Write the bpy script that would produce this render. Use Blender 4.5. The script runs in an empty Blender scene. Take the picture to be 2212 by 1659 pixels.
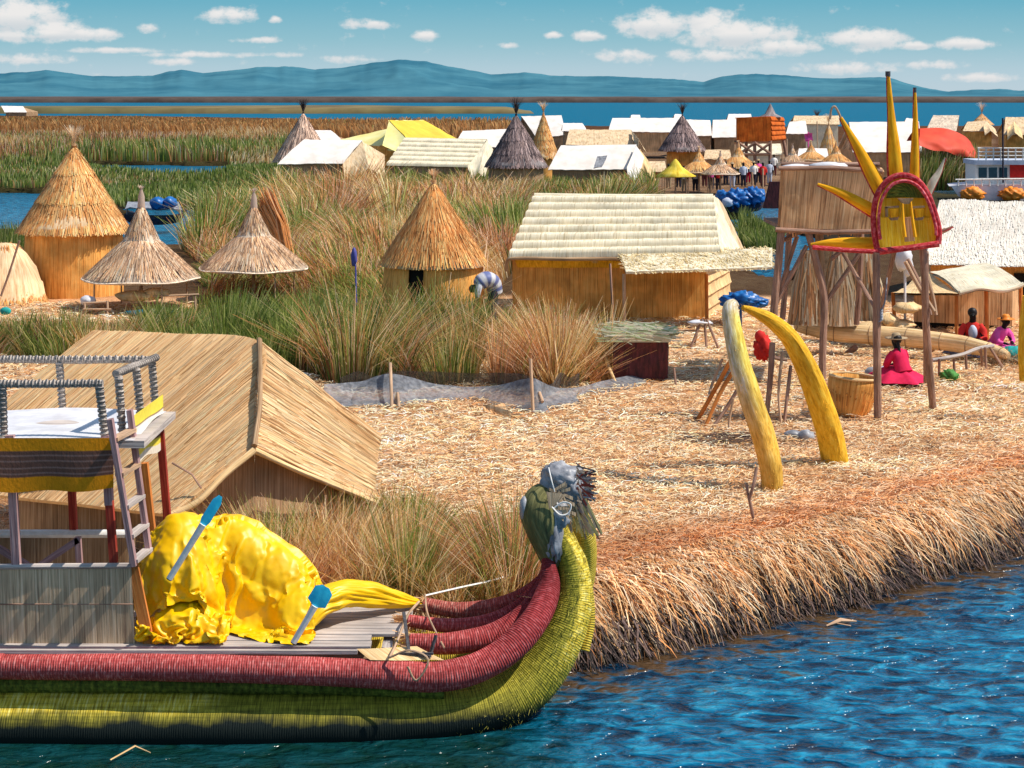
import bpy, math, random
import numpy as np
from mathutils import Vector
R = math.radians
rng = np.random.RandomState(7)
random.seed(5)
scene = bpy.context.scene
COL = scene.collection
H, F2, HZ = 6.2, 4000.0, 208.0          # eye height (m), focal length and horizon row in survey units

def P(u, v, Y):
    return np.array([(u-1106)*Y/F2, Y, H-(v-HZ)*Y/F2])
def G(u, v, z=0.6):
    Y = F2*(H-z)/(v-HZ)
    return np.array([(u-1106)*Y/F2, Y, z])
def gy(v, z=0.6): return F2*(H-z)/(v-HZ)
def A(*a): return np.array(a, float)

# ---------------------------------------------------------------- noise
def _h(i, j, k):
    n = (i*374761393 + j*668265263 + k*2147483647) & 0xffffffff
    n = ((n ^ (n >> 13))*1274126177) & 0xffffffff
    return ((n ^ (n >> 16)) & 0xffffff)/float(0xffffff)
def vn(x, y, z=0.0, seed=0):
    x = np.asarray(x, float); y = np.asarray(y, float) + 0*x; z = np.asarray(z, float) + 0*x + seed*17.3
    xi, yi, zi = np.floor(x).astype(np.int64), np.floor(y).astype(np.int64), np.floor(z).astype(np.int64)
    fx, fy, fz = x-xi, y-yi, z-zi
    fx, fy, fz = fx*fx*(3-2*fx), fy*fy*(3-2*fy), fz*fz*(3-2*fz)
    r = 0
    for a in (0, 1):
        for b in (0, 1):
            for c in (0, 1):
                r = r + _h(xi+a, yi+b, zi+c)*(fx if a else 1-fx)*(fy if b else 1-fy)*(fz if c else 1-fz)
    return r
def fbm(x, y, z=0.0, seed=0, o=3):
    s = 0; a = 0.5; t = 0
    for i in range(o):
        s = s + a*vn(np.asarray(x)*2**i, np.asarray(y)*2**i, np.asarray(z)*2**i, seed+i); t += a; a *= 0.5
    return s/t
def wor(x, y, z=0.0, seed=0):
    """distance to the nearest of random points: sharp creases between cells"""
    x = np.asarray(x, float); y = np.asarray(y, float)+0*x; xi, yi = np.floor(x).astype(np.int64), np.floor(y).astype(np.int64); d = np.full(x.shape, 9.)
    for i in (-1, 0, 1):
        for j in (-1, 0, 1):
            px = xi+i+_h(xi+i, yi+j, xi*0+seed); py = yi+j+_h(xi+i, yi+j, xi*0+seed+77); d = np.minimum(d, np.hypot(px-x, py-y))
    return d
def sst(a, b, x):
    t = np.clip((np.asarray(x, float)-a)/(b-a), 0, 1); return t*t*(3-2*t)
def norm(v):
    v = np.asarray(v, float); return v/np.maximum(np.linalg.norm(v, axis=-1, keepdims=True), 1e-9)

# ---------------------------------------------------------------- mesh builder
class MB:
    def __init__(s): s.V=[]; s.L=[]; s.T=[]; s.U=[]; s.C=[]; s.S=[]; s.M=[]; s.n=0
    def add(s, V, faces, uv=None, col=None, smooth=True, mi=0):
        V = np.asarray(V, float).reshape(-1, 3); N = len(V)
        uv = V[:, :2] if uv is None else np.asarray(uv, float).reshape(-1, 2)
        if col is None: col = np.ones((N, 3))
        col = np.broadcast_to(np.asarray(col, float), (N, 3)) if np.ndim(col) == 1 else np.asarray(col).reshape(-1, 3)
        s.V.append(V); s.U.append(uv); s.C.append(col)
        for f in faces:
            f = np.asarray(f, np.int64)
            if f.size == 0: continue
            s.L.append((f+s.n).ravel()); s.T.append(np.full(len(f), f.shape[1]))
            s.S.append(np.full(len(f), smooth)); s.M.append(np.full(len(f), mi))
        s.n += N; return s
    def grid(s, Pg, uv=None, col=None, smooth=True, mi=0, mask=None):
        Pg = np.asarray(Pg, float); nu, nv = Pg.shape[:2]
        idx = np.arange(nu*nv).reshape(nu, nv)
        f = np.stack([idx[:-1, :-1], idx[1:, :-1], idx[1:, 1:], idx[:-1, 1:]], -1).reshape(-1, 4)
        if mask is not None: f = f[mask.ravel()]
        if uv is None:
            du = np.zeros((nu, nv)); dv = np.zeros((nu, nv))
            du[1:] = np.cumsum(np.linalg.norm(np.diff(Pg, axis=0), axis=-1), 0)
            dv[:, 1:] = np.cumsum(np.linalg.norm(np.diff(Pg, axis=1), axis=-1), 1)
            uv = np.stack([np.broadcast_to(du.mean(1, keepdims=True), (nu, nv)), dv], -1)
        return s.add(Pg, [f], uv, col, smooth, mi)
    def quad(s, a, b, c, d, nu=2, nv=2, noise=0.0, seed=0, thick=0.0, col=None, mi=0, sag=0.0):
        """a-b is the top edge, d-c the bottom edge: strands run from top to bottom"""
        a, b, c, d = [np.asarray(q, float) for q in (a, b, c, d)]
        S, T = np.meshgrid(np.linspace(0, 1, nu), np.linspace(0, 1, nv), indexing='ij')
        S3, T3 = S[..., None], T[..., None]
        Pg = (a*(1-S3)+b*S3)*(1-T3) + (d*(1-S3)+c*S3)*T3
        n = norm(np.cross(b-a, d-a))
        wu, wv = np.linalg.norm(b-a)+np.linalg.norm(c-d), np.linalg.norm(d-a)+np.linalg.norm(c-b)
        uv = np.stack([S*wu/2+seed*3.1, T*wv/2], -1)
        off = 0
        if noise: off = noise*(fbm(S*wu*2, T*wv*2, 0, seed)-.5)*2
        off = off + sag*np.sin(T*np.pi)
        Pn = Pg + n*np.asarray(off)[..., None] if (noise or sag) else Pg
        s.grid(Pn, uv, col, mi=mi)
        if thick:
            Pb = Pn - n*thick
            s.grid(Pb[:, ::-1], uv[:, ::-1], col, mi=mi)
            for e0, e1, uu in ((Pn[0], Pb[0], uv[0]), (Pn[-1], Pb[-1], uv[-1]), (Pn[:, 0], Pb[:, 0], uv[:, 0]), (Pn[:, -1], Pb[:, -1], uv[:, -1])):
                s.grid(np.stack([e0, e1], 1), np.stack([uu, uu+A(0, thick)], 1), col, smooth=False, mi=mi)
        return s
    def box(s, c, size, rz=0.0, col=None, mi=0, ax=None):
        hx, hy, hz = [q/2 for q in size]
        v = np.array([[x, y, z] for x in (-hx, hx) for y in (-hy, hy) for z in (-hz, hz)])
        if ax is not None: v = v @ np.array(ax)
        elif rz:
            ca, sa = math.cos(rz), math.sin(rz)
            v = np.stack([v[:, 0]*ca-v[:, 1]*sa, v[:, 0]*sa+v[:, 1]*ca, v[:, 2]], 1)
        v = v + np.asarray(c, float)
        fs = [(0,1,3,2),(4,6,7,5),(0,4,5,1),(2,3,7,6),(0,2,6,4),(1,5,7,3)]
        V = []; FF = []; U = []
        sz = {0:(hy,hz),1:(hy,hz),2:(hx,hz),3:(hx,hz),4:(hx,hy),5:(hx,hy)}
        for k, f in enumerate(fs):
            w = np.linalg.norm(v[f[1]]-v[f[0]]); h = np.linalg.norm(v[f[3]]-v[f[0]])
            uvq = [(0,0),(w,0),(w,h),(0,h)]
            if w > h: uvq = [(0,0),(0,w),(h,w),(h,0)]
            FF.append([4*k, 4*k+1, 4*k+2, 4*k+3]); V += [v[i] for i in f]; U += uvq
        return s.add(V, [FF], U, col, False, mi)
    def bar(s, p0, p1, w, h=None, col=None, mi=0, up=(0, 0, 1)):
        p0, p1 = np.asarray(p0, float), np.asarray(p1, float); h = h or w
        d = p1-p0; L = np.linalg.norm(d); x = d/L; up = np.asarray(up, float)
        if abs(x@up) > .95: up = A(0, 1, 0)
        y = norm(np.cross(up, x)); z = np.cross(x, y)
        return s.box((p0+p1)/2, (L, w, h), ax=[x, y, z], col=col, mi=mi)
    def tube(s, path, r, seg=8, r2=None, ref=None, col=None, mi=0, caps=True, wob=0.0, seed=0):
        p = np.asarray(path, float); K = len(p); r = np.broadcast_to(np.asarray(r, float), (K,)).copy()
        r2 = r if r2 is None else np.broadcast_to(np.asarray(r2, float), (K,))
        t = norm(np.gradient(p, axis=0))
        if ref is None:
            q = A(0, 0, 1) if abs(t[0, 2]) < .9 else A(1, 0, 0)
            side = np.zeros_like(p)
            for i in range(K):
                q = q - t[i]*(q@t[i]); q = q/max(np.linalg.norm(q), 1e-9); side[i] = q
        else:
            q = np.asarray(ref, float); side = norm(q-(t@q)[:, None]*t)
        oth = np.cross(t, side)
        a = np.linspace(0, 2*np.pi, seg+1)
        ca, sa = np.cos(a), np.sin(a)
        L = np.concatenate([[0], np.cumsum(np.linalg.norm(np.diff(p, axis=0), axis=1))])
        w = 1.0
        if wob: w = 1+wob*(2*vn(L[:, None]*3+0*a[None], 2*np.cos(a)[None]+0*L[:, None], 2*np.sin(a)[None]+0*L[:, None], seed)-1)[..., None]
        Pg = p[:, None] + w*(oth[:, None]*(ca[None, :, None]*r[:, None, None]) + side[:, None]*(sa[None, :, None]*r2[:, None, None]))
        uv = np.stack([np.broadcast_to(a*float(r.mean()), (K, seg+1)), np.broadcast_to(L[:, None], (K, seg+1))], -1)
        c = None if col is None else (np.broadcast_to(np.asarray(col)[:, None], (K, seg+1, 3)) if np.ndim(col) == 2 else col)
        s.grid(Pg, uv, c, mi=mi)
        if caps:
            for i, sg in ((0, 1), (-1, -1)):
                ring = Pg[i, :-1]; cc = None if col is None else (np.asarray(col)[i] if np.ndim(col) == 2 else col)
                V = np.vstack([ring, p[i][None]])
                f = [[k, (k+1) % seg, seg] if sg < 0 else [(k+1) % seg, k, seg] for k in range(seg)]
                s.add(V, [f], np.vstack([uv[i, :-1], uv[i, :1]]), cc, True, mi)
        return s
    def lathe(s, prof, c, seg=32, wob=0.0, seed=0, col=None, mi=0, a0=0.0, a1=2*np.pi, sq=0):
        prof = np.asarray(prof, float); a = np.linspace(a0, a1, seg+1)
        r, z = prof[:, 0], prof[:, 1]
        L = np.concatenate([[0], np.cumsum(np.linalg.norm(np.diff(prof, axis=0), axis=1))])
        rr = np.broadcast_to(r[:, None], (len(r), seg+1)).copy()
        if wob:
            rr = rr*(1+wob*(2*vn(np.cos(a)*3+9, np.sin(a)*3+9, L[:, None]*2, seed)-1))
        if sq: rr = rr/np.maximum(np.abs(np.cos(a)), np.abs(np.sin(a)))**sq
        Pg = np.stack([c[0]+rr*np.cos(a), c[1]+rr*np.sin(a), c[2]+np.broadcast_to(z[:, None], rr.shape)], -1)
        uv = np.stack([np.broadcast_to(a*max(r.max()*.6, .1), rr.shape), np.broadcast_to(L[:, None], rr.shape)], -1)
        return s.grid(Pg, uv, col, mi=mi)
    def blob(s, c, rad, seg=32, amp=.15, freq=2.0, seed=0, col=None, mi=0, fold=0.0, flat=None):
        a = np.linspace(0, 2*np.pi, seg+1); b = np.linspace(0, np.pi, seg//2+1)
        Bm, Am = np.meshgrid(b, a, indexing='ij')
        D = np.stack([np.sin(Bm)*np.cos(Am), np.sin(Bm)*np.sin(Am), np.cos(Bm)], -1)
        k = 1+amp*(2*fbm(D[..., 0]*freq+5, D[..., 1]*freq+5, D[..., 2]*freq+5, seed)-1)
        if fold:
            q_ = .3*fbm(D[..., 0]*3+5, D[..., 1]*3+5, D[..., 2]*3+5, seed+2)
            k = k+fold*(.9-1.5*wor(D[..., 0]*freq+D[..., 2]*.7*freq+q_+20, D[..., 1]*freq*.9-D[..., 2]*.6*freq+q_+20, 0, seed+9)-.7*wor(D[..., 0]*freq*2.3+D[..., 2]*freq+20, D[..., 1]*freq*2+D[..., 2]*freq*1.4+20, 0, seed+3))
        Pg = D*k[..., None]*np.asarray(rad, float)
        if flat is not None: Pg[..., 2] = np.maximum(Pg[..., 2], flat)
        return s.grid(Pg+np.asarray(c, float), np.stack([Am*np.mean(rad), Bm*np.mean(rad)], -1), col, mi=mi)
    def strips(s, C, W, S, col, smooth=True, mi=0):
        """N ribbons of K points; S side direction per ribbon"""
        C = np.asarray(C, float); N, K = C.shape[:2]; W = np.broadcast_to(W, (N, K))
        S = norm(S)[:, None, :]
        Lf, Rt = C - S*W[..., None]/2, C + S*W[..., None]/2
        V = np.stack([Lf, Rt], 2).reshape(-1, 3)
        base = (np.arange(N)*K*2)[:, None] + (np.arange(K-1)*2)[None]
        f = np.stack([base, base+1, base+3, base+2], -1).reshape(-1, 4)
        col = np.asarray(col, float)
        if col.ndim == 1: col = np.broadcast_to(col, (N, K, 3))
        if col.ndim == 2: col = np.broadcast_to(col[:, None], (N, K, 3))
        cc = np.repeat(col.reshape(-1, 3), 2, axis=0)
        return s.add(V, [f], V[:, :2], cc, smooth, mi)
    def build(s, name, mats, parent=None, loc=None):
        V = np.concatenate(s.V); off = np.zeros(3)
        if parent is not None: off = np.array(parent['_w'])
        elif loc is not None: off = np.asarray(loc, float)
        Lp = np.concatenate(s.L).astype(np.int32); T = np.concatenate(s.T).astype(np.int32)
        me = bpy.data.meshes.new(name)
        me.vertices.add(len(V)); me.vertices.foreach_set('co', (V-off).astype(np.float32).ravel())
        me.loops.add(len(Lp)); me.loops.foreach_set('vertex_index', Lp)
        me.polygons.add(len(T)); me.polygons.foreach_set('loop_start', np.concatenate([[0], np.cumsum(T)[:-1]]).astype(np.int32))
        me.polygons.foreach_set('use_smooth', np.concatenate(s.S).astype(bool))
        mi = np.concatenate(s.M).astype(np.int32)
        if not isinstance(mats, (list, tuple)): mats = [mats]
        for m in mats: me.materials.append(m)
        if mi.any(): me.polygons.foreach_set('material_index', mi)
        uvl = me.uv_layers.new(name='UVMap'); uvl.data.foreach_set('uv', np.concatenate(s.U)[Lp].astype(np.float32).ravel())
        ca = me.color_attributes.new('Col', 'FLOAT_COLOR', 'POINT')
        Cc = np.concatenate(s.C); ca.data.foreach_set('color', np.hstack([Cc, np.ones((len(Cc), 1))]).astype(np.float32).ravel())
        me.update(calc_edges=True)
        o = bpy.data.objects.new(name, me); COL.objects.link(o)
        if parent is not None:
            o.parent = parent; w = np.array(parent['_w'])
        else:
            o.location = off; w = off
        o['_w'] = [float(q) for q in w]
        return o

def tag(o, label, cat=None, group=None, kind=None):
    if label: o['label'] = label
    if cat: o['category'] = cat
    if group: o['group'] = group
    if kind: o['kind'] = kind
    return o
def thing(name, label, cat, loc, group=None):
    o = bpy.data.objects.new(name, None); COL.objects.link(o); o.empty_display_size = .2
    o.location = [float(q) for q in loc]; o['_w'] = [float(q) for q in loc]
    return tag(o, label, cat, group)
def solo(name, label, cat, mb, mat, loc, group=None, kind=None):
    return tag(mb.build(name, mat, loc=loc), label, cat, group, kind)
def dup(root, loc, label, rz=0.0, sc=1.0, mats=None):
    """copy a thing with its parts"""
    def cp(o, par):
        c = o.copy(); COL.objects.link(c)
        if par is not None: c.parent = par
        if mats and c.type == 'MESH' and o.data.materials and o.data.materials[0].name in mats:
            c.data = o.data.copy(); c.data.materials[0] = mats[o.data.materials[0].name]
        for ch in o.children: cp(ch, c)
        return c
    r = cp(root, None); r.location = [float(q) for q in loc]; r.rotation_euler = (0, 0, rz); r.scale = (sc, sc, sc)
    r['label'] = label
    return r

def crs(pts, n=6):
    """Catmull-Rom through rows of any width"""
    p = np.asarray(pts, float); p = np.vstack([2*p[0]-p[1], p, 2*p[-1]-p[-2]]); out = []
    for i in range(1, len(p)-2):
        for t in np.linspace(0, 1, n, endpoint=False):
            a, b, c, d = p[i-1:i+3]
            out.append(.5*((2*b)+(-a+c)*t+(2*a-5*b+4*c-d)*t*t+(-a+3*b-3*c+d)*t**3))
    out.append(p[-2]); return np.array(out)

# ---------------------------------------------------------------- materials
def nt(name):
    m = bpy.data.materials.new(name); m.use_nodes = True
    t = m.node_tree; b = t.nodes['Principled BSDF']; return m, t, t.nodes, t.links, b
def N(t, ty, **k):
    n = t.nodes.new(ty)
    for a, v in k.items():
        if a.startswith('i_'): n.inputs[int(a[2:])].default_value = v
        else: setattr(n, a, v)
    return n
def ramp(t, cols, pos=None):
    r = t.nodes.new('ShaderNodeValToRGB'); e = r.color_ramp.elements
    pos = pos or [i/(len(cols)-1) for i in range(len(cols))]
    while len(e) < len(cols): e.new(.5)
    for i, c in enumerate(cols): e[i].position = pos[i]; e[i].color = (*c[:3], 1)
    return r
def mulc(t, a, b, f=1.0):
    n = t.nodes.new('ShaderNodeMix'); n.data_type = 'RGBA'; n.blend_type = 'MULTIPLY'; n.inputs[0].default_value = f
    t.links.new(a, n.inputs[6]); t.links.new(b, n.inputs[7]); return n.outputs[2]
def thatch(name, cols, su=40, sv=1.3, bump=.5, rings=0, var=.35, rough=.85, pos=None, blot=None, spec=.2, bdist=.02):
    m, t, ns, L, b = nt(name)
    uv = N(t, 'ShaderNodeUVMap'); mp = N(t, 'ShaderNodeMapping'); mp.inputs['Scale'].default_value = (su, sv, 1)
    L.new(uv.outputs[0], mp.inputs[0])
    n1 = N(t, 'ShaderNodeTexNoise'); n1.inputs['Scale'].default_value = 1; n1.inputs['Detail'].default_value = 4; n1.inputs['Roughness'].default_value = .65
    L.new(mp.outputs[0], n1.inputs['Vector'])
    r = ramp(t, cols, pos or list(np.linspace(.3, .7, len(cols)))); L.new(n1.outputs[0], r.inputs[0])
    tc = N(t, 'ShaderNodeTexCoord'); n2 = N(t, 'ShaderNodeTexNoise'); n2.inputs['Scale'].default_value = 1.7; n2.inputs['Detail'].default_value = 5
    L.new(tc.outputs['Object'], n2.inputs['Vector'])
    r2 = ramp(t, [(1-var,)*3, (1+var*.6, 1+var*.5, 1+var*.4)], [.3, .7]); L.new(n2.outputs[0], r2.inputs[0])
    c = mulc(t, r.outputs[0], r2.outputs[0])
    at = N(t, 'ShaderNodeAttribute'); at.attribute_name = 'Col'
    c = mulc(t, c, at.outputs[0]); hgt = n1.outputs[0]
    if rings:
        w = N(t, 'ShaderNodeTexWave'); w.bands_direction = 'Y'; w.inputs['Scale'].default_value = rings; w.inputs['Distortion'].default_value = .8
        w.inputs['Detail'].default_value = 2; L.new(uv.outputs[0], w.inputs[0])
        rr = ramp(t, [(.55,)*3, (1.05,)*3], [.1, .5]); L.new(w.outputs[1], rr.inputs[0]); c = mulc(t, c, rr.outputs[0], .5)
        mp4 = N(t, 'ShaderNodeMapping'); mp4.inputs['Scale'].default_value = (55, 2.2, 1); L.new(uv.outputs[0], mp4.inputs[0])
        n4 = N(t, 'ShaderNodeTexNoise'); n4.inputs['Scale'].default_value = 1; n4.inputs['Detail'].default_value = 4; L.new(mp4.outputs[0], n4.inputs['Vector'])
        r4 = ramp(t, [(.5, .48, .45), (1.2, 1.15, 1.1)], [.36, .62]); L.new(n4.outputs[0], r4.inputs[0]); c = mulc(t, c, r4.outputs[0], .45)
        ad = N(t, 'ShaderNodeMath', operation='ADD'); L.new(n1.outputs[0], ad.inputs[0]); L.new(w.outputs[1], ad.inputs[1]); hgt = ad.outputs[0]
    if blot:
        n3 = N(t, 'ShaderNodeTexNoise'); n3.inputs['Scale'].default_value = blot[1]; n3.inputs['Detail'].default_value = 6
        L.new(tc.outputs['Object'], n3.inputs['Vector'])
        r3 = ramp(t, [(0,)*3, (1,)*3], [blot[2], blot[2]+.12]); L.new(n3.outputs[0], r3.inputs[0])
        mx = N(t, 'ShaderNodeMix'); mx.data_type = 'RGBA'; L.new(r3.outputs[0], mx.inputs[0]); L.new(c, mx.inputs[6]); mx.inputs[7].default_value = (*blot[0], 1); c = mx.outputs[2]
    L.new(c, b.inputs['Base Color']); b.inputs['Roughness'].default_value = rough; b.inputs['Specular IOR Level'].default_value = spec
    bp = N(t, 'ShaderNodeBump'); bp.inputs['Strength'].default_value = bump; bp.inputs['Distance'].default_value = bdist
    L.new(hgt, bp.inputs['Height']); L.new(bp.outputs[0], b.inputs['Normal'])
    return m
def surf(name, c1, c2=None, scale=8, rough=.7, bump=.2, spec=.3, stretch=(1, 1, 1), coat=0, var=None):
    """generic weathered surface in object space"""
    m, t, ns, L, b = nt(name); c2 = c2 or tuple(q*.7 for q in c1)
    tc = N(t, 'ShaderNodeTexCoord'); mp = N(t, 'ShaderNodeMapping'); mp.inputs['Scale'].default_value = stretch
    L.new(tc.outputs['Object'], mp.inputs[0])
    n = N(t, 'ShaderNodeTexNoise'); n.inputs['Scale'].default_value = scale; n.inputs['Detail'].default_value = 6; n.inputs['Roughness'].default_value = .6
    L.new(mp.outputs[0], n.inputs['Vector']); r = ramp(t, [c2, c1], [.35, .65]); L.new(n.outputs[0], r.inputs[0])
    at = N(t, 'ShaderNodeAttribute'); at.attribute_name = 'Col'
    L.new(mulc(t, r.outputs[0], at.outputs[0]), b.inputs['Base Color'])
    b.inputs['Roughness'].default_value = rough; b.inputs['Specular IOR Level'].default_value = spec
    if coat: b.inputs['Coat Weight'].default_value = coat
    bp = N(t, 'ShaderNodeBump'); bp.inputs['Strength'].default_value = bump; bp.inputs['Distance'].default_value = .02
    L.new(n.outputs[0], bp.inputs['Height']); L.new(bp.outputs[0], b.inputs['Normal'])
    return m
def bladesmat(name, trans=.3, rough=.7, spec=.15):
    m, t, ns, L, b = nt(name)
    at = N(t, 'ShaderNodeAttribute'); at.attribute_name = 'Col'
    L.new(at.outputs[0], b.inputs['Base Color']); b.inputs['Roughness'].default_value = rough; b.inputs['Specular IOR Level'].default_value = spec
    if trans:
        tr = N(t, 'ShaderNodeBsdfTranslucent'); L.new(at.outputs[0], tr.inputs[0])
        mx = N(t, 'ShaderNodeMixShader'); mx.inputs[0].default_value = trans
        L.new(b.outputs[0], mx.inputs[1]); L.new(tr.outputs[0], mx.inputs[2])
        L.new(mx.outputs[0], ns['Material Output'].inputs[0])
    return m

M = {}
M['straw_wall'] = thatch('orange_reed_mat', [(.48,.17,.03), (.90,.42,.10), (.97,.60,.20)], su=38, sv=.9, bump=.8, var=.40)
M['straw_dark'] = thatch('dark_reed_mat', [(.20,.11,.06), (.42,.26,.14), (.6,.42,.26)], su=42, sv=.9, bump=.5)  # darker brown reed mat
M['mat_tan'] = thatch('tan_reed_mat', [(.58,.28,.10), (.94,.58,.27), (.97,.67,.36)], su=30, sv=.4, bump=.9, var=.14, pos=[.3,.42,.65])
M['mat_end'] = thatch('tan_hood_mat', [(.26,.11,.04), (.86,.53,.26), (.95,.67,.38)], su=22, sv=.35, bump=1, var=.18, pos=[.33,.45,.65])
M['thatch_gold'] = thatch('golden_thatch', [(.55,.30,.14), (.88,.60,.34), (.96,.78,.52)], su=22, sv=1.6, bump=.8, var=.3)
M['thatch_grey'] = thatch('grey_thatch', [(.28,.20,.15), (.72,.57,.43), (.95,.82,.66)], su=20, sv=1.4, bump=.8, var=.3)
M['thatch_dark'] = thatch('dark_thatch', [(.10,.085,.09), (.27,.23,.23), (.50,.43,.41)], su=10, sv=1.4, bump=.8, var=.4)
M['thatch_cream'] = thatch('cream_thatch', [(.42,.30,.15), (.82,.71,.50), (.93,.84,.65)], su=24, sv=2.5, bump=.8, var=.2, pos=[.25,.45,.65])
M['thatch_white'] = thatch('bleached_thatch', [(.56,.47,.36), (.84,.78,.69), (.93,.89,.82)], su=14, sv=3, bump=.6, var=.15, pos=[.25,.45,.65])
M['roof_white'] = surf('white_roof_cover', (.92,.85,.78), (.74,.65,.57), scale=.9, rough=.8, bump=.3)
M['roof_beige'] = thatch('beige_roof', [(.45,.28,.14), (.74,.54,.33), (.84,.66,.44)], su=8, sv=2, bump=.5, var=.2)
M['yellow_cover'] = surf('yellow_roof_cover', (.85,.62,.05), (.7,.45,.03), scale=.6, rough=.6)
M['paleyellow_cover'] = surf('pale_yellow_cover', (.92,.88,.45), (.85,.7,.2), scale=.5, rough=.6)
M['orange_panel'] = thatch('orange_red_reed_panel', [(.42,.07,.01), (.68,.14,.015), (.8,.22,.03)], su=10, sv=1, bump=.3)
M['wood'] = thatch('weathered_pole_wood', [(.15,.08,.055), (.36,.21,.15), (.55,.37,.28)], su=60, sv=3, bump=.5)
M['wood_light'] = thatch('pale_pole_wood', [(.35,.2,.12), (.58,.38,.24), (.72,.52,.36)], su=50, sv=3, bump=.4)
M['wood_grey'] = thatch('grey_plank_wood', [(.26,.20,.18), (.55,.48,.44), (.70,.63,.58)], su=45, sv=1.2, bump=.5, var=.3)
M['mauve_wood'] = thatch('mauve_painted_wood', [(.20,.11,.11), (.42,.25,.25), (.60,.42,.40)], su=40, sv=1.5, bump=.4)
M['red_wood'] = thatch('red_painted_wood', [(.22,.02,.015), (.42,.05,.03), (.55,.12,.06)], su=40, sv=1.5, bump=.3)
M['orange_wood'] = thatch('orange_painted_wood', [(.45,.12,.02), (.65,.22,.05), (.78,.34,.1)], su=40, sv=1.5, bump=.3)
M['rope'] = thatch('grey_wrapped_rope', [(.20,.17,.15), (.58,.51,.46), (.85,.78,.70)], su=30, sv=20, bump=.8, rings=9, bdist=.03)
M['red_reed'] = thatch('faded_red_reed_bundle', [(.27,.035,.035), (.44,.075,.07), (.70,.27,.25)], su=14, sv=40, bump=.5, rings=13, bdist=.012, var=.3)
M['hull'] = thatch('green_reed_hull', [(.05,.065,.012), (.17,.19,.025), (.36,.34,.05)], su=14, sv=22, bump=.8, rings=4, var=.35)
M['hull_yellow'] = thatch('yellow_reed_hull', [(.36,.25,.02), (.66,.48,.05), (.85,.66,.14)], su=8, sv=45, bump=.6, rings=13, bdist=.012, var=.3)
M['head_reed'] = thatch('olive_grey_reed', [(.08,.08,.04), (.20,.19,.07), (.36,.33,.14)], su=30, sv=4, bump=.8)
M['hull_wet'] = surf('wet_dark_hull', (.02,.035,.025), (.004,.008,.008), scale=6, rough=.4, bump=.5)
M['grey_mat'] = thatch('grey_reed_mat', [(.22,.13,.08), (.66,.46,.28), (.90,.68,.46)], su=45, sv=1.0, bump=.7, var=.25)
M['yellow_paint'] = thatch('mustard_reed_paint', [(.50,.23,.012), (.86,.46,.025), (.95,.64,.08)], su=24, sv=4, bump=.5, var=.25, blot=((.45,.44,.42), 2.2, .66))
M['arch_left'] = thatch('weathered_mustard_reed', [(.46,.25,.04), (.80,.50,.08), (.93,.70,.20)], su=24, sv=4, bump=.6, var=.3)
M['ray'] = thatch('yellow_ray_paint', [(.62,.24,.006), (.95,.43,.010), (.97,.58,.03)], su=22, sv=2, bump=.5, var=.25)
M['rim_red'] = thatch('crimson_reed_rim', [(.28,.012,.015), (.55,.04,.05), (.78,.22,.22)], su=20, sv=12, bump=.4)
M['face'] = thatch('yellow_face_mat', [(.70,.38,.015), (.97,.66,.03), (.97,.80,.14)], su=30, sv=1.5, bump=.6, var=.3)
M['tower_mat'] = thatch('brown_tower_reed', [(.24,.09,.035), (.78,.44,.21), (.95,.66,.38)], su=26, sv=.7, bump=.8, var=.3)
M['bundle'] = thatch('tan_reed_bundle', [(.52,.29,.11), (.88,.60,.30), (.95,.75,.46)], su=26, sv=1, bump=.8, var=.3)
M['tarp_yellow'] = surf('yellow_tarpaulin', (.95,.58,.0), (.90,.49,.0), scale=3, rough=.42, bump=.25, spec=.4)
M['cloth_blue'] = surf('blue_sheet', (.01,.17,.5), (.005,.08,.3), scale=5, rough=.4, bump=.3, spec=.5)
M['cyan'] = surf('cyan_paint', (.06,.72,.95), (.03,.58,.85), scale=9, rough=.5)
M['white_paint'] = surf('white_paint', (.93,.90,.85), (.76,.72,.66), scale=12, rough=.5)
M['net'] = surf('grey_net', (.30,.31,.34), (.12,.13,.15), scale=10, rough=.8, bump=.6)
M['grey_sheet'] = surf('grey_plastic', (.42,.42,.44), (.16,.16,.18), scale=7, rough=.45, bump=.5, spec=.5)
M['white_sheet'] = surf('white_plastic', (.85,.83,.85), (.6,.58,.6), scale=3, rough=.45, bump=.2)
M['red_sheet'] = surf('orange_red_tent', (.80,.085,.03), (.68,.05,.02), scale=1.2, rough=.6)
M['maroon'] = surf('maroon_tarp', (.16,.03,.03), (.05,.012,.012), scale=5, rough=.6, bump=.6, stretch=(3, 3, .6))
M['skin'] = surf('skin', (.60,.33,.21), (.50,.26,.16), scale=20, rough=.6, bump=.02)
M['hair'] = surf('black_hair', (.015,.011,.01), (.008,.006,.006), scale=20, rough=.5)
M['pink'] = surf('crimson_pink_wool', (.80,.02,.10), (.6,.01,.06), scale=6, rough=.9)
M['magenta'] = surf('bright_pink_cloth', (.85,.12,.42), (.75,.08,.35), scale=6, rough=.8)
M['redcloth'] = surf('red_cloth', (.72,.03,.02), (.55,.02,.015), scale=6, rough=.8)
M['palecloth'] = surf('pale_blue_cloth', (.62,.66,.76), (.45,.5,.62), scale=6, rough=.8)
M['darkcloth'] = surf('dark_navy_cloth', (.03,.03,.06), (.02,.02,.03), scale=6, rough=.9)
M['hat'] = surf('tan_felt_hat', (.48,.36,.22), (.36,.26,.15), scale=8, rough=.9)
M['orange'] = surf('orange_plastic', (.95,.34,.04), (.85,.22,.02), scale=5, rough=.5)
M['green'] = surf('green_cloth', (.08,.28,.05), (.05,.18,.03), scale=5, rough=.7)
M['teal'] = surf('teal_cloth', (.02,.40,.36), (.01,.28,.26), scale=5, rough=.7)
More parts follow.
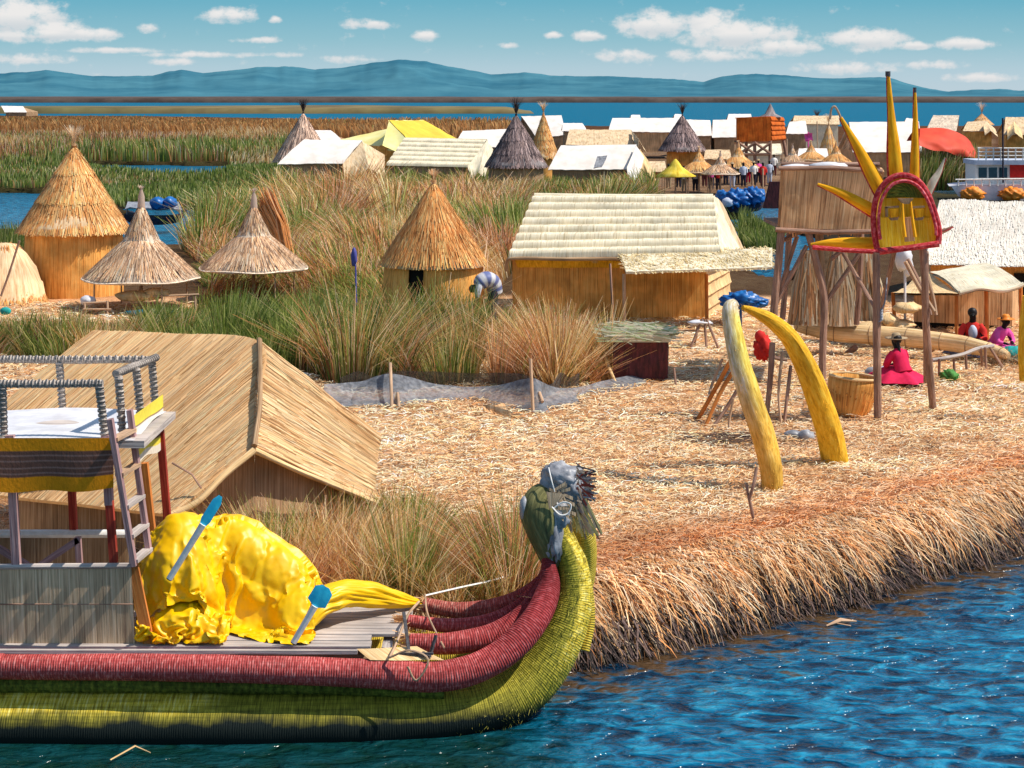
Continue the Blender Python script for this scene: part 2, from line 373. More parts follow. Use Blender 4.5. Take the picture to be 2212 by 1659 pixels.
M['black'] = surf('dark_opening', (.012,.009,.008), (.006,.005,.004), scale=5, rough=.9)
M['glass'] = surf('dark_window_glass', (.03,.07,.09), (.02,.045,.06), scale=3, rough=.08, spec=.7, bump=0)
M['blade'] = bladesmat('reed_blades', .42)
M['strawbits'] = bladesmat('loose_straw', .12)
M['iron'] = surf('rusty_grey_iron', (.10,.10,.11), (.05,.04,.04), scale=30, rough=.6)

M['net_dark'] = surf('dark_grey_net', (.12,.13,.14), (.05,.055,.06), scale=8, rough=.8)
for k_ in ('net', 'net_dark'):       # open mesh: part of the light passes
    t_ = M[k_].node_tree; tr_ = t_.nodes.new('ShaderNodeBsdfTransparent'); mx_ = t_.nodes.new('ShaderNodeMixShader'); mx_.inputs[0].default_value = .3
    t_.links.new(t_.nodes['Principled BSDF'].outputs[0], mx_.inputs[1]); t_.links.new(tr_.outputs[0], mx_.inputs[2]); t_.links.new(mx_.outputs[0], t_.nodes['Material Output'].inputs[0])

# ================================================================ camera, light, sky
cam = bpy.data.cameras.new('camera'); co = bpy.data.objects.new('camera', cam); COL.objects.link(co)
cam.sensor_width = 36; cam.lens = 36*F2/2212; cam.shift_y = -(829.5-HZ)/2212
cam.clip_start = .5; cam.clip_end = 60000
co.location = (0, 0, H); co.rotation_euler = (R(90), 0, 0); scene.camera = co
scene.view_settings.view_transform = 'Standard'; scene.view_settings.look = 'None'; scene.view_settings.exposure = 0
scene.render.engine = 'CYCLES'
try:
    scene.cycles.max_bounces = 5; scene.cycles.diffuse_bounces = 3; scene.cycles.glossy_bounces = 2; scene.cycles.transmission_bounces = 2
except Exception: pass
SUNDIR = norm(A(.58, -.06, .80))
el = math.asin(SUNDIR[2]); az = math.atan2(SUNDIR[0], SUNDIR[1])
sl = bpy.data.lights.new('sun', 'SUN'); so = bpy.data.objects.new('sun', sl); COL.objects.link(so)
sl.energy = 5.0; sl.angle = R(.5); sl.color = (1, .94, .84); so.location = (30, 0, 40)
so.rotation_euler = Vector([-float(q) for q in SUNDIR]).to_track_quat('-Z', 'Y').to_euler()

w = bpy.data.worlds.new('World'); scene.world = w; w.use_nodes = True
t = w.node_tree; L = t.links; bg = t.nodes['Background']
sky = N(t, 'ShaderNodeTexSky'); sky.sky_type = 'NISHITA'; sky.sun_disc = False; sky.sun_elevation = el; sky.sun_rotation = az
sky.altitude = 3800; sky.air_density = 1.0; sky.dust_density = .4
def mth(op, a, b=None, c=None, clamp=False):
    n = t.nodes.new('ShaderNodeMath'); n.operation = op; n.use_clamp = clamp
    for i, q in enumerate((a, b, c)):
        if q is None: continue
        if isinstance(q, (int, float)): n.inputs[i].default_value = q
        else: L.new(q, n.inputs[i])
    return n.outputs[0]
tc = N(t, 'ShaderNodeTexCoord'); sx = N(t, 'ShaderNodeSeparateXYZ'); L.new(tc.outputs['Generated'], sx.inputs[0])
ysafe = mth('MAXIMUM', mth('ABSOLUTE', sx.outputs[1]), .05)
U = mth('DIVIDE', sx.outputs[0], ysafe); W = mth('DIVIDE', sx.outputs[2], ysafe)
cb = N(t, 'ShaderNodeCombineXYZ'); L.new(U, cb.inputs[0]); L.new(W, cb.inputs[1])
mp = N(t, 'ShaderNodeMapping'); mp.inputs['Scale'].default_value = (95, 135, 1); L.new(cb.outputs[0], mp.inputs[0])
nz = N(t, 'ShaderNodeTexNoise'); nz.inputs['Scale'].default_value = 1; nz.inputs['Detail'].default_value = 7; nz.inputs['Roughness'].default_value = .62; L.new(mp.outputs[0], nz.inputs['Vector'])
# (azimuth, height, half width, half height, strength): the cumulus heaps seen over the hills
clouds = [(30,45,115,50,1), (120,72,80,26,1), (200,78,55,18,.95), (60,80,130,18,.8), (495,38,58,20,.95), (595,45,16,10,.8), (800,55,62,15,.75), (920,80,30,14,.95), (255,110,130,9,.55), (440,120,150,9,.55), (560,88,60,9,.6),
          (1195,78,20,10,.8), (1275,80,34,14,.9), (1415,60,75,34,1.05), (1540,55,60,32,.95), (1590,80,120,36,1.1), (1690,105,75,20,1.0), (1350,122,75,20,.6), (1540,125,120,20,.6), (1870,90,85,28,1), (1975,100,45,12,.8), (2085,97,62,16,.95), (1830,150,120,18,.55), (2010,142,90,14,.5), (750,130,80,12,.45), (60,130,110,16,.5), (380,135,60,12,.5), (2120,170,100,14,.5), (320,62,26,16,.6), (620,120,40,9,.5), (1100,100,30,9,.4)]
dens = None; base = None
for (cu, cv, ru, rv, st) in clouds:
    a0, w0 = (cu-1106)/F2, (HZ-cv)/F2
    dx = mth('MULTIPLY', mth('SUBTRACT', U, a0), F2/ru); dy = mth('MULTIPLY', mth('SUBTRACT', W, w0), F2/rv)
    dn = mth('MULTIPLY', mth('MINIMUM', dy, 0.0), .9)         # flatter undersides
    q = mth('SUBTRACT', st, mth('ADD', mth('ADD', mth('MULTIPLY', dx, dx), mth('MULTIPLY', dy, dy)), mth('ABSOLUTE', dn)))
    dens = q if dens is None else mth('MAXIMUM', dens, q)
    s_ = mth('MULTIPLY', mth('MAXIMUM', q, 0.0), dy)
    base = s_ if base is None else mth('ADD', base, s_)
d2 = mth('ADD', mth('MULTIPLY', mth('MAXIMUM', dens, -1.0), .75), mth('ADD', mth('MULTIPLY', mth('SUBTRACT', nz.outputs[0], .5), 3.0), .34))
mr = N(t, 'ShaderNodeMapRange'); mr.interpolation_type = 'SMOOTHSTEP'; mr.inputs[1].default_value = -.15; mr.inputs[2].default_value = .95
L.new(d2, mr.inputs[0])
lit = N(t, 'ShaderNodeMapRange'); lit.inputs[1].default_value = -.5; lit.inputs[2].default_value = .25; L.new(base, lit.inputs[0])
cc = ramp(t, [(.50,.58,.64), (.88,.85,.83)], [0, 1]); L.new(lit.outputs[0], cc.inputs[0])
hr = ramp(t, [(.52,.63,.70), (.45,.61,.69), (.29,.53,.62), (.155,.44,.57), (.05,.25,.46)], [0, .014, .030, .052, .16])
L.new(mth('ABSOLUTE', W), hr.inputs[0])
skys = t.nodes.new('ShaderNodeMix'); skys.data_type = 'RGBA'; skys.blend_type = 'MULTIPLY'; skys.inputs[0].default_value = 1
L.new(sky.outputs[0], skys.inputs[6]); skys.inputs[7].default_value = (.30, .26, .21, 1)
lowm = N(t, 'ShaderNodeMapRange'); lowm.inputs[1].default_value = .10; lowm.inputs[2].default_value = .45; lowm.inputs[3].default_value = 1; lowm.inputs[4].default_value = 0; L.new(sx.outputs[2], lowm.inputs[0])
m1 = t.nodes.new('ShaderNodeMix'); m1.data_type = 'RGBA'; L.new(lowm.outputs[0], m1.inputs[0]); L.new(skys.outputs[2], m1.inputs[6]); L.new(hr.outputs[0], m1.inputs[7])
m2 = t.nodes.new('ShaderNodeMix'); m2.data_type = 'RGBA'
fr = mth('MULTIPLY', mth('MULTIPLY', mr.outputs[0], mth('GREATER_THAN', sx.outputs[1], .3)), .94)
L.new(fr, m2.inputs[0]); L.new(m1.outputs[2], m2.inputs[6]); L.new(cc.outputs[0], m2.inputs[7])
L.new(m2.outputs[2], bg.inputs[0]); bg.inputs[1].default_value = 1.0

# ================================================================ water
wm, t2, ns, L2, b = nt('lake_water')
tcw = N(t2, 'ShaderNodeTexCoord')
def wn(sc, rot, stx, det, dist=0):
    mp = N(t2, 'ShaderNodeMapping'); mp.inputs['Scale'].default_value = (sc*stx, sc, sc); mp.inputs['Rotation'].default_value = (0, 0, rot)
    L2.new(tcw.outputs['Object'], mp.inputs[0]); n = N(t2, 'ShaderNodeTexNoise'); n.inputs['Scale'].default_value = 1; n.inputs['Detail'].default_value = det
    n.inputs['Distortion'].default_value = dist; L2.new(mp.outputs[0], n.inputs['Vector']); return n.outputs[0]
a1, a2, a3 = wn(4.2, .35, .60, 2, .7), wn(11, .25, .7, 2, .4), wn(.6, .1, .6, 1)
def wm_(op, a, b_):
    n = N(t2, 'ShaderNodeMath', operation=op)
    for i, q in enumerate((a, b_)):
        if isinstance(q, (int, float)): n.inputs[i].default_value = q
        else: L2.new(q, n.inputs[i])
    return n.outputs[0]
hh = wm_('ADD', wm_('ADD', wm_('MULTIPLY', a1, 1.0), wm_('MULTIPLY', a2, .36)), wm_('MULTIPLY', a3, .9))
bp = N(t2, 'ShaderNodeBump'); bp.inputs['Strength'].default_value = 1; bp.inputs['Distance'].default_value = .15; L2.new(hh, bp.inputs['Height'])
wr = ramp(t2, [(.0,.022,.055), (.0,.115,.235), (.015,.27,.44)], [.36, .52, .68]); L2.new(a1, wr.inputs[0])
atw = N(t2, 'ShaderNodeAttribute'); atw.attribute_name = 'Col'
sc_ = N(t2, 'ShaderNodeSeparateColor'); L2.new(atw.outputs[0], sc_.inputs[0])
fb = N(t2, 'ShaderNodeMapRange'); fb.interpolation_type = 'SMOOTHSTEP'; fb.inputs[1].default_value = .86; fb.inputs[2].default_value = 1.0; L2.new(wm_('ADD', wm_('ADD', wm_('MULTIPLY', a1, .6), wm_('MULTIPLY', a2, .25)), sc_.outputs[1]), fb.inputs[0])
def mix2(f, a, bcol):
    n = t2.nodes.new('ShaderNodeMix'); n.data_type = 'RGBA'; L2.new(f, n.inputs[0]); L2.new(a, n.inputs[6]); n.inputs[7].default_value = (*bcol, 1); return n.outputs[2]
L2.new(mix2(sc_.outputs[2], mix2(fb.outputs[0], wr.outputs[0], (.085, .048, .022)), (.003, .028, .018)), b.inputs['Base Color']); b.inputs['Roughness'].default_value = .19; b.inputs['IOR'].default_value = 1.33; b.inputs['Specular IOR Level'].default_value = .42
L2.new(bp.outputs[0], b.inputs['Normal'])
df = N(t2, 'ShaderNodeBsdfDiffuse'); df.inputs[0].default_value = (.0, .115, .20, 1); mxs = N(t2, 'ShaderNodeMixShader')      # flat blue imitates wave backs hiding low sky far out
L2.new(sc_.outputs[0], mxs.inputs[0]); L2.new(b.outputs[0], mxs.inputs[1]); L2.new(df.outputs[0], mxs.inputs[2]); L2.new(mxs.outputs[0], ns['Material Output'].inputs[0])
mb = MB()
S = A(-1, 1)
ys = np.concatenate([np.linspace(-200, 8, 4), np.linspace(9, 40, 150), 40*1.09**np.arange(1, 90)])
ys = ys[ys < 40000]
xs = np.concatenate([-np.geomspace(30000, 22, 40), np.linspace(-20, 20, 181), np.geomspace(22, 30000, 40)])
X, Y = np.meshgrid(xs, ys, indexing='ij')
Z = .035*(fbm(X*.9, Y*1.6, 0, 3)-.5)*2*(np.abs(X) < 21)*(Y > 8)*(Y < 41)
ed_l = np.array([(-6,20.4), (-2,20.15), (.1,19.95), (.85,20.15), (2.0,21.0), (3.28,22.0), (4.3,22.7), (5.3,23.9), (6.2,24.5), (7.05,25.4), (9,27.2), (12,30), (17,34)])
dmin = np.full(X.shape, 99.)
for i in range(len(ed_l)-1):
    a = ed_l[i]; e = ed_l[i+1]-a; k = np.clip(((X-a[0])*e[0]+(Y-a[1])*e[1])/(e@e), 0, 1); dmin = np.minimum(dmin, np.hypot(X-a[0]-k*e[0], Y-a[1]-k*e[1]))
brown = .56*np.exp(-(dmin/3.0)**1.4)                         # brown reflection of the island bank painted into the water
green = .9*sst(1.3, -.6, X+.25*(Y-18))*(Y < 24)              # dark boat reflection painted into the water along the hull
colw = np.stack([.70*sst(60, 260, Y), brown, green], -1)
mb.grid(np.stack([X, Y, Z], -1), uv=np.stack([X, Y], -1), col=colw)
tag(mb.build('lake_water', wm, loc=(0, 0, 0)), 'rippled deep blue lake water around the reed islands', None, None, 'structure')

# ================================================================ land
def poly_uv(pts, z=0.5): return np.array([G(u, v, z)[:2] for u, v in pts])
def inside(X, Y, pg):
    X = np.asarray(X); r = np.zeros(X.shape, bool); n = len(pg)
    for i in range(n):
        x1, y1 = pg[i]; x2, y2 = pg[(i+1) % n]
        c = ((y1 > Y) != (y2 > Y)) & (X < (x2-x1)*(Y-y1)/((y2-y1) or 1e-9)+x1); r ^= c
    return r
def sdist(X, Y, pg):
    d = np.full(np.shape(X), 1e9); n = len(pg)
    for i in range(n):
        a = pg[i]; e = pg[(i+1) % n]-a; px, py = X-a[0], Y-a[1]
        k = np.clip((px*e[0]+py*e[1])/(e@e), 0, 1); d = np.minimum(d, np.hypot(px-k*e[0], py-k*e[1]))
    return np.where(inside(X, Y, pg), d, -d)
EDGE = [(-30,20.9), (-12,20.6), (-6,20.4), (-2,20.15), (.1,19.95), (.85,20.15), (2.0,21.0), (3.28,22.0), (4.3,22.7), (5.3,23.9), (6.2,24.5), (7.05,25.4), (9,27.2), (12,30), (17,34), (30,40), (60,60)]
north = [(2900,300), (2300,272), (1700,274), (1300,273), (1130,268), (680,257), (300,251), (-900,249)]
LAND = np.vstack([np.array(EDGE), poly_uv(north, .3)])
PONDS = [poly_uv(p, 0) for p in (
    [(-260,418), (60,418), (190,422), (232,436), (215,480), (150,503), (40,508), (-260,520)],
    [(150,357), (490,359), (505,374), (450,391), (330,388), (220,373)],
    [(270,452), (420,455), (455,500), (430,545), (330,560), (280,520)],
    [(1585,462), (1640,448), (1720,452), (1740,540), (1712,640), (1625,628), (1592,590)],
    [(1990,400), (2300,392), (2700,400), (2700,440), (2250,436), (2060,432)])]
BED = dict(
    prow=[(560,1185), (545,1330), (1175,1330), (1150,1215), (1060,1160), (900,1125), (700,1140)],
    mid=[(-160,770), (250,800), (600,800), (725,842), (860,856), (1030,838), (1046,745), (1042,700), (960,672), (700,662), (440,668), (330,700), (150,715), (-160,705)],
    hut=[(1062,846), (1200,850), (1325,838), (1312,762), (1295,722), (1120,716), (1085,735)],
    back=[(395,545), (400,478), (620,438), (1130,430), (1140,560), (1075,640), (1040,655), (700,662), (440,662), (455,600)],
    village=[(585,452), (590,408), (1410,408), (1425,440), (1180,452), (1130,432), (640,438)],
    field=[(-260,416), (-260,300), (640,300), (600,408), (590,440), (400,475), (235,434), (180,420)],
    orange=[(-500,300), (-900,252), (300,254), (680,262), (1110,272), (1130,300), (640,302)],
    shore=[(-260,545), (-260,512), (50,510), (70,540), (30,552)],
    canal=[(1595,530), (1600,500), (1680,500), (1690,535), (1640,545)],
    right=[(1985,408), (1990,396), (2110,392), (2120,406)])
BEDP = {k: poly_uv(v, .5) for k, v in BED.items()}
VILL = poly_uv([(1395,470), (1400,400), (1180,372), (1220,320), (2150,300), (2110,380), (1990,392), (1960,420), (1750,452), (1600,462), (1560,480)], .4)
def height(X, Y):
    wob = (fbm(X*.9, Y*.9, 0, 11)-.5)*.5
    sd = sdist(X, Y, LAND)+wob
    h = sst(-.25, .6, sd)
    for p in PONDS: h = np.minimum(h, sst(.2, -.6, sdist(X, Y, p)+(fbm(X*.35, Y*.35, 0, 4)-.5)*Y*.035))
    top = .60+.10*(fbm(X*.6, Y*.6, 0, 2)-.5)+.05*(fbm(X*3, Y*3, 0, 8)-.5)
    top = np.where(Y > 70, top-.2, top)
    # raised lip of fresh cut reed along the open edge
    top = top+.10*np.exp(-((sd-1.2)/.9)**2)*(Y < 45)
    return h*(top+.5)-.5
def inbed(X, Y): 
    r = np.zeros(np.shape(X), bool)
    for k in BEDP: r |= inside(X, Y, BEDP[k])
    return r
ys = np.concatenate([np.linspace(19, 27, 130), 27*np.exp(np.linspace(0.008, math.log(640/27), 420))])
us = np.linspace(-.44, .44, 420)
Yg, Ug = np.meshgrid(ys, us, indexing='ij'); Xg = Ug*(Yg+6)
Zg = height(Xg, Yg)
straw = ((Yg < 52) | inside(Xg, Yg, VILL)) & ~inbed(Xg, Yg)
sf = straw.astype(float)
for _ in range(2): sf[1:-1, 1:-1] = (sf[:-2, 1:-1]+sf[2:, 1:-1]+sf[1:-1, :-2]+sf[1:-1, 2:]+sf[1:-1, 1:-1])/5
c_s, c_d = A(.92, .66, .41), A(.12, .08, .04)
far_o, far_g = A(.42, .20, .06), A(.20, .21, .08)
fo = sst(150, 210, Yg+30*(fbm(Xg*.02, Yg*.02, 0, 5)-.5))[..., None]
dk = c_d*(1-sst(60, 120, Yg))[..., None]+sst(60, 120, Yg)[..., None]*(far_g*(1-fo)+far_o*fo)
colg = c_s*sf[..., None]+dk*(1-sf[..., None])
n1 = fbm(Xg*.45, Yg*.45, 0, 31)[..., None]
colg = colg*(1+.5*(n1-.5)*A(1, 1.3, 1.6))
sdl = sdist(Xg, Yg, LAND)[..., None]
rust = np.exp(-((sdl-1.3)/1.1)**2)*(Yg[..., None] < 46)*(Xg[..., None] > 0)
colg = colg*(1-rust*A(.12, .38, .5))
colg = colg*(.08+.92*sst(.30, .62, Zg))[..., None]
keep = (Zg[:-1, :-1] > -.45) | (Zg[1:, 1:] > -.45) | (Zg[1:, :-1] > -.45) | (Zg[:-1, 1:] > -.45)
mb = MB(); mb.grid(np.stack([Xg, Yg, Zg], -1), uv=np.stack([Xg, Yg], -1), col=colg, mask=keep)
gm, t3, ns, L3, b = nt('trodden_reed_ground')
tcg = N(t3, 'ShaderNodeTexCoord')
def gn(sc, det, st=(1, 1, 1), rot=0):
    mp = N(t3, 'ShaderNodeMapping'); mp.inputs['Scale'].default_value = tuple(sc*q for q in st); mp.inputs['Rotation'].default_value = (0, 0, rot)
    L3.new(tcg.outputs['Object'], mp.inputs[0]); n = N(t3, 'ShaderNodeTexNoise'); n.inputs['Scale'].default_value = 1; n.inputs['Detail'].default_value = det; n.inputs['Roughness'].default_value = .7
    L3.new(mp.outputs[0], n.inputs['Vector']); return n.outputs[0]
g1, g2, g3 = gn(9, 4, (1, 4, 1), .4), gn(10, 4, (1, 4, 1), -.7), gn(.9, 4)
mxg = N(t3, 'ShaderNodeMath', operation='MAXIMUM'); L3.new(g1, mxg.inputs[0]); L3.new(g2, mxg.inputs[1])
rg = ramp(t3, [(.32,.22,.18), (.85,.72,.62), (1.35,1.3,1.25)], [.44, .55, .68]); L3.new(mxg.outputs[0], rg.inputs[0])
rg2 = ramp(t3, [(.82,.68,.60), (1.12,1.12,1.14)], [.38, .62]); L3.new(g3, rg2.inputs[0])
atg = N(t3, 'ShaderNodeAttribute'); atg.attribute_name = 'Col'
L3.new(mulc(t3, mulc(t3, rg.outputs[0], rg2.outputs[0]), atg.outputs[0]), b.inputs['Base Color'])
b.inputs['Roughness'].default_value = .9; b.inputs['Specular IOR Level'].default_value = .1
bpg = N(t3, 'ShaderNodeBump'); bpg.inputs['Strength'].default_value = 1; bpg.inputs['Distance'].default_value = .04; L3.new(mxg.outputs[0], bpg.inputs['Height']); L3.new(bpg.outputs[0], b.inputs['Normal'])
tag(mb.build('reed_island_ground', gm, loc=(0, 0, 0)), 'floating island ground of trampled cut reeds', None, None, 'structure')
def gz(x, y): return float(height(np.array([float(x)]), np.array([float(y)]))[0])

# ---- loose straw on the ground
STRAW = np.array([(.97,.82,.56), (.97,.71,.40), (.95,.56,.24), (.85,.39,.14), (.97,.90,.70), (.44,.23,.10), (.20,.11,.06), (.96,.65,.34)])
def strawcol(n, r=rng, p=None): return STRAW[r.choice(len(STRAW), n, p=p)]*(.8+.4*r.rand(n, 1))
def scatter_straw(n, urange, vrange, reject_beds=True, r=rng):
    u = r.uniform(*urange, n); v = r.uniform(vrange[0]**.5, vrange[1]**.5, n)**2
    Y = F2*(H-.6)/(v-HZ); X = (u-1106)*Y/F2
    sd = sdist(X, Y, LAND); k = sd > .15
    if reject_beds: k &= ~inbed(X, Y)
    return X[k], Y[k], sd[k]
X, Y, sd = scatter_straw(178000, (-420, 2620), (655, 1420))
n = len(X); ang = rng.uniform(0, np.pi, n)
ang = np.where(rng.rand(n) < .40, rng.normal(.25, .5, n), ang)     # many lie the same way
edge_a = rng.normal(-1.0, .35, n); ang = np.where(sd < 1.1, edge_a, ang)
ln = rng.uniform(.06, .20, n)*(.7+Y/50); wd = rng.uniform(.007, .014, n)*(Y/22)
Zb = height(X, Y)+rng.uniform(.0, .05, n)
d = np.stack([np.cos(ang), np.sin(ang), rng.normal(0, .12, n)], -1)
c0 = np.stack([X, Y, Zb+.012], -1)
C = np.stack([c0-d*ln[:, None]/2, c0+A(0, 0, .02), c0+d*ln[:, None]/2], 1)
sidev = np.stack([-np.sin(ang), np.cos(ang), rng.uniform(-.5, .5, n)], -1)
colr = strawcol(n, p=[.20,.20,.14,.08,.13,.09,.06,.10])
damp = sst(.56, .70, fbm(X*.28, Y*.45, 0, 83))[:, None]*.34+sst(.60, .72, fbm(X*1.1, Y*1.6, 0, 87))[:, None]*.30; colr = colr*(1-damp*A(.75, .95, 1.1))
rs = np.exp(-((sd-1.3)/1.0)**2)[:, None]*(X > 0)[:, None]; colr = colr*(1-rs*A(.10, .36, .48))
patch = fbm(X*.5, Y*.9, 0, 71)[:, None]; colr = np.clip(colr*(1.04+.6*(patch-.5)*A(.7, 1.3, 1.8)), 0, .97)
mb = MB(); mb.strips(C, wd[:, None], sidev, colr)
solo('loose_straw', 'pale and rusty cut straw strewn over the island', 'straw', mb, M['strawbits'], (0, 0, 0), kind='stuff')
# ---- fringe hanging into the water along the open edge
ed = np.array(EDGE[:15], float); seg = np.diff(ed, axis=0); Ls = np.linalg.norm(seg, axis=1); cum = np.concatenate([[0], np.cumsum(Ls)])
def along(s):
    i = np.clip(np.searchsorted(cum, s)-1, 0, len(seg)-1); f = (s-cum[i])/Ls[i]
    p = ed[i]+seg[i]*f[:, None]; tn = seg[i]/Ls[i][:, None]; return p, np.stack([tn[:, 1], -tn[:, 0]], -1), tn
s0 = cum[2]; n = 26000
s = rng.uniform(s0, cum[-1]-8, n); s = s+.10*np.sin(s*9)+.05*np.sin(s*23)
p, nn, tn = along(s)
clump = fbm(s*2.2, 0*s, 0, 41)
inn = .30+.95*rng.rand(n)**.8
st = p-nn*inn[:, None]; z0 = height(st[:, 0], st[:, 1])
z0 = z0+.02
outw = rng.uniform(.2, .55, n)+.45*(clump-.5); drop = np.minimum(rng.uniform(.12, .62, n)*(1.35-.75*inn)*(.65+.7*clump), z0+.02)
lat = rng.normal(.10, .16, n)
P0 = np.concatenate([st, z0[:, None]], 1)
P1 = P0+np.concatenate([nn*(outw*.5)[:, None]+tn*(lat*.4)[:, None], (-.02*np.ones(n)+rng.normal(.02, .03, n))[:, None]], 1)
P2 = P0+np.concatenate([nn*(outw*.9)[:, None]+tn*(lat*.8)[:, None], (-drop*.45)[:, None]], 1)
P3 = P0+np.concatenate([nn*(outw*1.05)[:, None]+tn*lat[:, None], (-drop)[:, None]], 1)
C = np.stack([P0, P1, P2, P3], 1); C[..., 2] = np.maximum(C[..., 2], -.05)
cf = strawcol(n, p=[.16,.2,.2,.14,.08,.1,.04,.08]); cf = cf*(.55+.75*clump[:, None])*(.55+.6*rng.rand(n, 1))*A(1.05, .90, .82)
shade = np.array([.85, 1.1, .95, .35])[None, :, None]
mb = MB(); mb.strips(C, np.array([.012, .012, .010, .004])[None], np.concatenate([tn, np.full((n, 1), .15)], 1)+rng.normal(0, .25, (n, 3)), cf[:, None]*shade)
n = 9000; s = rng.uniform(s0, cum[-1]-8, n); p, nn, tn = along(s)     # dark rotted roots under the fringe
st = p-nn*rng.uniform(.05, .5, n)[:, None]; P0 = np.concatenate([st, rng.uniform(.15, .42, n)[:, None]], 1)
P1 = P0+np.concatenate([nn*rng.uniform(.1, .45, n)[:, None]+tn*rng.normal(0, .15, n)[:, None], -rng.uniform(.15, .45, n)[:, None]], 1)
mb.strips(np.stack([P0, P1], 1), np.array([.02, .01])[None], np.concatenate([tn, np.zeros((n, 1))], 1), np.array([(.05,.035,.03), (.10,.06,.05), (.02,.016,.015), (.20,.13,.11)])[rng.choice(4, n)])
solo('straw_fringe', 'shaggy fringe of brown reeds hanging over the island edge into the water', 'straw', mb, M['strawbits'], (0, 0, 0), kind='stuff')

# ================================================================ reed beds
GREEN = np.array([(.20,.26,.04), (.32,.36,.08), (.08,.12,.025), (.55,.52,.18), (.16,.21,.05)])
DRY = np.array([(.66,.44,.16), (.80,.58,.28), (.58,.32,.11), (.88,.70,.42), (.42,.20,.07)])
RUST = np.array([(.58,.27,.10), (.40,.17,.07), (.76,.38,.16), (.26,.12,.06), (.84,.58,.38)])
def bed(name, key, n, hfun, wid, gfrac, label, cat='reeds', lean=.22, zbase=.35, seed=0, polyw=None, dark=.35, jag=.5, sparse=None, cs=.5, pal=None, tuft=0, gain=1.0):
    r = np.random.RandomState(seed+100); pg = BEDP[key] if polyw is None else polyw
    lo, hi = pg.min(0), pg.max(0); X = []; Y = []
    tot = 0
    while tot < n:
        x = r.uniform(lo[0], hi[0], n*2); y = 1/r.uniform(1/hi[1], 1/lo[1], n*2)
        k = inside(x, y, pg)
        if key not in ('canal', 'right'):
            for p in PONDS: k &= ~inside(x, y, p)
        if sparse is not None: k &= (fbm(x*cs, y*cs, 0, seed+3) > sparse) | (r.rand(len(x)) < .15)
        X.append(x[k]); Y.append(y[k]); tot += k.sum()
    X = np.concatenate(X)[:n]; Y = np.concatenate(Y)[:n]
    hn = sst(.28, .72, fbm(X*cs*1.3, Y*cs*1.3, 0, seed+7))
    h = hfun(X, Y)*(1-jag/2+jag*hn*1.3)*r.uniform(.55, 1.12, n)
    if tuft:                # the reeds grow in domed tussocks that lean outwards
        w0 = wor(X/tuft, Y/tuft, 0, seed+5); e_ = .02; gx = (wor(X/tuft+e_, Y/tuft, 0, seed+5)-w0)/e_; gy_ = (wor(X/tuft, Y/tuft+e_, 0, seed+5)-w0)/e_
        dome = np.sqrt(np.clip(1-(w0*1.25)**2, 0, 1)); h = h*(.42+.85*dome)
    gn_ = fbm(X*cs*.8, Y*cs*.8, 0, seed+13)+r.normal(0, .10, n)
    gf = gfrac(X, Y) if callable(gfrac) else gfrac
    isg = gn_ < .5+(gf-.5)*.7
    rus = fbm(X*cs, Y*cs, 0, seed+17) > .52
    c = np.where(isg[:, None], GREEN[r.choice(5, n)], np.where(rus[:, None], RUST[r.choice(5, n)], DRY[r.choice(5, n)]))*(.75+.5*r.rand(n, 1))*gain
    if pal is not None: c = np.where(isg[:, None], c, pal[r.choice(len(pal), n)]*(.85+.3*r.rand(n, 1)))
    a = r.uniform(0, 2*np.pi, n); la = fbm(X*cs*1.1, Y*cs*1.1, 0, seed+23)*9
    dx = np.cos(a)*.6+np.cos(la)*.7; dy = np.sin(a)*.6+np.sin(la)*.7
    ln = (np.abs(r.normal(0, lean, n))+.03)*h*np.where(isg, .7, 1.35)
    if tuft:
        dx = dx*.6+gx*1.0; dy = dy*.6+gy_*1.0; ln = ln+.42*h*w0; c = c*(.55+.6*dome)[:, None]  # hollows between tussocks darkened in colour as shade
    P0 = np.stack([X, Y, np.full(n, zbase)], -1)
    P1 = P0+np.stack([dx*ln*.3, dy*ln*.3, h*.55], -1)
    P2 = P0+np.stack([dx*ln, dy*ln, h*np.where(r.rand(n) < .12, .75, 1)], -1)
    w_ = wid*(Y/Y.mean())**.7*r.uniform(.7, 1.3, n)
    cb_ = np.stack([c*dark*A(1, .85, .8), c*.9, c*1.1], 1)  # blade feet darkened in colour as shade inside the bed
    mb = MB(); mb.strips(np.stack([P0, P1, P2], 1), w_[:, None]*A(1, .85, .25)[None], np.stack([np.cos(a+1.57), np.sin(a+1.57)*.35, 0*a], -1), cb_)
    return solo(name, label, cat, mb, M['blade'], (0, 0, 0), kind='stuff')
lin = lambda a, b, ya, yb: (lambda X, Y: a+(b-a)*np.clip((Y-ya)/(yb-ya), 0, 1))
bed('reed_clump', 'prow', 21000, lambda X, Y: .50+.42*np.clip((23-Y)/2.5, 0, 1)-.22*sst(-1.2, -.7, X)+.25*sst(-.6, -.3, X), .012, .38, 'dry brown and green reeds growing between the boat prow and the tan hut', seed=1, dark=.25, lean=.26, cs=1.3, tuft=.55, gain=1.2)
def hm(X, Y):
    h = 1.40+(.42-1.40)*np.clip((Y-35)/(45-35), 0, 1)
    return np.where(X/Y*F2+1106 < 300, h*.72, h)
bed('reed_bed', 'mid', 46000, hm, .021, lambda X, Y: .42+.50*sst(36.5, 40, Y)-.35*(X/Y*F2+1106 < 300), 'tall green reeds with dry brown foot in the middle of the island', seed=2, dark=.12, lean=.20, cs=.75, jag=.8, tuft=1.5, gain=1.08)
bed('reed_bed', 'hut', 15000, lambda X, Y: .88-.38*sst(38, 40.5, Y), .019, lambda X, Y: .22+.75*sst(38.5, 41.5, Y), 'brown reed thicket below the front wall of the long orange hut', seed=3, dark=.12, cs=1.0, jag=.8, lean=.25, tuft=1.2, gain=1.2)
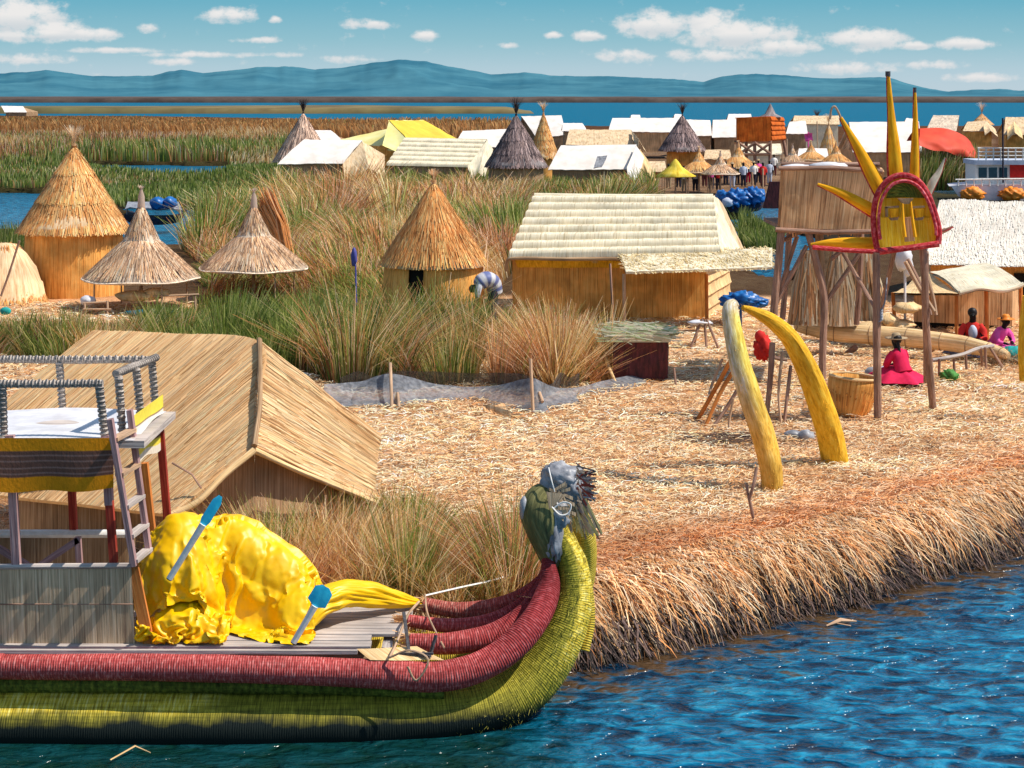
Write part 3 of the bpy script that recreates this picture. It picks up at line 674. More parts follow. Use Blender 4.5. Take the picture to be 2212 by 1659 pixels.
bed('reed_bed', 'back', 52000, lambda X, Y: .85+.55*fbm(X*.22, Y*.22, 0, 91)*sst(52, 66, Y), .04, .40, 'bushy rust brown reeds behind the thatched parasols', seed=4, dark=.07, lean=.3, cs=.30, jag=.9, tuft=3.4, gain=1.3)
bed('reed_bed', 'village', 16000, lambda X, Y: 1.0+0*X, .055, .72, 'green reeds growing in front of the far white roofed huts', seed=5, dark=.3, cs=.2, tuft=4, gain=1.2)
bed('reed_bed', 'field', 42000, lambda X, Y: .45+1.0*sst(150, 175, Y), .10, lambda X, Y: .62-.35*sst(170, 250, Y), 'green and straw coloured reed marsh behind the tall conical hut', seed=6, dark=.7, cs=.07, lean=.2, gain=1.25)
bed('reed_bed', 'orange', 30000, lambda X, Y: 1.5-.9*sst(300, 480, Y), .34, lambda X, Y: .12, 'wide orange brown reed marsh stretching to the far channel', seed=7, dark=.85, cs=.025, lean=.2, pal=np.array([(.62,.28,.09), (.72,.36,.12), (.50,.21,.07), (.80,.46,.18)]))
bed('reed_bed', 'shore', 1800, lambda X, Y: .7+0*X, .03, .8, 'green reeds on the pond shore at the left edge', seed=8, cs=.3)
bed('reed_bed', 'canal', 3500, lambda X, Y: .95+.2*np.sin(X), .035, .95, 'dense green reed tuft in the canal behind the long hut', seed=9, cs=.5, lean=.5)
bed('reed_bed', 'right', 4000, lambda X, Y: 1.8+0*X, .06, .9, 'green reeds below the orange red tent', seed=10, cs=.15)
# ---- far reed banks and hills
def bank(name, label, y0, y1, x0, x1, h, c1, c2, seed, n=260):
    xs = np.linspace(x0, x1, n); rows = []
    cols = []
    for k, (yy, hf) in enumerate(((y0, 0), (y0+3, .8), (y0+(y1-y0)*.3, 1), (y1, 1))):
        z = h*hf*(.62+.6*fbm(xs*.012, 0*xs+k, 0, seed))*sst(x0, x0+12, xs)*sst(x1, x1-12, xs) if hf else xs*0-.3
        rows.append(np.stack([xs, np.full(n, float(yy))+4*(fbm(xs*.02, 0*xs, 0, seed+5)-.5), z], -1))
        f = fbm(xs*.012, 0*xs+k*2, 0, seed+2)[:, None]; cols.append((c1*(1-f)+c2*f)*(.6 if k == 0 else 1))
    mb = MB(); mb.grid(np.stack(rows, 1)[::-1], col=np.stack(cols, 1)[::-1])
    m = surf(name+'_green', (1, 1, 1), (.55, .5, .5), scale=.06, rough=.95, bump=0, stretch=(1, .3, 2))
    return solo(name, label, 'reeds', mb, m, (0, 0, 0), kind='stuff')
bank('far_reed_bank', 'thin olive reed strip in the channel beyond the orange marsh', 660, 800, -900, 8, 2.3, A(.13,.14,.05), A(.30,.20,.08), 1, 420)
bank('far_reed_bank', 'long brown reed bank across the lake below the hills', 1800, 4600, -3400, 3400, 5.6, A(.09,.065,.055), A(.16,.115,.09), 2, 500)
prof = [(-500,150), (-200,165), (0,158), (60,155), (100,152), (150,158), (200,165), (330,163), (360,155), (390,150), (440,158), (490,153), (560,145), (620,143), (680,150), (740,146), (780,140), (820,133), (860,130), (920,132), (980,145), (1060,160), (1130,157), (1200,163), (1300,165), (1420,168), (1520,177), (1560,165), (1600,160), (1680,161), (1740,166), (1800,170), (1900,166), (1930,170), (1960,180), (2000,190), (2050,198), (2100,194), (2160,192), (2212,196), (2400,180), (2800,190)]
pu, pv = np.array(prof).T
def hills(name, label, Yd, sc, off, c1, c2, seed, lift=0):
    uu = np.linspace(-700, 2900, 700); vv = np.interp(uu+off, pu, pv); hgt = (HZ-vv)/F2*Yd*sc
    hgt = hgt*(1+.06*(fbm(uu*.03, 0*uu, 0, seed)-.5))+(fbm(uu*.09, 0*uu, 0, seed+1)-.5)*9+H+lift
    X = (uu-1106)/F2*Yd; rows = []
    K = 14
    for k in range(K+1):
        f = k/K; y = Yd-2600*(1-f)
        rid = fbm(X*.0011+f*.8, 0*X+f*3, 0, seed+4, 5)
        z = hgt*(f**.75)*(1-.6*(1-f**2)*np.abs(2*rid-1)*2.0)
        rows.append(np.stack([X*y/Yd, 0*X+y, np.maximum(z, -1) if k else 0*X-2], -1))
    mb = MB(); mb.grid(np.stack(rows, 1)[:, ::-1])
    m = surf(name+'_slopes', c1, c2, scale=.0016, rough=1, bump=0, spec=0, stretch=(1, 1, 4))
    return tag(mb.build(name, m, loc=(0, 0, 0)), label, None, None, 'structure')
hills('distant_hills', 'hazy blue hills on the far shore', 15000, 1, 0, (.070,.205,.262), (.035,.135,.195), 3)  # blue distance haze is put into the slope colours
# ================================================================ thatch helpers
TC = {'gold': np.array([(.92,.66,.40), (.95,.74,.48), (.86,.56,.30), (.97,.84,.62), (.72,.42,.22)]),
      'grey': np.array([(.86,.70,.56), (.95,.86,.78), (.72,.55,.44), (.40,.29,.24), (.88,.62,.42)]),
      'orange': np.array([(.92,.58,.30), (.95,.70,.42), (.84,.46,.22), (.97,.82,.58), (.66,.34,.16)]),
      'dark': np.array([(.22,.18,.18), (.36,.30,.29), (.55,.47,.45), (.12,.10,.11), (.45,.36,.33)])}
def cone_thatch(mb, c, z0, r0, z1, r1, n, pal, ln=(.25, .6), wd=.014, lift=.02, seed=0, z_r=None, ragged=.06, tiers=None):
    """reed ribbons lying down the slope of a cone from (r1,z1) tip to (r0,z0) eave"""
    r = np.random.RandomState(seed); Ls = math.hypot(r0-r1, z1-z0)
    f = np.sqrt(r.uniform(0, 1, n))
    if tiers: f = np.clip(np.where(r.rand(n) < .5, np.round(f*tiers)/tiers-.0, f)+r.normal(0, .01, n), 0, 1)
    a = r.uniform(0, 2*np.pi, n); l = r.uniform(*ln, n); end = f+r.uniform(0, ragged, n)*(f > .93)
    start = np.maximum(f-l/Ls, 0)
    pts = []
    for k, q in enumerate((start, (start+end)/2, end)):
        rr = r1+(r0-r1)*q; zz = z1+(z0-z1)*q; aa = a+r.normal(0, .012, n)*k*.5
        up = lift*(.4+.6*r.rand(n))*(k*.6+.3)
        pts.append(np.stack([c[0]+(rr+up)*np.cos(aa), c[1]+(rr+up)*np.sin(aa), c[2]+zz+up], -1))
    lum = (.82+.32*vn(np.cos(a)*4+9, np.sin(a)*4+9, f*3, seed))[:, None]
    band = np.exp(-(((f*tiers+.12) % 1-.12)/.10)**2)[:, None]*(f > .3)[:, None] if tiers else np.exp(-((f-.97)/.05)**2)[:, None]
    cc = TC[pal][r.choice(len(TC[pal]), n)]*(.88+.22*r.rand(n, 1))*lum*(1+.22*band)
    cc = np.clip(cc*(2.7 if pal == 'dark' else 1.25 if pal == 'grey' else 1.12), 0, 2.2 if pal == 'dark' else 1.15 if pal == 'grey' else 1.03)
    mb.strips(np.stack(pts, 1), wd*np.array([1, 1, .7])[None], np.stack([-np.sin(a), np.cos(a), 0*a], -1), cc)
def sprigs(mb, c, n, hh, sp, wd, pal, seed=0, down=False):
    r = np.random.RandomState(seed); a = r.uniform(0, 2*np.pi, n); k = r.uniform(.3, 1, n)
    P0 = np.tile(np.asarray(c, float), (n, 1)); s = -1 if down else 1
    P1 = P0+np.stack([np.cos(a)*sp*.35*k, np.sin(a)*sp*.35*k, s*hh*.55*np.ones(n)], -1)
    P2 = P0+np.stack([np.cos(a)*sp*k, np.sin(a)*sp*k, s*hh*r.uniform(.7, 1.1, n)], -1)
    mb.strips(np.stack([P0, P1, P2], 1), wd*np.array([1, .9, .4])[None], np.stack([-np.sin(a), np.cos(a), 0*a], -1), TC[pal][r.choice(len(TC[pal]), n)])
def zv(v, Y): return H-(v-HZ)*Y/F2
def xu(u, Y): return (u-1106)*Y/F2

def conical_hut(label, u, Y, hw_eave, v_eave, hw_wall, v_base, v_tip, roofmat, wallmat, pal, tiers=3, n=3500, tuft=True, door=None, group=None, name='conical_hut', wd=.02, concave=.0, seed=0, sq=0):
    c = A(xu(u, Y), Y, 0); zb = zv(v_base, Y); t = thing(name, label, 'hut', (c[0], c[1], zb), group)
    ze, zt = zv(v_eave, Y), zv(v_tip, Y); re, rw = hw_eave*Y/F2, hw_wall*Y/F2
    mb = MB(); gap = []
    if door is None: mb.lathe([(rw*1.0, zb-.3), (rw*1.02, (zb+ze)/2), (rw*.98, ze+.12)], c, 40, wob=.02, sq=sq)
    else:
        a0 = math.radians(270+door[0]); da = math.radians(door[1])
        mb.lathe([(rw, zb-.3), (rw*1.02, (zb+ze)/2), (rw*.98, ze+.12)], c, 40, wob=.02, a0=a0+da, a1=a0+2*np.pi-da)
    mb.build('wall', wallmat, t)
    if door is not None:
        d = MB(); d.lathe([(rw*.93, zb-.3), (rw*.93, ze-.02)], c, 8, a0=a0-da*1.1, a1=a0+da*1.1); d.build('doorway', M['black'], t)
    mb = MB(); prof = []; K = max(tiers, 1)*4
    for i in range(K+1):
        f = i/K; rr = re*(f**(1+concave)); st = .035*re*((f*tiers) % 1) if tiers else 0
        prof.append((max(rr+st, .03), zt+(ze-zt)*f-(0 if i % 4 or not i else .0)))
    prof.append((re*.9, ze-.03)); prof.append((rw*.8, ze+.05))
    mb.lathe(prof, c, 44, wob=.035, seed=seed, sq=sq)
    if n: cone_thatch(mb, c, ze, re*1.0, zt, .04, n, pal, (.45*re, .9*re) if not tiers else (.35*re, .6*re), wd, .02+.008*re, seed, tiers=tiers if tiers else None, ragged=.035) if not concave and not sq else None
    mb.build('roof', roofmat, t)
    if tuft:
        mb = MB(); mb.tube([c+A(0, 0, zt-.25), c+A(0, 0, zt+.02), c+A(0, 0, zt+.1)], [.09, .055, .075], 8, col=TC[pal][0])
        sprigs(mb, c+A(0, 0, zt+.05), 110, tuft if tuft is not True else .35, (tuft if tuft is not True else .35)*.7, .02, pal, seed)
        mb.build('finial', M['blade'] if pal != 'dark' else M['thatch_dark'], t)
    return t

def parasol(label, u, Y, hw, v_rim, v_tip, v_base, pal, mat, group, n=2600, top=.35, wd=.02, seed=0, tiers=2, posts=True, knob=True):
    c = A(xu(u, Y), Y, 0); zb = zv(v_base, Y); t = thing('thatched_parasol', label, 'parasol', (c[0], c[1], zb), group)
    zr, zt, r = zv(v_rim, Y), zv(v_tip, Y), hw*Y/F2
    mb = MB(); zm = zr+(zt-zr)*.42; rm = r*.30
    prof = [(.05, zt-.25*(zt-zr)), (rm*.55, zm+(zt-zm)*.35), (rm, zm+.02), (rm*1.08, zm-.02), (r*.66, zr+(zm-zr)*.42+.02), (r*.68, zr+(zm-zr)*.42-.03), (r, zr), (r*.98, zr-.05), (r*.6, zr+.1), (.03, zm)]
    mb.lathe(prof, c, 40, wob=.04, seed=seed)
    if n:
        cone_thatch(mb, c, zm, rm, zt-.2*(zt-zr), .05, n//5, pal, (.2*r, .4*r), wd, .02, seed)
        cone_thatch(mb, c, zr, r, zm, rm, n*4//5, pal, (.5*r, .8*r), wd, .02, seed+1, ragged=.02)
        a = np.linspace(0, 6.2832, 41); mb.tube(np.stack([c[0]+r*np.cos(a), c[1]+r*np.sin(a), c[2]+zr-.01+.02*np.sin(a*5+seed)], -1), .022, 6, caps=False, col=A(1.5, 1.5, 1.5), wob=.3)
    mb.build('canopy', mat, t)
    if knob:
        mb = MB(); mb.tube([c+A(0, 0, zt-.28*(zt-zr)), c+A(0, 0, zt-.1*(zt-zr)), c+A(0, 0, zt)], [.05*r+.02, .045*r+.02, .02], 8, wob=.2, col=TC[pal][2])
        sprigs(mb, c+A(0, 0, zt-.05*(zt-zr)), 30, .12*r, .1*r, wd, pal, seed); mb.build('tied_tip', M['blade'], t)
    mb = MB(); mb.tube([c+A(0, 0, zb-.3), c+A(0, 0, zm)], .05, 7); mb.build('pole', M['wood_light'], t)
    if posts:
        for k in range(4):
            a = math.radians(35+90*k); q = c+A(math.cos(a)*r*.85, math.sin(a)*r*.85, 0)
            mb = MB(); mb.tube([q+A(0, 0, zb-.3), q+A(0, 0, zr+.06)], .022, 6); mb.build('post', M['wood_light'], t)
    return t

# ================================================================ big reed boat
B = thing('reed_boat', 'large two hulled reed boat with red bundle rims, cabin and animal head prow', 'boat', G(600, 1600, 0))
def path(rows, n=6):            # rows: u, v, Y, radius_units(, depth radius m)
    rows = np.array([r if len(r) == 5 else (*r, r[3]*r[2]/F2) for r in rows], float); q = crs(rows, n)
    pts = np.stack([xu(q[:, 0], q[:, 2]), q[:, 2], zv(q[:, 1], q[:, 2])], 1)
    return pts, q[:, 3]*q[:, 2]/F2, q[:, 4]
def hullcols(p, r):
    f = sst(.25, .75, p[:, 0]); return f
hp = [(-900,1530,18.5,70,.62), (-120,1543,18.35,78,.62), (300,1545,18.35,76,.62), (700,1545,18.35,72,.6), (900,1538,18.4,68,.55), (1040,1522,18.5,64,.48), (1120,1488,18.6,60,.42), (1180,1425,18.7,54,.36), (1220,1350,18.8,48,.31), (1238,1280,18.9,42,.26), (1236,1220,18.95,34,.22), (1218,1175,19.0,27,.19), (1200,1130,19.05,22,.16)]
pts, r1, r2 = path(hp)
mb = MB(); mb.tube(pts, r1, 40, r2=r2, ref=(0, 1, 0), wob=.03, seed=2); 
m_h, th, nsh, Lh, bh = nt('green_hull_reeds')       # green paint, yellow sunlit strip and stem edge painted in, black at the waterline
src = M['hull']
def reedcol(t, cols, su, sv):
    uv = N(t, 'ShaderNodeUVMap'); mp = N(t, 'ShaderNodeMapping'); mp.inputs['Scale'].default_value = (su, sv, 1); t.links.new(uv.outputs[0], mp.inputs[0])
    n = N(t, 'ShaderNodeTexNoise'); n.inputs['Scale'].default_value = 1; n.inputs['Detail'].default_value = 3; n.inputs['Roughness'].default_value = .6; t.links.new(mp.outputs[0], n.inputs['Vector'])
    r = ramp(t, cols, [.32, .5, .68]); t.links.new(n.outputs[0], r.inputs[0]); return r.outputs[0], n.outputs[0], uv
cg, ng, uvh = reedcol(th, [(.13,.12,.012), (.31,.27,.025), (.50,.42,.05)], 7, 55)
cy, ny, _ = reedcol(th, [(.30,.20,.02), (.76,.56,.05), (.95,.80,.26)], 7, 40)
def hm_(op, a, b=None, clamp=False):
    n = N(th, 'ShaderNodeMath', operation=op, use_clamp=clamp)
    for i, q in enumerate((a, b)):
        if q is None: continue
        if isinstance(q, (int, float)): n.inputs[i].default_value = q
        else: Lh.new(q, n.inputs[i])
    return n.outputs[0]
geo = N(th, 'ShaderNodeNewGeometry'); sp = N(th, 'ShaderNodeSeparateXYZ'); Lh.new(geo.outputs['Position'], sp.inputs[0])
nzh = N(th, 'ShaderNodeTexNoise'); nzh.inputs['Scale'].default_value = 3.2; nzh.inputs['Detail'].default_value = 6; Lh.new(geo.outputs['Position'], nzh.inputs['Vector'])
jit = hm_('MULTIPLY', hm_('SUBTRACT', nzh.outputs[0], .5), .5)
# painted sunlit strip: z .22-.42, x < -2.7 ; plus the yellow stem edge (x high)
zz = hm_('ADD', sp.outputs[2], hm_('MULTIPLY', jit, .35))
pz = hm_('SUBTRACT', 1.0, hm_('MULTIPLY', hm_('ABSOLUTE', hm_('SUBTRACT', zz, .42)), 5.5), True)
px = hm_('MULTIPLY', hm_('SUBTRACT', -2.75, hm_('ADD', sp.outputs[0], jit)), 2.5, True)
sunlit_patch = hm_('MULTIPLY', hm_('MULTIPLY', pz, px), 3.0, True)
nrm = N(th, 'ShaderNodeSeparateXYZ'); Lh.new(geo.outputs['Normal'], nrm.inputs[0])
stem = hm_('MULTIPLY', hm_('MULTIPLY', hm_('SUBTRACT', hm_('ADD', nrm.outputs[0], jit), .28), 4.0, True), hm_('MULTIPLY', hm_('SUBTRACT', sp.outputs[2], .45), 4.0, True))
yellow_mask = hm_('MAXIMUM', sunlit_patch, hm_('MULTIPLY', stem, hm_('MULTIPLY', hm_('ADD', sp.outputs[0], .2), 3.0, True)))
mxh = N(th, 'ShaderNodeMix'); mxh.data_type = 'RGBA'; Lh.new(yellow_mask, mxh.inputs[0]); Lh.new(cg, mxh.inputs[6]); Lh.new(cy, mxh.inputs[7])
wet = hm_('MULTIPLY', hm_('SUBTRACT', hm_('ADD', sp.outputs[2], hm_('MULTIPLY', jit, .6)), .15), 7.0, True)
c6, n6, _ = reedcol(th, [(.45, .45, .42), (.95, .95, .9), (1.3, 1.25, 1.15)], 50, 1.6)
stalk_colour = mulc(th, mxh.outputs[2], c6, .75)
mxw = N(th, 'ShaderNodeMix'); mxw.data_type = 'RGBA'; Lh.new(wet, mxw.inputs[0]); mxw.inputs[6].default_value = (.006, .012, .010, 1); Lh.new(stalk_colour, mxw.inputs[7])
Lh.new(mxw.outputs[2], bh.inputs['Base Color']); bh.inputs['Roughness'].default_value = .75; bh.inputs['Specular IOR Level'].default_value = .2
wvh = N(th, 'ShaderNodeTexWave'); wvh.bands_direction = 'Y'; wvh.inputs['Scale'].default_value = 14; wvh.inputs['Distortion'].default_value = 2; Lh.new(uvh.outputs[0], wvh.inputs[0])
bph = N(th, 'ShaderNodeBump'); bph.inputs['Strength'].default_value = .7; bph.inputs['Distance'].default_value = .015
Lh.new(hm_('ADD', ng, hm_('MULTIPLY', wvh.outputs[1], .3)), bph.inputs['Height']); Lh.new(bph.outputs[0], bh.inputs['Normal'])
def whiskers(mb, pts, r1, r2, n, i0, seed, ln=.05, colp=((.42,.40,.06), (.2,.2,.03), (.62,.54,.14), (.05,.06,.015))):
    """little reed ends standing off a bundle"""
    r = np.random.RandomState(seed); i = r.randint(i0, len(pts)-1, n); f = r.rand(n)[:, None]
    p = pts[i]*(1-f)+pts[i+1]*f; tg = norm(pts[i+1]-pts[i]); a = r.uniform(-np.pi, np.pi, n)
    side = norm(A(0, 1, 0)-(tg@A(0, 1, 0))[:, None]*tg); oth = np.cross(tg, side)
    nn = oth*np.cos(a)[:, None]+side*np.sin(a)[:, None]
    q = p+oth*(np.cos(a)*r1[i])[:, None]+side*(np.sin(a)*r2[i])[:, None]
    e = q+nn*(ln*r.uniform(.2, .7, n))[:, None]+tg*(r.normal(0, .5, n)*ln)[:, None]-A(0, 0, 1)*(ln*.5*r.rand(n))[:, None]
    mb.strips(np.stack([q-nn*.01, e], 1), np.array([.008, .003])[None], np.cross(tg, nn)+tg*.2, np.array(colp)[r.choice(len(colp), n)])
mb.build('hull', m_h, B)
mb = MB(); whiskers(mb, pts, r1, r2, 2600, 26, 5, .045, ((.30,.28,.04), (.2,.2,.03), (.55,.46,.10), (.05,.06,.015))); 
wsk = mb.build('hull_whiskers', M['strawbits'], B); tag(wsk, None, kind='stuff')
hp2 = [(-900,1430,20.2,60,.5), (0,1430,20.2,60,.5), (700,1425,20.2,58,.5), (950,1415,20.1,55,.45), (1100,1385,20,50,.38), (1190,1340,19.9,44,.3), (1240,1280,19.8,36,.24), (1263,1215,19.7,26,.19), (1262,1150,19.55,23,.17), (1240,1095,19.4,20,.15), (1215,1060,19.2,18,.13)]
p2, q1, q2 = path(hp2); mb = MB(); mb.tube(p2, q1, 24, r2=q2, ref=(0, 1, 0), wob=.04); o = mb.build('hull', M['hull_yellow'], B); o['label'] = 'far hull with faded yellow stem'
mb = MB(); mb.tube(path([(1205,1110,19.0,14), (1245,1190,19.05,13), (1268,1265,19.05,12), (1274,1340,19.0,10), (1262,1405,18.9,8)])[0], .055, 10); mb.build('stem_bundle', M['hull_yellow'], B)
REDS = [
 [(-900,1430,17.95,28), (-60,1437,17.95,27), (0,1440,17.95,27), (400,1442,17.95,29), (800,1455,17.95,31), (930,1462,17.98,32), (1010,1450,18.05,32), (1075,1420,18.15,32), (1130,1372,18.3,32), (1168,1318,18.5,29), (1186,1268,18.7,24), (1186,1230,18.8,18), (1181,1195,18.85,11)],
 [(885,1388,18.5,20), (960,1390,18.5,23), (1040,1380,18.55,25), (1100,1353,18.65,24), (1145,1312,18.8,21), (1172,1265,18.95,16), (1183,1220,19.0,10)],
 [(880,1340,18.95,13), (950,1350,18.95,15), (1020,1350,18.98,17), (1080,1335,19.05,18), (1130,1305,19.1,16), (1163,1265,19.15,13), (1180,1225,19.2,8)],
 [(915,1306,19.55,15), (980,1318,19.5,17), (1040,1316,19.5,19), (1095,1303,19.45,18), (1140,1278,19.4,14), (1170,1250,19.35,10)]]
for k, rows in enumerate(REDS):
    p, r, _ = path(rows); mb = MB()
    f = sst(.0, 1.0, (p[:, 0]+1.3)/2.2)[:, None] if k == 0 else sst(-.1, 1.0, (p[:, 0]+.8)/1.3)[:, None]
    c = (1-f)*(A(1.35, 1.3, 1.3) if k != 3 else A(1.35, 1.9, 1.6))+f*A(.60, .28, .40)
    mb.tube(p, r, 18, ref=(0, 1, 0), wob=.05, seed=k, col=c)
    mb.build('rim_bundle', M['red_reed'], B)
    if k:      # frayed butt end
        mb = MB(); sprigs(mb, p[0], 0 or 1, .01, .01, .01, 'gold'); r_ = np.random.RandomState(k); n = 90; a = r_.uniform(0, 6.28, n); q = r_.uniform(.2, 1, n)*r[0]
        st = p[0]+np.stack([0*a+.04, np.cos(a)*q, np.sin(a)*q], -1)
        mb.strips(np.stack([st, st-np.stack([r_.uniform(.05, .22, n), r_.normal(0, .03, n), r_.normal(0, .03, n)], -1)], 1), .009, np.stack([0*a, np.sin(a), np.cos(a)], -1), TC['gold'][r_.choice(5, n)]*A(.9, .75, .6))
        mb.build('frayed_end', M['strawbits'], B)
mb = MB(); mb.tube([P(-900,1436,18.25), P(300,1436,18.25), P(860,1440,18.3)], .17, 10, ref=(0, 1, 0)); mb.build('light_block_bundle', M['straw_dark'], B)  # added bundle, blocks sunlight in the gap between rim and deck
mb = MB(); mb.tube([P(-900,1474,18.08), P(300,1474,18.08), P(700,1478,18.08), P(960,1488,18.12)], .10, 10, ref=(0, 1, 0)); mb.build('light_block_bundle', M['hull'], B)  # second added bundle, keeps the sun off the hull top
# deck of grey planks
for k in range(9):
    y0 = 18.12+k*.205; xe = xu(860+3*k+random.uniform(-22, 18), y0+.1) if k > 1 else xu(800, y0)
    mb = MB(); mb.box(((xe-10)/2+xe/2-.0, y0+.095, .80+random.uniform(-.006, .006)), (10, .19, .03)); 
    mb.build('deck_plank', M['wood_grey'], B)
mb = MB(); mb.bar(P(-500,1406,17.98), P(772,1408,17.98), .05, .035); mb.build('deck_edge_board', M['wood_grey'], B)
mb = MB(); mb.box((xu(600, 19), 19.1, .70), (.12, 1.7, .12)); mb.box((xu(845, 19), 19.1, .70), (.1, 1.7, .1)); mb.box((xu(200, 19), 19.1, .70), (.12, 1.7, .12)); mb.build('deck_beam', M['wood_grey'], B)
mb = MB(); mb.quad(P(770,1404,18.05), P(900,1398,18.2), P(960,1425,18.0), P(800,1425,17.9), 6, 3, noise=.02); mb.build('reed_packing', M['bundle'], B)
# oar fork irons and rope
mb = MB()
for a, b in (((872,1322,18.3), (884,1412,18.1)), ((942,1372,18.1), (930,1412,18.05)), ((862,1412,18.05), (936,1412,18.0)), ((884,1412,18.1), (930,1418,17.95))):
    mb.bar(P(*a), P(*b), .03, .02)
mb.build('oar_rest', M['iron'], B)
def rope(rows, r, name, mat, parent, n=5):
    q = crs(np.array([P(*k) for k in rows]), n); mb = MB(); mb.tube(q, r, 6); return mb.build(name, mat, parent)
rope([(918,1287,19.6), (1000,1268,19.9), (1060,1255,20.2), (1108,1240,20.6)], .012, 'mooring_rope', M['white_paint'], B)
rope([(905,1300,19.3), (880,1330,18.7), (860,1380,18.3), (842,1420,17.85)], .014, 'lashing_rope', M['wood_light'], B)
rope([(842,1420,17.85), (885,1405,17.8), (925,1425,17.75), (900,1470,17.72), (880,1440,17.74)], .011, 'lashing_rope', M['wood_light'], B)
rope([(918,1284,19.5), (925,1330,18.9), (960,1400,18.3)], .010, 'lashing_rope', M['wood_light'], B)
# animal head wrapped in plastic at the top of the prow
hd = MB(); hd.tube(path([(1196,1215,18.95,24,.15), (1186,1180,18.9,33,.17), (1172,1140,18.85,40,.19), (1166,1105,18.85,42,.2), (1172,1075,18.9,33,.18), (1186,1058,18.95,18,.12)], 5)[0], path([(1196,1215,18.95,24,.15), (1186,1180,18.9,33,.17), (1172,1140,18.85,40,.19), (1166,1105,18.85,42,.2), (1172,1075,18.9,33,.18), (1186,1058,18.95,18,.12)], 5)[1], 18, ref=(0, 1, 0), wob=.12)
HD = hd.build('animal_head', M['head_reed'], B)
mb = MB(); mb.blob(P(1133,1100,18.82), (.055, .09, .13), 14, .3); mb.build('ear', M['grey_sheet'], HD)
mb = MB(); mb.blob(P(1212,1032,18.95), (.21, .18, .15), 40, .25, 2.2, 3, fold=.22); mb.blob(P(1235,1055,18.9), (.13, .12, .14), 30, .25, 2.5, 5, fold=.25); mb.blob(P(1195,1150,18.86), (.10, .17, .32), 36, .2, 2.6, 8, fold=.25); mb.blob(P(1205,1110,18.8), (.12, .1, .16), 30, .2, 2.6, 9, fold=.25)
mb.build('plastic_wrap', M['grey_sheet'], HD)
mb = MB()
for k in range(16):
    c = P(1180+random.uniform(0, 42), random.uniform(1050, 1100), 18.72); a = random.uniform(-.9, .6); l = random.uniform(.08, .2)
    mb.quad(c, c+A(l*math.cos(a), -.01, l*math.sin(a)), c+A(l*math.cos(a), -.02, l*math.sin(a)-.035), c-A(0, 0, .03), 4, 2, noise=.01, seed=k)
mb.quad(P(1180,1062,18.68), P(1225,1068,18.68), P(1208,1082,18.66), P(1186,1100,18.66), 5, 4, noise=.02)
mb.build('reed_snout', M['grey_mat'], HD)
rope([(1185,1010,18.8), (1192,1040,18.7), (1198,1062,18.7)], .007, 'string', M['white_paint'], HD)
rope([(1192,1095,18.66), (1210,1112,18.62), (1228,1108,18.62), (1233,1090,18.64), (1215,1085,18.66), (1196,1098,18.66)], .008, 'string', M['white_paint'], HD)
mb = MB(); r_ = np.random.RandomState(3); n = 130
a = r_.uniform(-1.2, .5, n); p0 = np.stack([np.full(n, P(1245,1040,18.9)[0]), 18.9+r_.normal(0, .06, n), P(1245,1045,18.9)[2]+r_.normal(0, .07, n)], -1)
e = p0+np.stack([np.cos(a)*r_.uniform(.05, .22, n), r_.normal(0, .05, n), np.sin(a)*.22], -1)
mb.strips(np.stack([p0, e], 1), .016, np.stack([-np.sin(a), 0*a, np.cos(a)], -1), np.array([(.25,.2,.2), (.45,.42,.42), (.5,.36,.25), (.3,.05,.03), (.12,.1,.1)])[r_.choice(5, n)])
n = 70; p0 = P(1240,1075,18.95)+r_.normal(0, .05, (n, 3)); e = p0+np.stack([r_.uniform(0, .22, n), r_.normal(0, .04, n), -r_.uniform(.15, .42, n)], -1)
mb.strips(np.stack([p0, e], 1), .018, np.stack([1+0*a[:n], 0*a[:n], .4+0*a[:n]], -1), np.array([(.5,.38,.24), (.3,.2,.14), (.62,.5,.2)])[r_.choice(3, n)])
mb.build('frayed_reeds', M['strawbits'], HD)
# cabin
Yn, Yf = 18.25, 19.75
mb = MB(); mb.quad(P(-400,1222,Yn), P(285,1222,Yn), P(293,1392,Yn), P(-400,1392,Yn), 40, 8, noise=.01, thick=.03); mb.build('side_screen', M['grey_mat'], B)
mb = MB(); mb.tube([P(-400,1222,Yn-.02), P(0,1224,Yn-.02), P(284,1222,Yn-.02)], .03, 8); mb.build('screen_top_rail', M['wood_grey'], B)
mb = MB(); mb.tube([P(-400,1305,Yn-.03), P(288,1305,Yn-.03)], .007, 5); mb.build('screen_cord', M['wood'], B)
mb = MB(); mb.bar(P(285,1215,Yn), P(322,1392,Yn-.02), .11, .05); o = mb.build('corner_board', M['orange_wood'], B)
mb = MB(); mb.quad(P(-400,1150,Yf), P(292,1150,Yf), P(292,1300,Yf), P(-400,1300,Yf), 20, 6, noise=.01, thick=.03); mb.build('side_screen', M['straw_dark'], B)
mb = MB(); mb.tube([P(-400,1153,Yf-.03), P(0,1153,Yf-.03), P(290,1153,Yf-.03)], .045, 8); mb.build('screen_top_rail', M['white_paint'], B)
def bars(name, mat, lst, w, parent=B, h=None):
    for a, b in lst:
        mb = MB(); mb.bar(P(*a), P(*b), w, h); mb.build(name, mat, parent)
bars('brace', M['mauve_wood'], [((85,1222,18.6), (170,1165,18.6)), ((168,1160,18.6), (172,1222,18.6)), ((-60,1150,18.6), (60,1222,18.6))], .06)
bars('cabin_post', M['mauve_wood'], [((22,940,Yn), (36,1222,Yn)), ((228,940,Yn+.05), (236,1090,Yn+.05)), ((-250,940,Yn), (-250,1222,Yn)), ((-392,940,Yn), (-392,1222,Yn)), ((-392,940,Yf), (-392,1160,Yf))], .08)
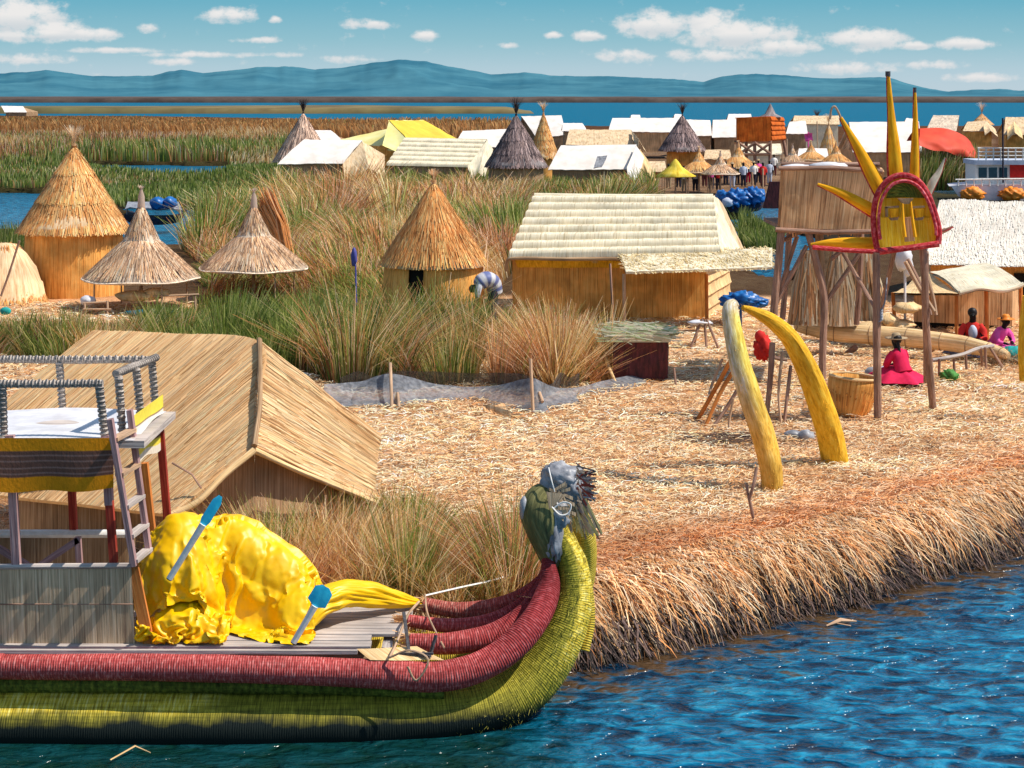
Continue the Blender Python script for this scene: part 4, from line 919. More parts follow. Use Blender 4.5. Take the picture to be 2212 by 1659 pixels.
bars('cabin_post', M['red_wood'], [((150,950,Yf), (160,1160,Yf)), ((236,1080,Yn+.05), (246,1215,Yn+.05)), ((346,930,Yf), (362,1125,Yf))], .075)
bars('cabin_post', M['orange_wood'], [((310,1000,19.2), (330,1180,19.2))], .09)
# upper deck
def z_(v, Y): return zv(v, Y)
zt_ = z_(945, 18.2)
mb = MB(); mb.grid(np.array([[(x, y, zt_-.02+.02*math.sin(x*3)*math.sin(y*4)) for y in np.linspace(18.2, 19.95, 8)] for x in np.linspace(-6.9, xu(288, 18.2), 40)])); 
mb.build('upper_deck', M['white_sheet'], B)
mb = MB(); mb.box(((-6.9+xu(345, 19))/2, 19.05, zt_-.07), (xu(345, 19)+6.9, 1.7, .07)); mb.build('deck_frame', M['wood_grey'], B)
VC = thatch('woven_valance', [(.75,)*3, (.92,)*3, (1,)*3], su=30, sv=14, bump=.3, var=.12)
def valance(a, b, z0, z1, lab, bright, seed):
    nu, nv = 60, 40; S_, T_ = np.meshgrid(np.linspace(0, 1, nu), np.linspace(0, 1, nv), indexing='ij')
    a, b = np.asarray(a), np.asarray(b); Pg = a*(1-S_[..., None])+b*S_[..., None]
    wl = np.linalg.norm(b-a); zb = z0+(z1-z0)*T_ + .03*T_*np.sin(S_*wl*2.2+seed)+.012*np.sin(S_*wl*9+seed)*T_
    Pg = Pg+0*T_[..., None]; Pg[..., 2] = zb; nrm = norm(np.cross(b-a, A(0, 0, 1))); Pg += nrm*(.02*np.sin(S_*wl*5+seed)*T_)[..., None]
    col = np.ones((nu, nv, 3))*A(.19, .085, .06); or_ = A(.97, .34, .008) if not bright else A(.95, .75, .08); cr = A(.9, .78, .62)
    col[(T_ < .24) | (T_ > .74)] = or_
    if bright: col[(T_ > .28) & (T_ < .6)] = cr; col[T_ > .86] = cr
    else:
        for q in (.33, .44, .56, .66): col[np.abs(T_-q) < .014] = A(.36, .2, .16)
        zig = np.abs(T_-.5-.025*np.sign(np.sin(S_*wl*40))) < .012; col[zig] = A(.5, .33, .28)
    mb = MB(); mb.grid(Pg, col=col); o = mb.build('valance', VC, B); o['label'] = lab; return o
valance(P(-400,948,18.12), P(246,945,18.12), z_(946, 18.12), z_(1056, 18.12), 'orange valance cloth with brown woven band', False, 0)
valance(P(290,890,18.6), P(352,880,19.9), z_(875, 19.2), z_(985, 19.2), 'cream and yellow end valance', True, 2)
mb = MB(); mb.quad(P(290,935,18.6), P(352,890,19.9), P(352,905,19.9), P(290,950,18.6), 8, 3, noise=.02); mb.build('yellow_edging', M['yellow_paint'], B)
Ya, Yb = 18.3, 20.0
RL_ = [((-420,832,Ya), (222,828,Ya)), ((-420,776,Yb), (322,776,Yb)), ((250,808,Ya+.2), (338,772,Yb))]
for k, (a, b) in enumerate(RL_):
    mb = MB(); a_, b_ = P(*a), P(*b); mb.tube([a_, (a_*.6+b_*.4)+A(0, 0, .01), (a_*.2+b_*.8)-A(0, 0, .008), b_], .038, 9, wob=.25, seed=k)
    for q in np.linspace(.02, .98, int(np.linalg.norm(b_-a_)*14)):
        c = a_*(1-q)+b_*q; mb.tube([c-norm(b_-a_)*.010, c+norm(b_-a_)*.010], .045, 8)
    mb.build('hand_rail', M['rope'], B)
for a, b in (((5,835,Ya), (8,945,Ya)), ((214,832,Ya), (226,940,Ya)), ((128,780,Yb), (135,885,Yb)), ((256,812,Ya+.2), (266,960,Ya+.2)), ((294,795,19.1), (304,905,19.1)), ((328,780,Yb), (336,888,Yb)), ((-200,835,Ya), (-198,945,Ya)), ((-395,835,Ya), (-395,945,Ya)), ((-395,780,Yb), (-395,885,Yb)), ((-120,780,Yb), (-116,885,Yb))):
    mb = MB(); a_, b_ = P(*a), P(*b); mb.tube([a_, (a_+b_)/2, b_], .036, 9, wob=.25)
    for q in np.linspace(.05, .97, 11): c = a_*(1-q)+b_*q; mb.tube([c-A(0, 0, .012), c+A(0, 0, .012)], .045, 8)
    mb.build('rail_post', M['rope'], B)
# ladder
LD = thing('ladder', 'mauve wooden ladder leaning on the upper deck of the reed boat', 'ladder', P(300,1240,18.0))
a0, a1, b0, b1 = P(238,905,18.0), P(290,1222,18.0), P(280,885,18.45), P(322,1195,18.45)
for a, b in ((a0, a1), (b0, b1)): mb = MB(); mb.bar(a, b, .05, .10, up=(0, 1, 0)); mb.build('side_rail', M['mauve_wood'], LD)
for f in (.14, .38, .60, .80, .97):
    mb = MB(); mb.bar(a0*(1-f)+a1*f, b0*(1-f)+b1*f, .09, .035); mb.build('rung', M['wood_light'] if f < .5 else M['wood_grey'], LD)

# ================================================================ yellow tarpaulin heap and paddles
# folded cloth surfaces: two square sheets of points, each number the step from its neighbour in 3 mm units
def sheet(n, d):
    d = np.array(d).reshape(n, n, 3); d[:, 0] = np.cumsum(d[:, 0], axis=0); return np.cumsum(d, axis=1)/333.0+A(-4, 18, .8)
TP = thing('tarpaulin', 'crumpled bright yellow tarpaulin heaped on the boat deck', 'tarpaulin', P(480,1395,18.4))
SHEET_BIG = [89,119,60,4,11,-6,17,0,2,16,-1,5,13,-4,8,11,-6,10,9,-7,13,11,3,11,8,-2,-4,12,-2,3,2,-14,9,8,-10,7,5,13,-3,12,11,0,14,9,0,16,0,1,17,
-1,1,16,-2,3,16,-4,4,16,-4,4,-5,7,0,14,-1,-6,4,5,-14,-7,1,-15,-5,3,-14,1,11,-13,4,12,-11,6,11,-11,7,11,-11,9,10,-9,14,5,-3,16,2,4,8,
9,-1,0,-4,-5,-13,6,5,-12,2,-5,9,-9,-8,13,-10,0,14,-10,0,13,-10,0,13,-10,0,12,-11,0,14,-10,1,13,-10,-1,15,-10,0,15,-10,0,14,-8,0,16,-7,
0,15,-6,0,16,-7,0,15,-5,1,16,-6,-1,15,-5,0,16,-4,0,16,-4,-1,14,0,5,16,0,-4,18,4,-1,0,8,12,5,9,-8,14,5,1,15,-2,6,14,-4,8,13,-4,9,11,
-7,10,2,-8,8,9,1,2,14,-1,7,6,-12,8,5,-13,8,6,12,-2,12,11,0,15,-1,-2,16,-1,1,16,3,3,14,-5,1,16,-1,5,15,0,4,6,12,0,5,2,-12,-6,-1,-15,
-3,2,-14,1,10,-13,2,12,-11,5,11,-11,6,11,-11,7,11,-10,9,10,-10,13,7,-5,15,1,4,15,4,-3,1,3,-9,-14,6,-1,-10,1,-5,11,-9,-5,14,-10,1,14,
-10,0,13,-10,1,13,-11,1,13,-10,-2,13,-10,0,13,-10,0,14,-10,1,13,-10,2,15,-8,-1,15,-6,-1,15,-6,-1,15,-6,1,15,-5,-1,16,-6,0,15,-6,2,15,
-4,-1,16,-3,-1,16,-4,1,14,-1,6,10,2,-7,4,11,8,1,-2,-9,10,7,6,14,2,6,15,-1,7,14,-3,8,11,-7,9,4,-12,7,7,-9,6,13,3,8,9,-5,7,1,-14,8,
10,7,0,15,5,-3,15,3,0,13,3,-1,13,-6,4,14,-6,2,15,1,4,13,9,3,9,6,-8,-3,9,-10,-5,-2,-15,1,8,-12,6,10,-11,6,10,-10,7,10,-11,8,9,-11,7,
11,-11,7,12,-9,8,11,-6,15,4,-1,14,3,-8,4,3,-4,-14,-1,-1,-4,6,-8,13,-8,-5,13,-10,1,15,-10,0,13,-11,0,13,-10,-1,12,-10,0,14,-10,0,13,-10,
1,13,-10,0,13,-9,-1,14,-8,0,14,-7,3,14,-4,-1,15,-7,2,15,-6,0,16,-5,-2,15,-6,1,14,-5,4,16,-3,-2,16,-3,-3,15,-3,-1,15,-3,3,-5,11,-4,0,
-11,7,12,2,7,12,9,6,15,-1,7,14,-4,7,9,-11,6,14,-2,6,8,-11,9,6,-9,9,13,4,6,2,-11,9,13,-5,0,10,13,-4,13,10,-2,15,-4,2,12,-6,4,12,-10,
3,12,10,-3,11,11,-3,5,-7,-6,-1,10,-11,-3,9,-10,3,9,-12,7,10,-11,9,10,-9,10,10,-10,12,7,-9,11,7,-10,9,10,-10,3,15,-6,8,11,-7,13,-9,-2,
7,3,-4,-12,6,0,4,6,-12,12,-5,-10,13,-10,-2,14,-10,1,13,-11,0,14,-9,-1,12,-11,1,13,-10,0,13,-10,-1,13,-10,0,14,-8,3,13,-8,-3,14,-9,0,9,
-6,9,15,-6,4,16,-5,0,15,-7,-2,16,-4,-1,13,-4,-7,14,-3,-3,17,-1,0,16,-2,1,16,-4,3,-9,9,8,8,-10,9,11,-6,9,10,4,7,12,3,6,13,-7,7,12,-7,
7,14,1,6,12,-8,8,4,-12,9,14,0,7,9,-4,7,9,-9,3,10,12,-3,12,10,-3,14,-5,1,13,-4,3,15,-7,0,15,1,-2,12,10,-2,4,6,-9,-10,9,-9,0,9,-10,
11,5,-11,5,11,-10,11,8,-10,9,11,-9,10,9,-10,12,6,-10,7,8,-9,5,14,-5,5,8,-9,12,-3,-2,5,-2,-2,-4,12,-4,7,1,-14,10,1,-12,13,-6,-6,13,-10,
-1,14,-11,0,13,-10,2,13,-10,-2,13,-10,0,13,-10,1,12,-10,1,14,-9,-2,13,-8,2,14,-8,-1,8,-5,9,13,-7,-3,14,-8,-5,15,-7,-1,15,-2,4,14,-2,-3,
13,-6,2,16,-4,2,15,0,3,15,1,-6,-4,8,11,11,-7,9,6,-10,9,11,-4,9,11,4,7,14,-3,5,11,-7,8,14,0,6,13,-7,7,10,-9,9,7,-6,8,14,-5,5,13,-4,
5,9,8,-2,12,8,-3,14,3,-2,12,-9,4,14,-5,1,15,3,-2,14,8,-4,1,10,-9,-5,11,-11,4,3,-9,6,8,-10,10,7,-9,11,9,-10,8,11,-9,12,6,-10,5,9,-10,
1,12,-10,6,12,-8,8,3,-10,10,-7,3,11,-1,-5,5,11,-10,1,7,-10,12,1,-10,13,1,-10,13,-10,-2,13,-9,-3,14,-10,0,13,-10,-1,13,-11,0,13,-10,0,
12,-10,2,12,-8,-1,12,-10,3,15,-6,-3,10,-5,8,11,-9,0,13,-5,-9,15,-7,0,15,-5,0,13,-4,5,11,-3,-5,16,-3,0,16,-2,3,13,5,5,-4,8,11,13,-6,8,
5,-11,10,6,-10,10,15,0,7,15,6,4,9,-8,9,13,-6,8,15,-2,6,12,-7,9,8,-12,8,13,-3,5,14,3,0,11,-1,3,9,12,-4,16,2,-1,13,-6,3,14,-8,3,15,5,
-2,11,9,-6,-2,11,-11,-1,8,-11,12,3,-8,3,11,-9,13,4,-10,10,9,-9,10,8,-9,7,9,-11,0,13,-10,1,12,-10,5,12,-11,14,2,-7,13,-9,0,9,0,-4,6,
11,-11,1,11,-10,13,0,-10,15,-2,-8,13,-7,-6,14,-9,-3,13,-9,-3,14,-10,-2,13,-11,-1,13,-10,-1,12,-11,0,12,-9,4,11,-10,-3,11,-7,8,13,-5,-1,
13,-9,1,9,-13,0,12,-2,1,16,0,-5,13,-6,-5,11,0,6,13,-7,4,17,0,-1,12,4,-9,-3,2,13,12,0,7,10,-10,9,2,-12,11,12,-1,7,15,6,4,14,-5,8,9,
-8,9,15,-3,7,11,-9,8,10,-10,8,14,-1,4,15,2,2,9,-2,2,12,9,-2,16,2,0,15,-3,2,13,-8,4,15,6,-4,7,11,-8,-5,9,-13,12,3,-8,9,7,-9,6,11,-9,
12,5,-9,12,6,-9,8,9,-10,3,12,-10,2,13,-11,3,13,-10,5,10,-10,13,-3,-5,7,-11,-2,11,10,-7,6,11,-9,8,8,-10,14,-1,-9,14,-4,-7,15,-4,-8,13,
-8,-5,14,-9,-3,13,-10,-2,13,-11,-2,13,-10,-1,11,-10,-1,13,-7,-6,12,-11,-1,10,-8,5,9,-9,8,11,-10,4,12,-12,2,12,-11,1,14,1,-8,14,1,-4,9,
3,-7,11,-1,5,15,0,-2,14,5,0,6,-4,12,2,9,7,13,-5,8,4,-12,11,7,-7,9,15,5,5,14,0,6,10,-9,9,13,-6,8,14,-5,7,10,-10,8,14,-2,5,15,1,2,9,
-2,3,13,7,-2,17,2,0,14,-3,2,14,-6,3,13,8,-5,2,11,-11,5,8,-10,13,1,-7,6,11,-10,10,9,-10,13,4,-8,8,7,-10,3,12,-11,6,11,-10,4,13,-10,3,
12,-10,9,8,-9,10,-8,-3,10,-8,-4,9,11,-8,8,11,-9,10,7,-10,13,-2,-8,15,-3,-7,14,-3,-8,14,-7,-6,14,-7,-6,13,-9,-4,14,-10,-4,13,-10,-2,12,
-11,-2,8,-12,0,13,-8,-1,13,-8,0,11,-10,-3,10,-11,2,9,-13,4,11,-6,8,12,-6,3,12,3,-5,6,9,-9,12,2,-8,16,-2,3,13,5,-2,-6,0,10,10,8,8,9,
4,8,5,-10,10,4,-10,11,14,2,6,15,2,5,12,-7,9,11,-10,9,14,-3,7,11,-9,7,15,-3,6,15,1,3,9,-2,2,14,5,-1,17,3,1,14,-3,2,15,-4,1,10,9,-8,
2,10,-11,13,2,-7,10,8,-9,7,11,-10,12,7,-9,12,3,-8,6,11,-11,-1,12,-11,6,12,-10,6,12,-9,9,10,-10,9,6,-8,11,-10,-4,10,-6,-4,6,12,-8,8,11,
-9,13,2,-9,14,-2,-8,14,0,-8,14,-3,-8,14,-6,-6,14,-8,-6,14,-7,-5,12,-11,-3,11,-12,-2,10,-13,-1,12,-12,-1,7,-13,0,14,-4,-1,11,-12,-3,15,
-5,-2,12,-10,1,11,-8,-4,11,-3,9,13,-5,2,9,6,-10,6,13,-7,11,2,-7,11,2,10,3,13,6,4,-6,14,10,7,8,8,-5,7,1,-8,13,11,-4,8,15,3,5,13,-4,
8,12,-8,9,13,-7,7,14,-4,7,14,-6,7,14,0,3,10,-2,2,15,4,0,17,3,1,15,-3,2,15,-1,-1,5,10,-11,10,5,-8,11,6,-7,9,10,-10,11,9,-9,13,3,-8,
8,9,-11,6,11,-10,-2,11,-11,6,12,-11,9,10,-8,8,10,-9,13,2,-7,12,-9,-5,11,-5,-5,3,13,-7,10,9,-9,14,-1,-8,13,-2,-9,13,-2,-8,14,-3,-7,14,
-4,-6,14,-7,-6,14,-6,-5,12,-11,-3,9,-14,-1,9,-14,-1,10,-12,0,9,-13,-1,15,-8,-3,12,-8,-3,12,-1,-6,16,-6,-1,12,-4,-7,9,-7,5,13,-2,3,14,
-1,-1,6,10,-9,-1,7,-8,6,9,2,4,12,7,1,-8,15,6,-5,13,14,2,4,4,-6,11,2,-6,13,13,-1,7,15,2,6,12,-7,8,13,-7,8,14,-5,7,14,-5,6,15,-1,4,
11,-3,3,15,4,0,17,2,0,15,-4,3,14,5,-4,5,8,-11,15,4,-6,9,9,-10,11,9,-9,13,4,-8,7,8,-10,8,10,-11,4,10,-10,3,12,-10,6,11,-10,5,11,-9,
13,5,-8,15,-3,-6,13,-9,-5,11,-1,-6,3,13,-6,12,7,-9,11,-6,-9,14,2,-8,13,-5,-8,13,-4,-7,15,0,-6,14,-3,-7,12,-10,-4,12,-11,-3,9,-13,-1,9,
-14,0,11,-11,-2,11,-13,0,13,-8,-4,14,-3,-8,13,-2,-7,13,0,-5,15,-7,-2,4,-8,6,12,2,-6,16,-2,0,10,3,-1,-11,8,-5,-2,11,-7,-1,12,8,1,-8,15,
11,-6,7,8,-2,12,10,-9,9,1,-3,13,6,-4,12,15,2,6,13,-4,7,13,-6,8,14,-6,7,15,-4,6,15,-3,5,12,-2,4,15,4,-1,17,-1,1,16,-2,1,7,9,-8,15,5,
-7,12,6,-7,11,9,-9,12,6,-9,8,6,-10,9,9,-10,7,9,-10,4,11,-11,10,9,-9,1,14,-9,7,8,-9,14,-2,-6,15,-5,-6,14,-6,-6,12,4,-6,5,11,-7,11,2,
-10,10,-5,-8,11,-2,-9,13,-6,-7,15,-1,-6,15,0,-7,14,1,-6,10,-12,-3,10,-12,-4,12,-10,0,8,-13,0,13,-10,-2,12,-11,-2,14,-7,-5,14,-3,-8,14,
-3,-7,13,3,-11,10,-5,1,6,-8,7,10,-6,-4,11,2,0,10,1,1,-10,11,-6,-6,9,-10,-2,12,8,5,-8,12,12,-6,8,9,-8,10,10,-3,11,7,-8,12,1,-3,15,6,
-2,11,14,0,6,13,-6,8,14,-6,7,15,-4,6,15,-3,5,14,-2,4,16,4,0,16,-3,2,14,2,-2,11,8,-8,15,3,-5,12,8,-9,13,6,-8,9,7,-11,10,7,-9,10,8,
-10,3,11,-11,10,8,-9,6,12,-9,1,12,-10,10,-1,-7,15,-3,-6,14,-6,-5,15,0,-6,12,6,-7,4,8,-10,7,-1,-10,12,-5,-7,13,-3,-8,14,-3,-5,15,1,-8,
14,2,-7,13,-6,-4,14,-7,-5,12,-9,-6,5,-13,3,13,-11,-1,12,-10,-2,13,-10,-3,14,-7,-5,14,-3,-7,14,-2,-9,13,3,-10,12,-2,-6,2,-6,10,8,-11,2,
11,-2,-1,6,7,-2,-1,6,-9,-3,3,-13,-1,13,8,11,-9,11,3,-11,10,5,-11,12,13,-1,10,10,-3,12,10,-6,11,3,-5,14,7,-1,10,15,0,5,13,-7,8,15,-4,
7,15,-3,5,15,-2,5,16,3,0,15,-3,3,14,5,-6,15,4,-5,13,6,-8,14,6,-7,10,7,-10,11,7,-10,12,6,-8,7,10,-12,5,10,-10,13,6,-9,1,13,-8,6,10,
-10,10,-8,-6,14,-6,-5,15,-1,-6,15,2,-6,2,9,-12,7,6,-11,14,-5,-4,13,-4,-9,13,0,-7,14,-2,-5,14,3,-8,15,-3,-6,11,-11,-4,14,-7,-4,14,-2,-7,
6,-11,2,12,-10,-2,12,-12,-1,14,-8,-4,14,-6,-5,15,-4,-8,14,-1,-8,12,2,-10,12,2,-11,3,-10,9,3,-12,9,13,-5,-2,5,9,-8,-4,6,-9,6,-6,-10,-3,
7,12,11,-8,9,4,-10,11,6,-10,10,10,-3,10,11,-2,12,9,-5,12,9,-7,11,6,-2,12,11,-1,9,14,-3,6,15,-4,7,15,-3,5,16,-2,5,16,1,1,15,0,1,15,4,
-6,16,4,-5,13,6,-7,12,6,-8,12,8,-10,13,4,-8,8,8,-11,6,9,-11,12,6,-8,12,8,-9,1,13,-9,5,3,-8,11,-8,-5,14,0,-7,15,-2,-5,8,7,-10,5,7,
-12,14,2,-9,14,0,-8,14,-8,-4,11,0,-7,14,0,-7,14,-4,-5,13,-7,-7,14,2,-9,13,-8,-2,14,-3,-5,7,-12,1,11,-11,0,13,-10,-3,14,-7,-3,15,-6,-6,
14,-4,-8,12,1,-10,12,2,-10,11,1,-9,4,-11,7,3,-11,11,12,-5,-1,1,9,-11,-1,1,-9,5,1,-13,6,1,8,1,-4,13,10,-7,10,12,-7,4,3,-7,13,8,0,11,
8,-5,12,9,-6,13,12,-3,10,9,-3,11,12,-1,8,14,-3,6,16,-3,6,15,-2,4,17,0,2,16,2,-1,16,4,-4,15,3,-5,13,6,-8,13,7,-8,14,3,-7,9,6,-11,7,
10,-12,10,6,-11,12,7,-8,12,8,-6,5,11,-10,2,1,-8,12,-6,-5,15,-2,-5,12,1,-7,5,9,-11,13,2,-9,14,1,-9,14,2,-9,13,-9,-4,12,0,-6,13,-1,-7,
14,-7,-5,13,-1,-8,15,0,-9,14,-3,-7,10,-8,-1,12,-9,-1,9,-11,1,13,-8,-3,14,-7,-5,15,-6,-6,14,-3,-9,13,-1,-8,9,5,-11,5,-6,-6,1,-11,5,10,
-4,8,12,-4,0,-8,0,-11,-3,3,-13,11,5,-5,12,4,5,-4,-5,15,7,1,5,8,-7,9,6,-7,13,4,-8,14,10,5,8,9,-6,13,7,-6,13,14,-1,9,11,-5,11,13,-1,
6,15,-3,6,16,0,4,17,-1,2,16,2,-1,17,3,-4,14,4,-7,14,6,-6,15,3,-6,13,5,-8,7,9,-14,6,10,-14,13,4,-8,6,9,-12,14,5,-2,2,9,-10,12,2,-9,
15,-7,-4,12,-7,-1,9,8,-10,10,5,-10,14,0,-8,14,1,-9,14,3,-9,12,-9,-3,12,0,-7,13,-3,-6,14,-5,-6,14,-1,-8,15,-1,-8,14,-1,-9,8,-8,0,11,
-10,-1,12,-5,-6,13,-9,1,14,-5,-7,15,-6,-6,13,-3,-10,12,-4,-6,5,4,-10,9,-8,-9,-1,-6,8,11,-1,1,4,-10,9,0,4,-16,-5,4,-13,6,6,-12,-9,4,2,
8,0,11,1,-6,14,9,1,10,7,-5,13,6,-8,12,7,-5,13,9,2,10,11,-3,11,9,-5,12,13,-2,9,13,-3,9,15,-1,5,16,-1,4,17,0,2,17,2,-1,16,3,-4,15,4,
-6,14,4,-6,12,5,-9,10,6,-12,10,8,-10,11,5,-10,8,7,-11,11,5,-8,8,10,-6,13,2,-9,12,2,-8,14,-2,-4,10,-9,1,9,9,-11,14,1,-8,13,1,-9,14,1,
-9,13,3,-9,13,-8,-4,12,-2,-5,13,-3,-6,14,-3,-8,15,-3,-7,14,-1,-8,15,-1,-8,7,-7,-1,11,-3,-7,12,-6,-5,14,-9,-1,14,-6,-6,13,-4,-7,14,-5,
-7,7,0,-14,9,-1,-13,7,-6,1,-5,-5,8,8,-3,3,10,-8,3,0,2,-14,-5,4,-13,-4,1,-16,-3,7,2,9,-1,12,1,-3,15,5,-3,15,7,-4,12,11,-4,10,5,-5,14,
8,-2,13,13,3,9,12,-4,10,11,-4,11,13,-1,7,15,-2,7,16,-1,5,17,0,1,17,2,-1,16,3,-4,15,4,-4,13,4,-9,12,5,-10,12,6,-9,11,3,-9,9,7,-10,12,
7,-10,13,5,-9,5,11,-10,13,2,-6,15,-2,-4,15,-1,-5,10,-9,1,9,8,-11,15,0,-9,13,1,-8,14,1,-9,13,4,-9,13,-8,-5,11,-3,-4,14,-4,-6,14,-2,-8,
15,-3,-7,14,-1,-8,14,-1,-8,11,-6,-4,7,2,-10,13,-7,-4,14,-7,-3,14,-7,-4,12,-3,-10,11,-4,-9,8,0,-14,11,-2,-10,4,-6,4,-8,-4,7,11,-5,6,9,
-5,-5,-4,0,-14,0,-2,-14,-4,5,-14,4,8,10,5,-5,10,9,3,8,6,-6,14,4,-5,15,0,-4,16,11,2,7,7,-3,14,7,-1,15,13,-3,10,14,-1,8,14,-1,9,15,-2,
6,17,1,4,16,0,2,17,1,-1,16,2,-3,14,5,-7,14,4,-8,14,0,-6,15,2,-7,8,9,-11,10,7,-11,13,7,-9,14,5,-9,4,9,-9,13,-1,-4,15,-1,-5,16,-1,-5,
12,-7,0,10,6,-10,14,0,-9,14,1,-9,14,1,-9,13,3,-9,13,-5,-6,11,-6,-2,14,-1,-8,14,-5,-6,15,-1,-8,15,-5,-7,13,2,-9,13,-6,-6,7,3,-11,11,-2,
-7,14,-10,1,12,-3,-10,13,-4,-8,7,-2,-13,11,-3,-10,7,-1,-11,4,-6,8,-9,-3,6,13,-7,6,4,-2,-11,1,-3,-14,-8,-1,-12,8,-8,-8,3,4,6,-8,-3,3,7,
0,15,9,-1,14,8,-1,14,2,-2,14,8,-2,12,14,-1,7,12,-2,11,10,-1,13,11,0,12,13,-1,8,15,-1,7,16,0,5,17,0,2,17,1,-1,16,2,-4,15,3,-5,15,3,
-7,14,2,-9,16,0,-3,12,5,-9,10,8,-10,11,7,-9,13,5,-9,5,9,-8,13,-1,-4,15,-2,-4,16,-1,-5,13,-6,-2,12,4,-10,14,1,-9,14,1,-8,13,2,-10,14,
-2,-7,12,-1,-8,12,-8,-1,14,0,-9,14,-4,-6,15,-2,-8,14,-3,-8,13,-1,-8,13,-2,-9,12,0,-10,8,3,-10,13,-9,-1,12,-5,-9,11,-3,-9,9,0,-13,7,-3,
-13,8,-1,-8,-1,-4,9,-6,-7,10,11,-5,0,5,-2,-15,-3,-4,-15,3,-4,-14,-3,-8,-11,-9,7,-8,4,-1,12,4,-2,15,7,0,14,7,1,14,6,0,12,10,-4,12,8,1,
13,10,-1,11,11,-1,13,13,0,10,14,0,8,15,0,6,16,0,6,17,0,2,16,1,-1,17,1,-3,15,3,-7,14,3,-8,16,1,-4,15,2,-5,15,2,-8,12,4,-5,10,8,-9,
14,5,-7,5,8,-8,13,-1,-4,16,-3,-4,15,-1,-5,15,-4,-4,12,3,-9,14,0,-9,14,2,-9,13,1,-8,13,1,-10,13,-3,-6,12,-8,-3,15,-2,-7,14,-2,-7,14,-2,
-8,15,-2,-8,13,-1,-9,12,1,-11,13,-3,-8,8,4,-10,12,-6,-9,11,-7,-7,12,-2,-10,3,0,-14,6,-1,-15,10,-1,-4,-4,-5,10,0,-7,12,7,-5,-7,4,-5,-15,
2,-2,-15,-4,-6,-12,-3,-7,-11,8,8,3,0,-1,11,11,-4,7,6,-1,16,1,6,12,10,-1,13,7,0,15,2,2,16,10,-1,13,14,-3,6,12,1,11,12,1,12,15,0,7,17,
1,4,16,0,3,17,1,-1,16,1,-3,17,1,-3,13,3,-8,15,2,-8,12,2,-11,15,2,-6,15,2,3,13,6,-3,15,3,-6,6,9,-9,13,-2,-4,16,-2,-4,15,-4,-4,15,1,
-7,14,-1,-7,14,2,-9,13,2,-9,14,1,-10,11,4,-11,13,-9,-1,14,-3,-8,15,-3,-6,14,-2,-7,15,-3,-7,14,-2,-8,13,0,-11,13,0,-10,13,-4,-8,10,3,
-13,9,-6,-8,5,-1,-14,12,-1,-11,2,0,-13,7,1,-14,9,-3,-2,-5,-5,13,6,-8,9,8,-4,-12,3,-5,-14,-6,-3,-14,-2,-8,-11,8,-7,-12,8,10,3,-6,-1,6,
6,-1,10,0,-3,16,10,6,11,6,0,16,7,1,14,8,1,12,11,-3,8,11,2,12,11,1,12,13,0,10,15,1,7,16,1,5,17,0,2,17,1,0,16,0,-5,16,1,-5,15,3,1,
13,3,-10,11,2,-13,16,1,-4,16,2,2,15,1,3,15,4,-2,7,8,-9,14,-1,-4,16,-2,-5,15,-2,-5,15,-1,-6,15,0,-8,14,1,-9,13,2,-9,13,2,-10,13,2,-11,
13,-9,-1,14,0,-11,14,-3,-5,15,-4,-6,15,-2,-8,14,-1,-9,13,-1,-9,13,-2,-9,8,1,-14,12,-2,-10,10,-3,-11,4,1,-16,9,0,-12,2,0,-13,7,-1,-13,7,
-4,3,0,-6,9,8,-6,5,3,-3,-15,3,-5,-15,-8,-5,-9,6,-7,-13,1,-7,-15,-5,8,-7,-8,-1,10,4,1,15,0,-1,15,7,1,15,8,3,14,11,4,12,12,-1,7,11,0,
12,11,2,12,13,0,9,13,1,9,15,2,7,16,1,5,17,1,4,16,-1,-1,16,0,-4,16,0,-8,14,4,5,14,3,-9,14,1,-7,14,2,-9,15,2,2,15,2,2,16,1,5,11,7,
-6,14,0,-6,16,-3,-4,16,-1,-5,15,-1,-6,14,0,-8,14,1,-10,14,1,-9,12,2,-11,13,-3,-6,14,-3,-7,13,0,-11,15,-4,-4,15,-2,-8,15,-3,-7,14,-1,-9,
13,-1,-9,12,-1,-12,11,0,-12,11,-3,-10,10,-1,-14,4,1,-15,8,0,-13,-1,2,-15,4,-10,-2,6,-9,4,8,4,-5,7,-5,2,-3,-3,-15,3,-3,-14,-4,-6,-10,5,
-7,-14,1,-7,-15,-8,8,-2,1,1,13,-3,2,14,6,1,15,10,-1,11,9,1,11,8,6,13,11,1,11,12,1,11,12,0,9,10,1,11,14,1,8,15,2,7,17,2,5,16,3,5,
16,-2,-3,16,0,-3,16,-1,-7,15,1,2,14,5,2,14,1,-6,14,3,-10,14,2,-6,14,2,8,16,1,2,17,2,2,12,3,-6,17,-2,-4,15,-1,-5,15,0,-6,15,-1,-8,13,
1,-10,14,0,-9,12,0,-10,13,-1,-9,14,-1,-10,15,-2,-7,14,-2,-7,15,-3,-7,15,-2,-7,14,-1,-9,13,-1,-10,13,-1,-10,12,-2,-12,7,-1,-15,12,-1,-12,
9,-1,-14,2,0,-13,3,-3,-10,2,-13,-1,3,-2,-3,10,3,-3,1,-6,-11,-3,-1,-9,-2,-3,-13,5,-4,-14,3,-7,-14,1,-7,-15,6,6,-7,-1,2,13,4,1,16,3,6,
14,9,-1,11,9,1,10,7,3,12,9,4,12,9,0,11,9,0,11,14,3,8,14,3,9,15,2,7,16,2,5,15,2,6,16,-1,-3,16,-2,-5,16,0,-4,14,0,-2,13,7,7,12,1,
-7,16,1,-4,14,3,-4,15,3,2,16,2,4,16,2,1,16,1,0,16,0,-4,16,-1,-5,15,0,-7,15,-1,-8,14,0,-8,13,0,-9,14,-2,-9,14,0,-10,13,-1,-9,14,-1,
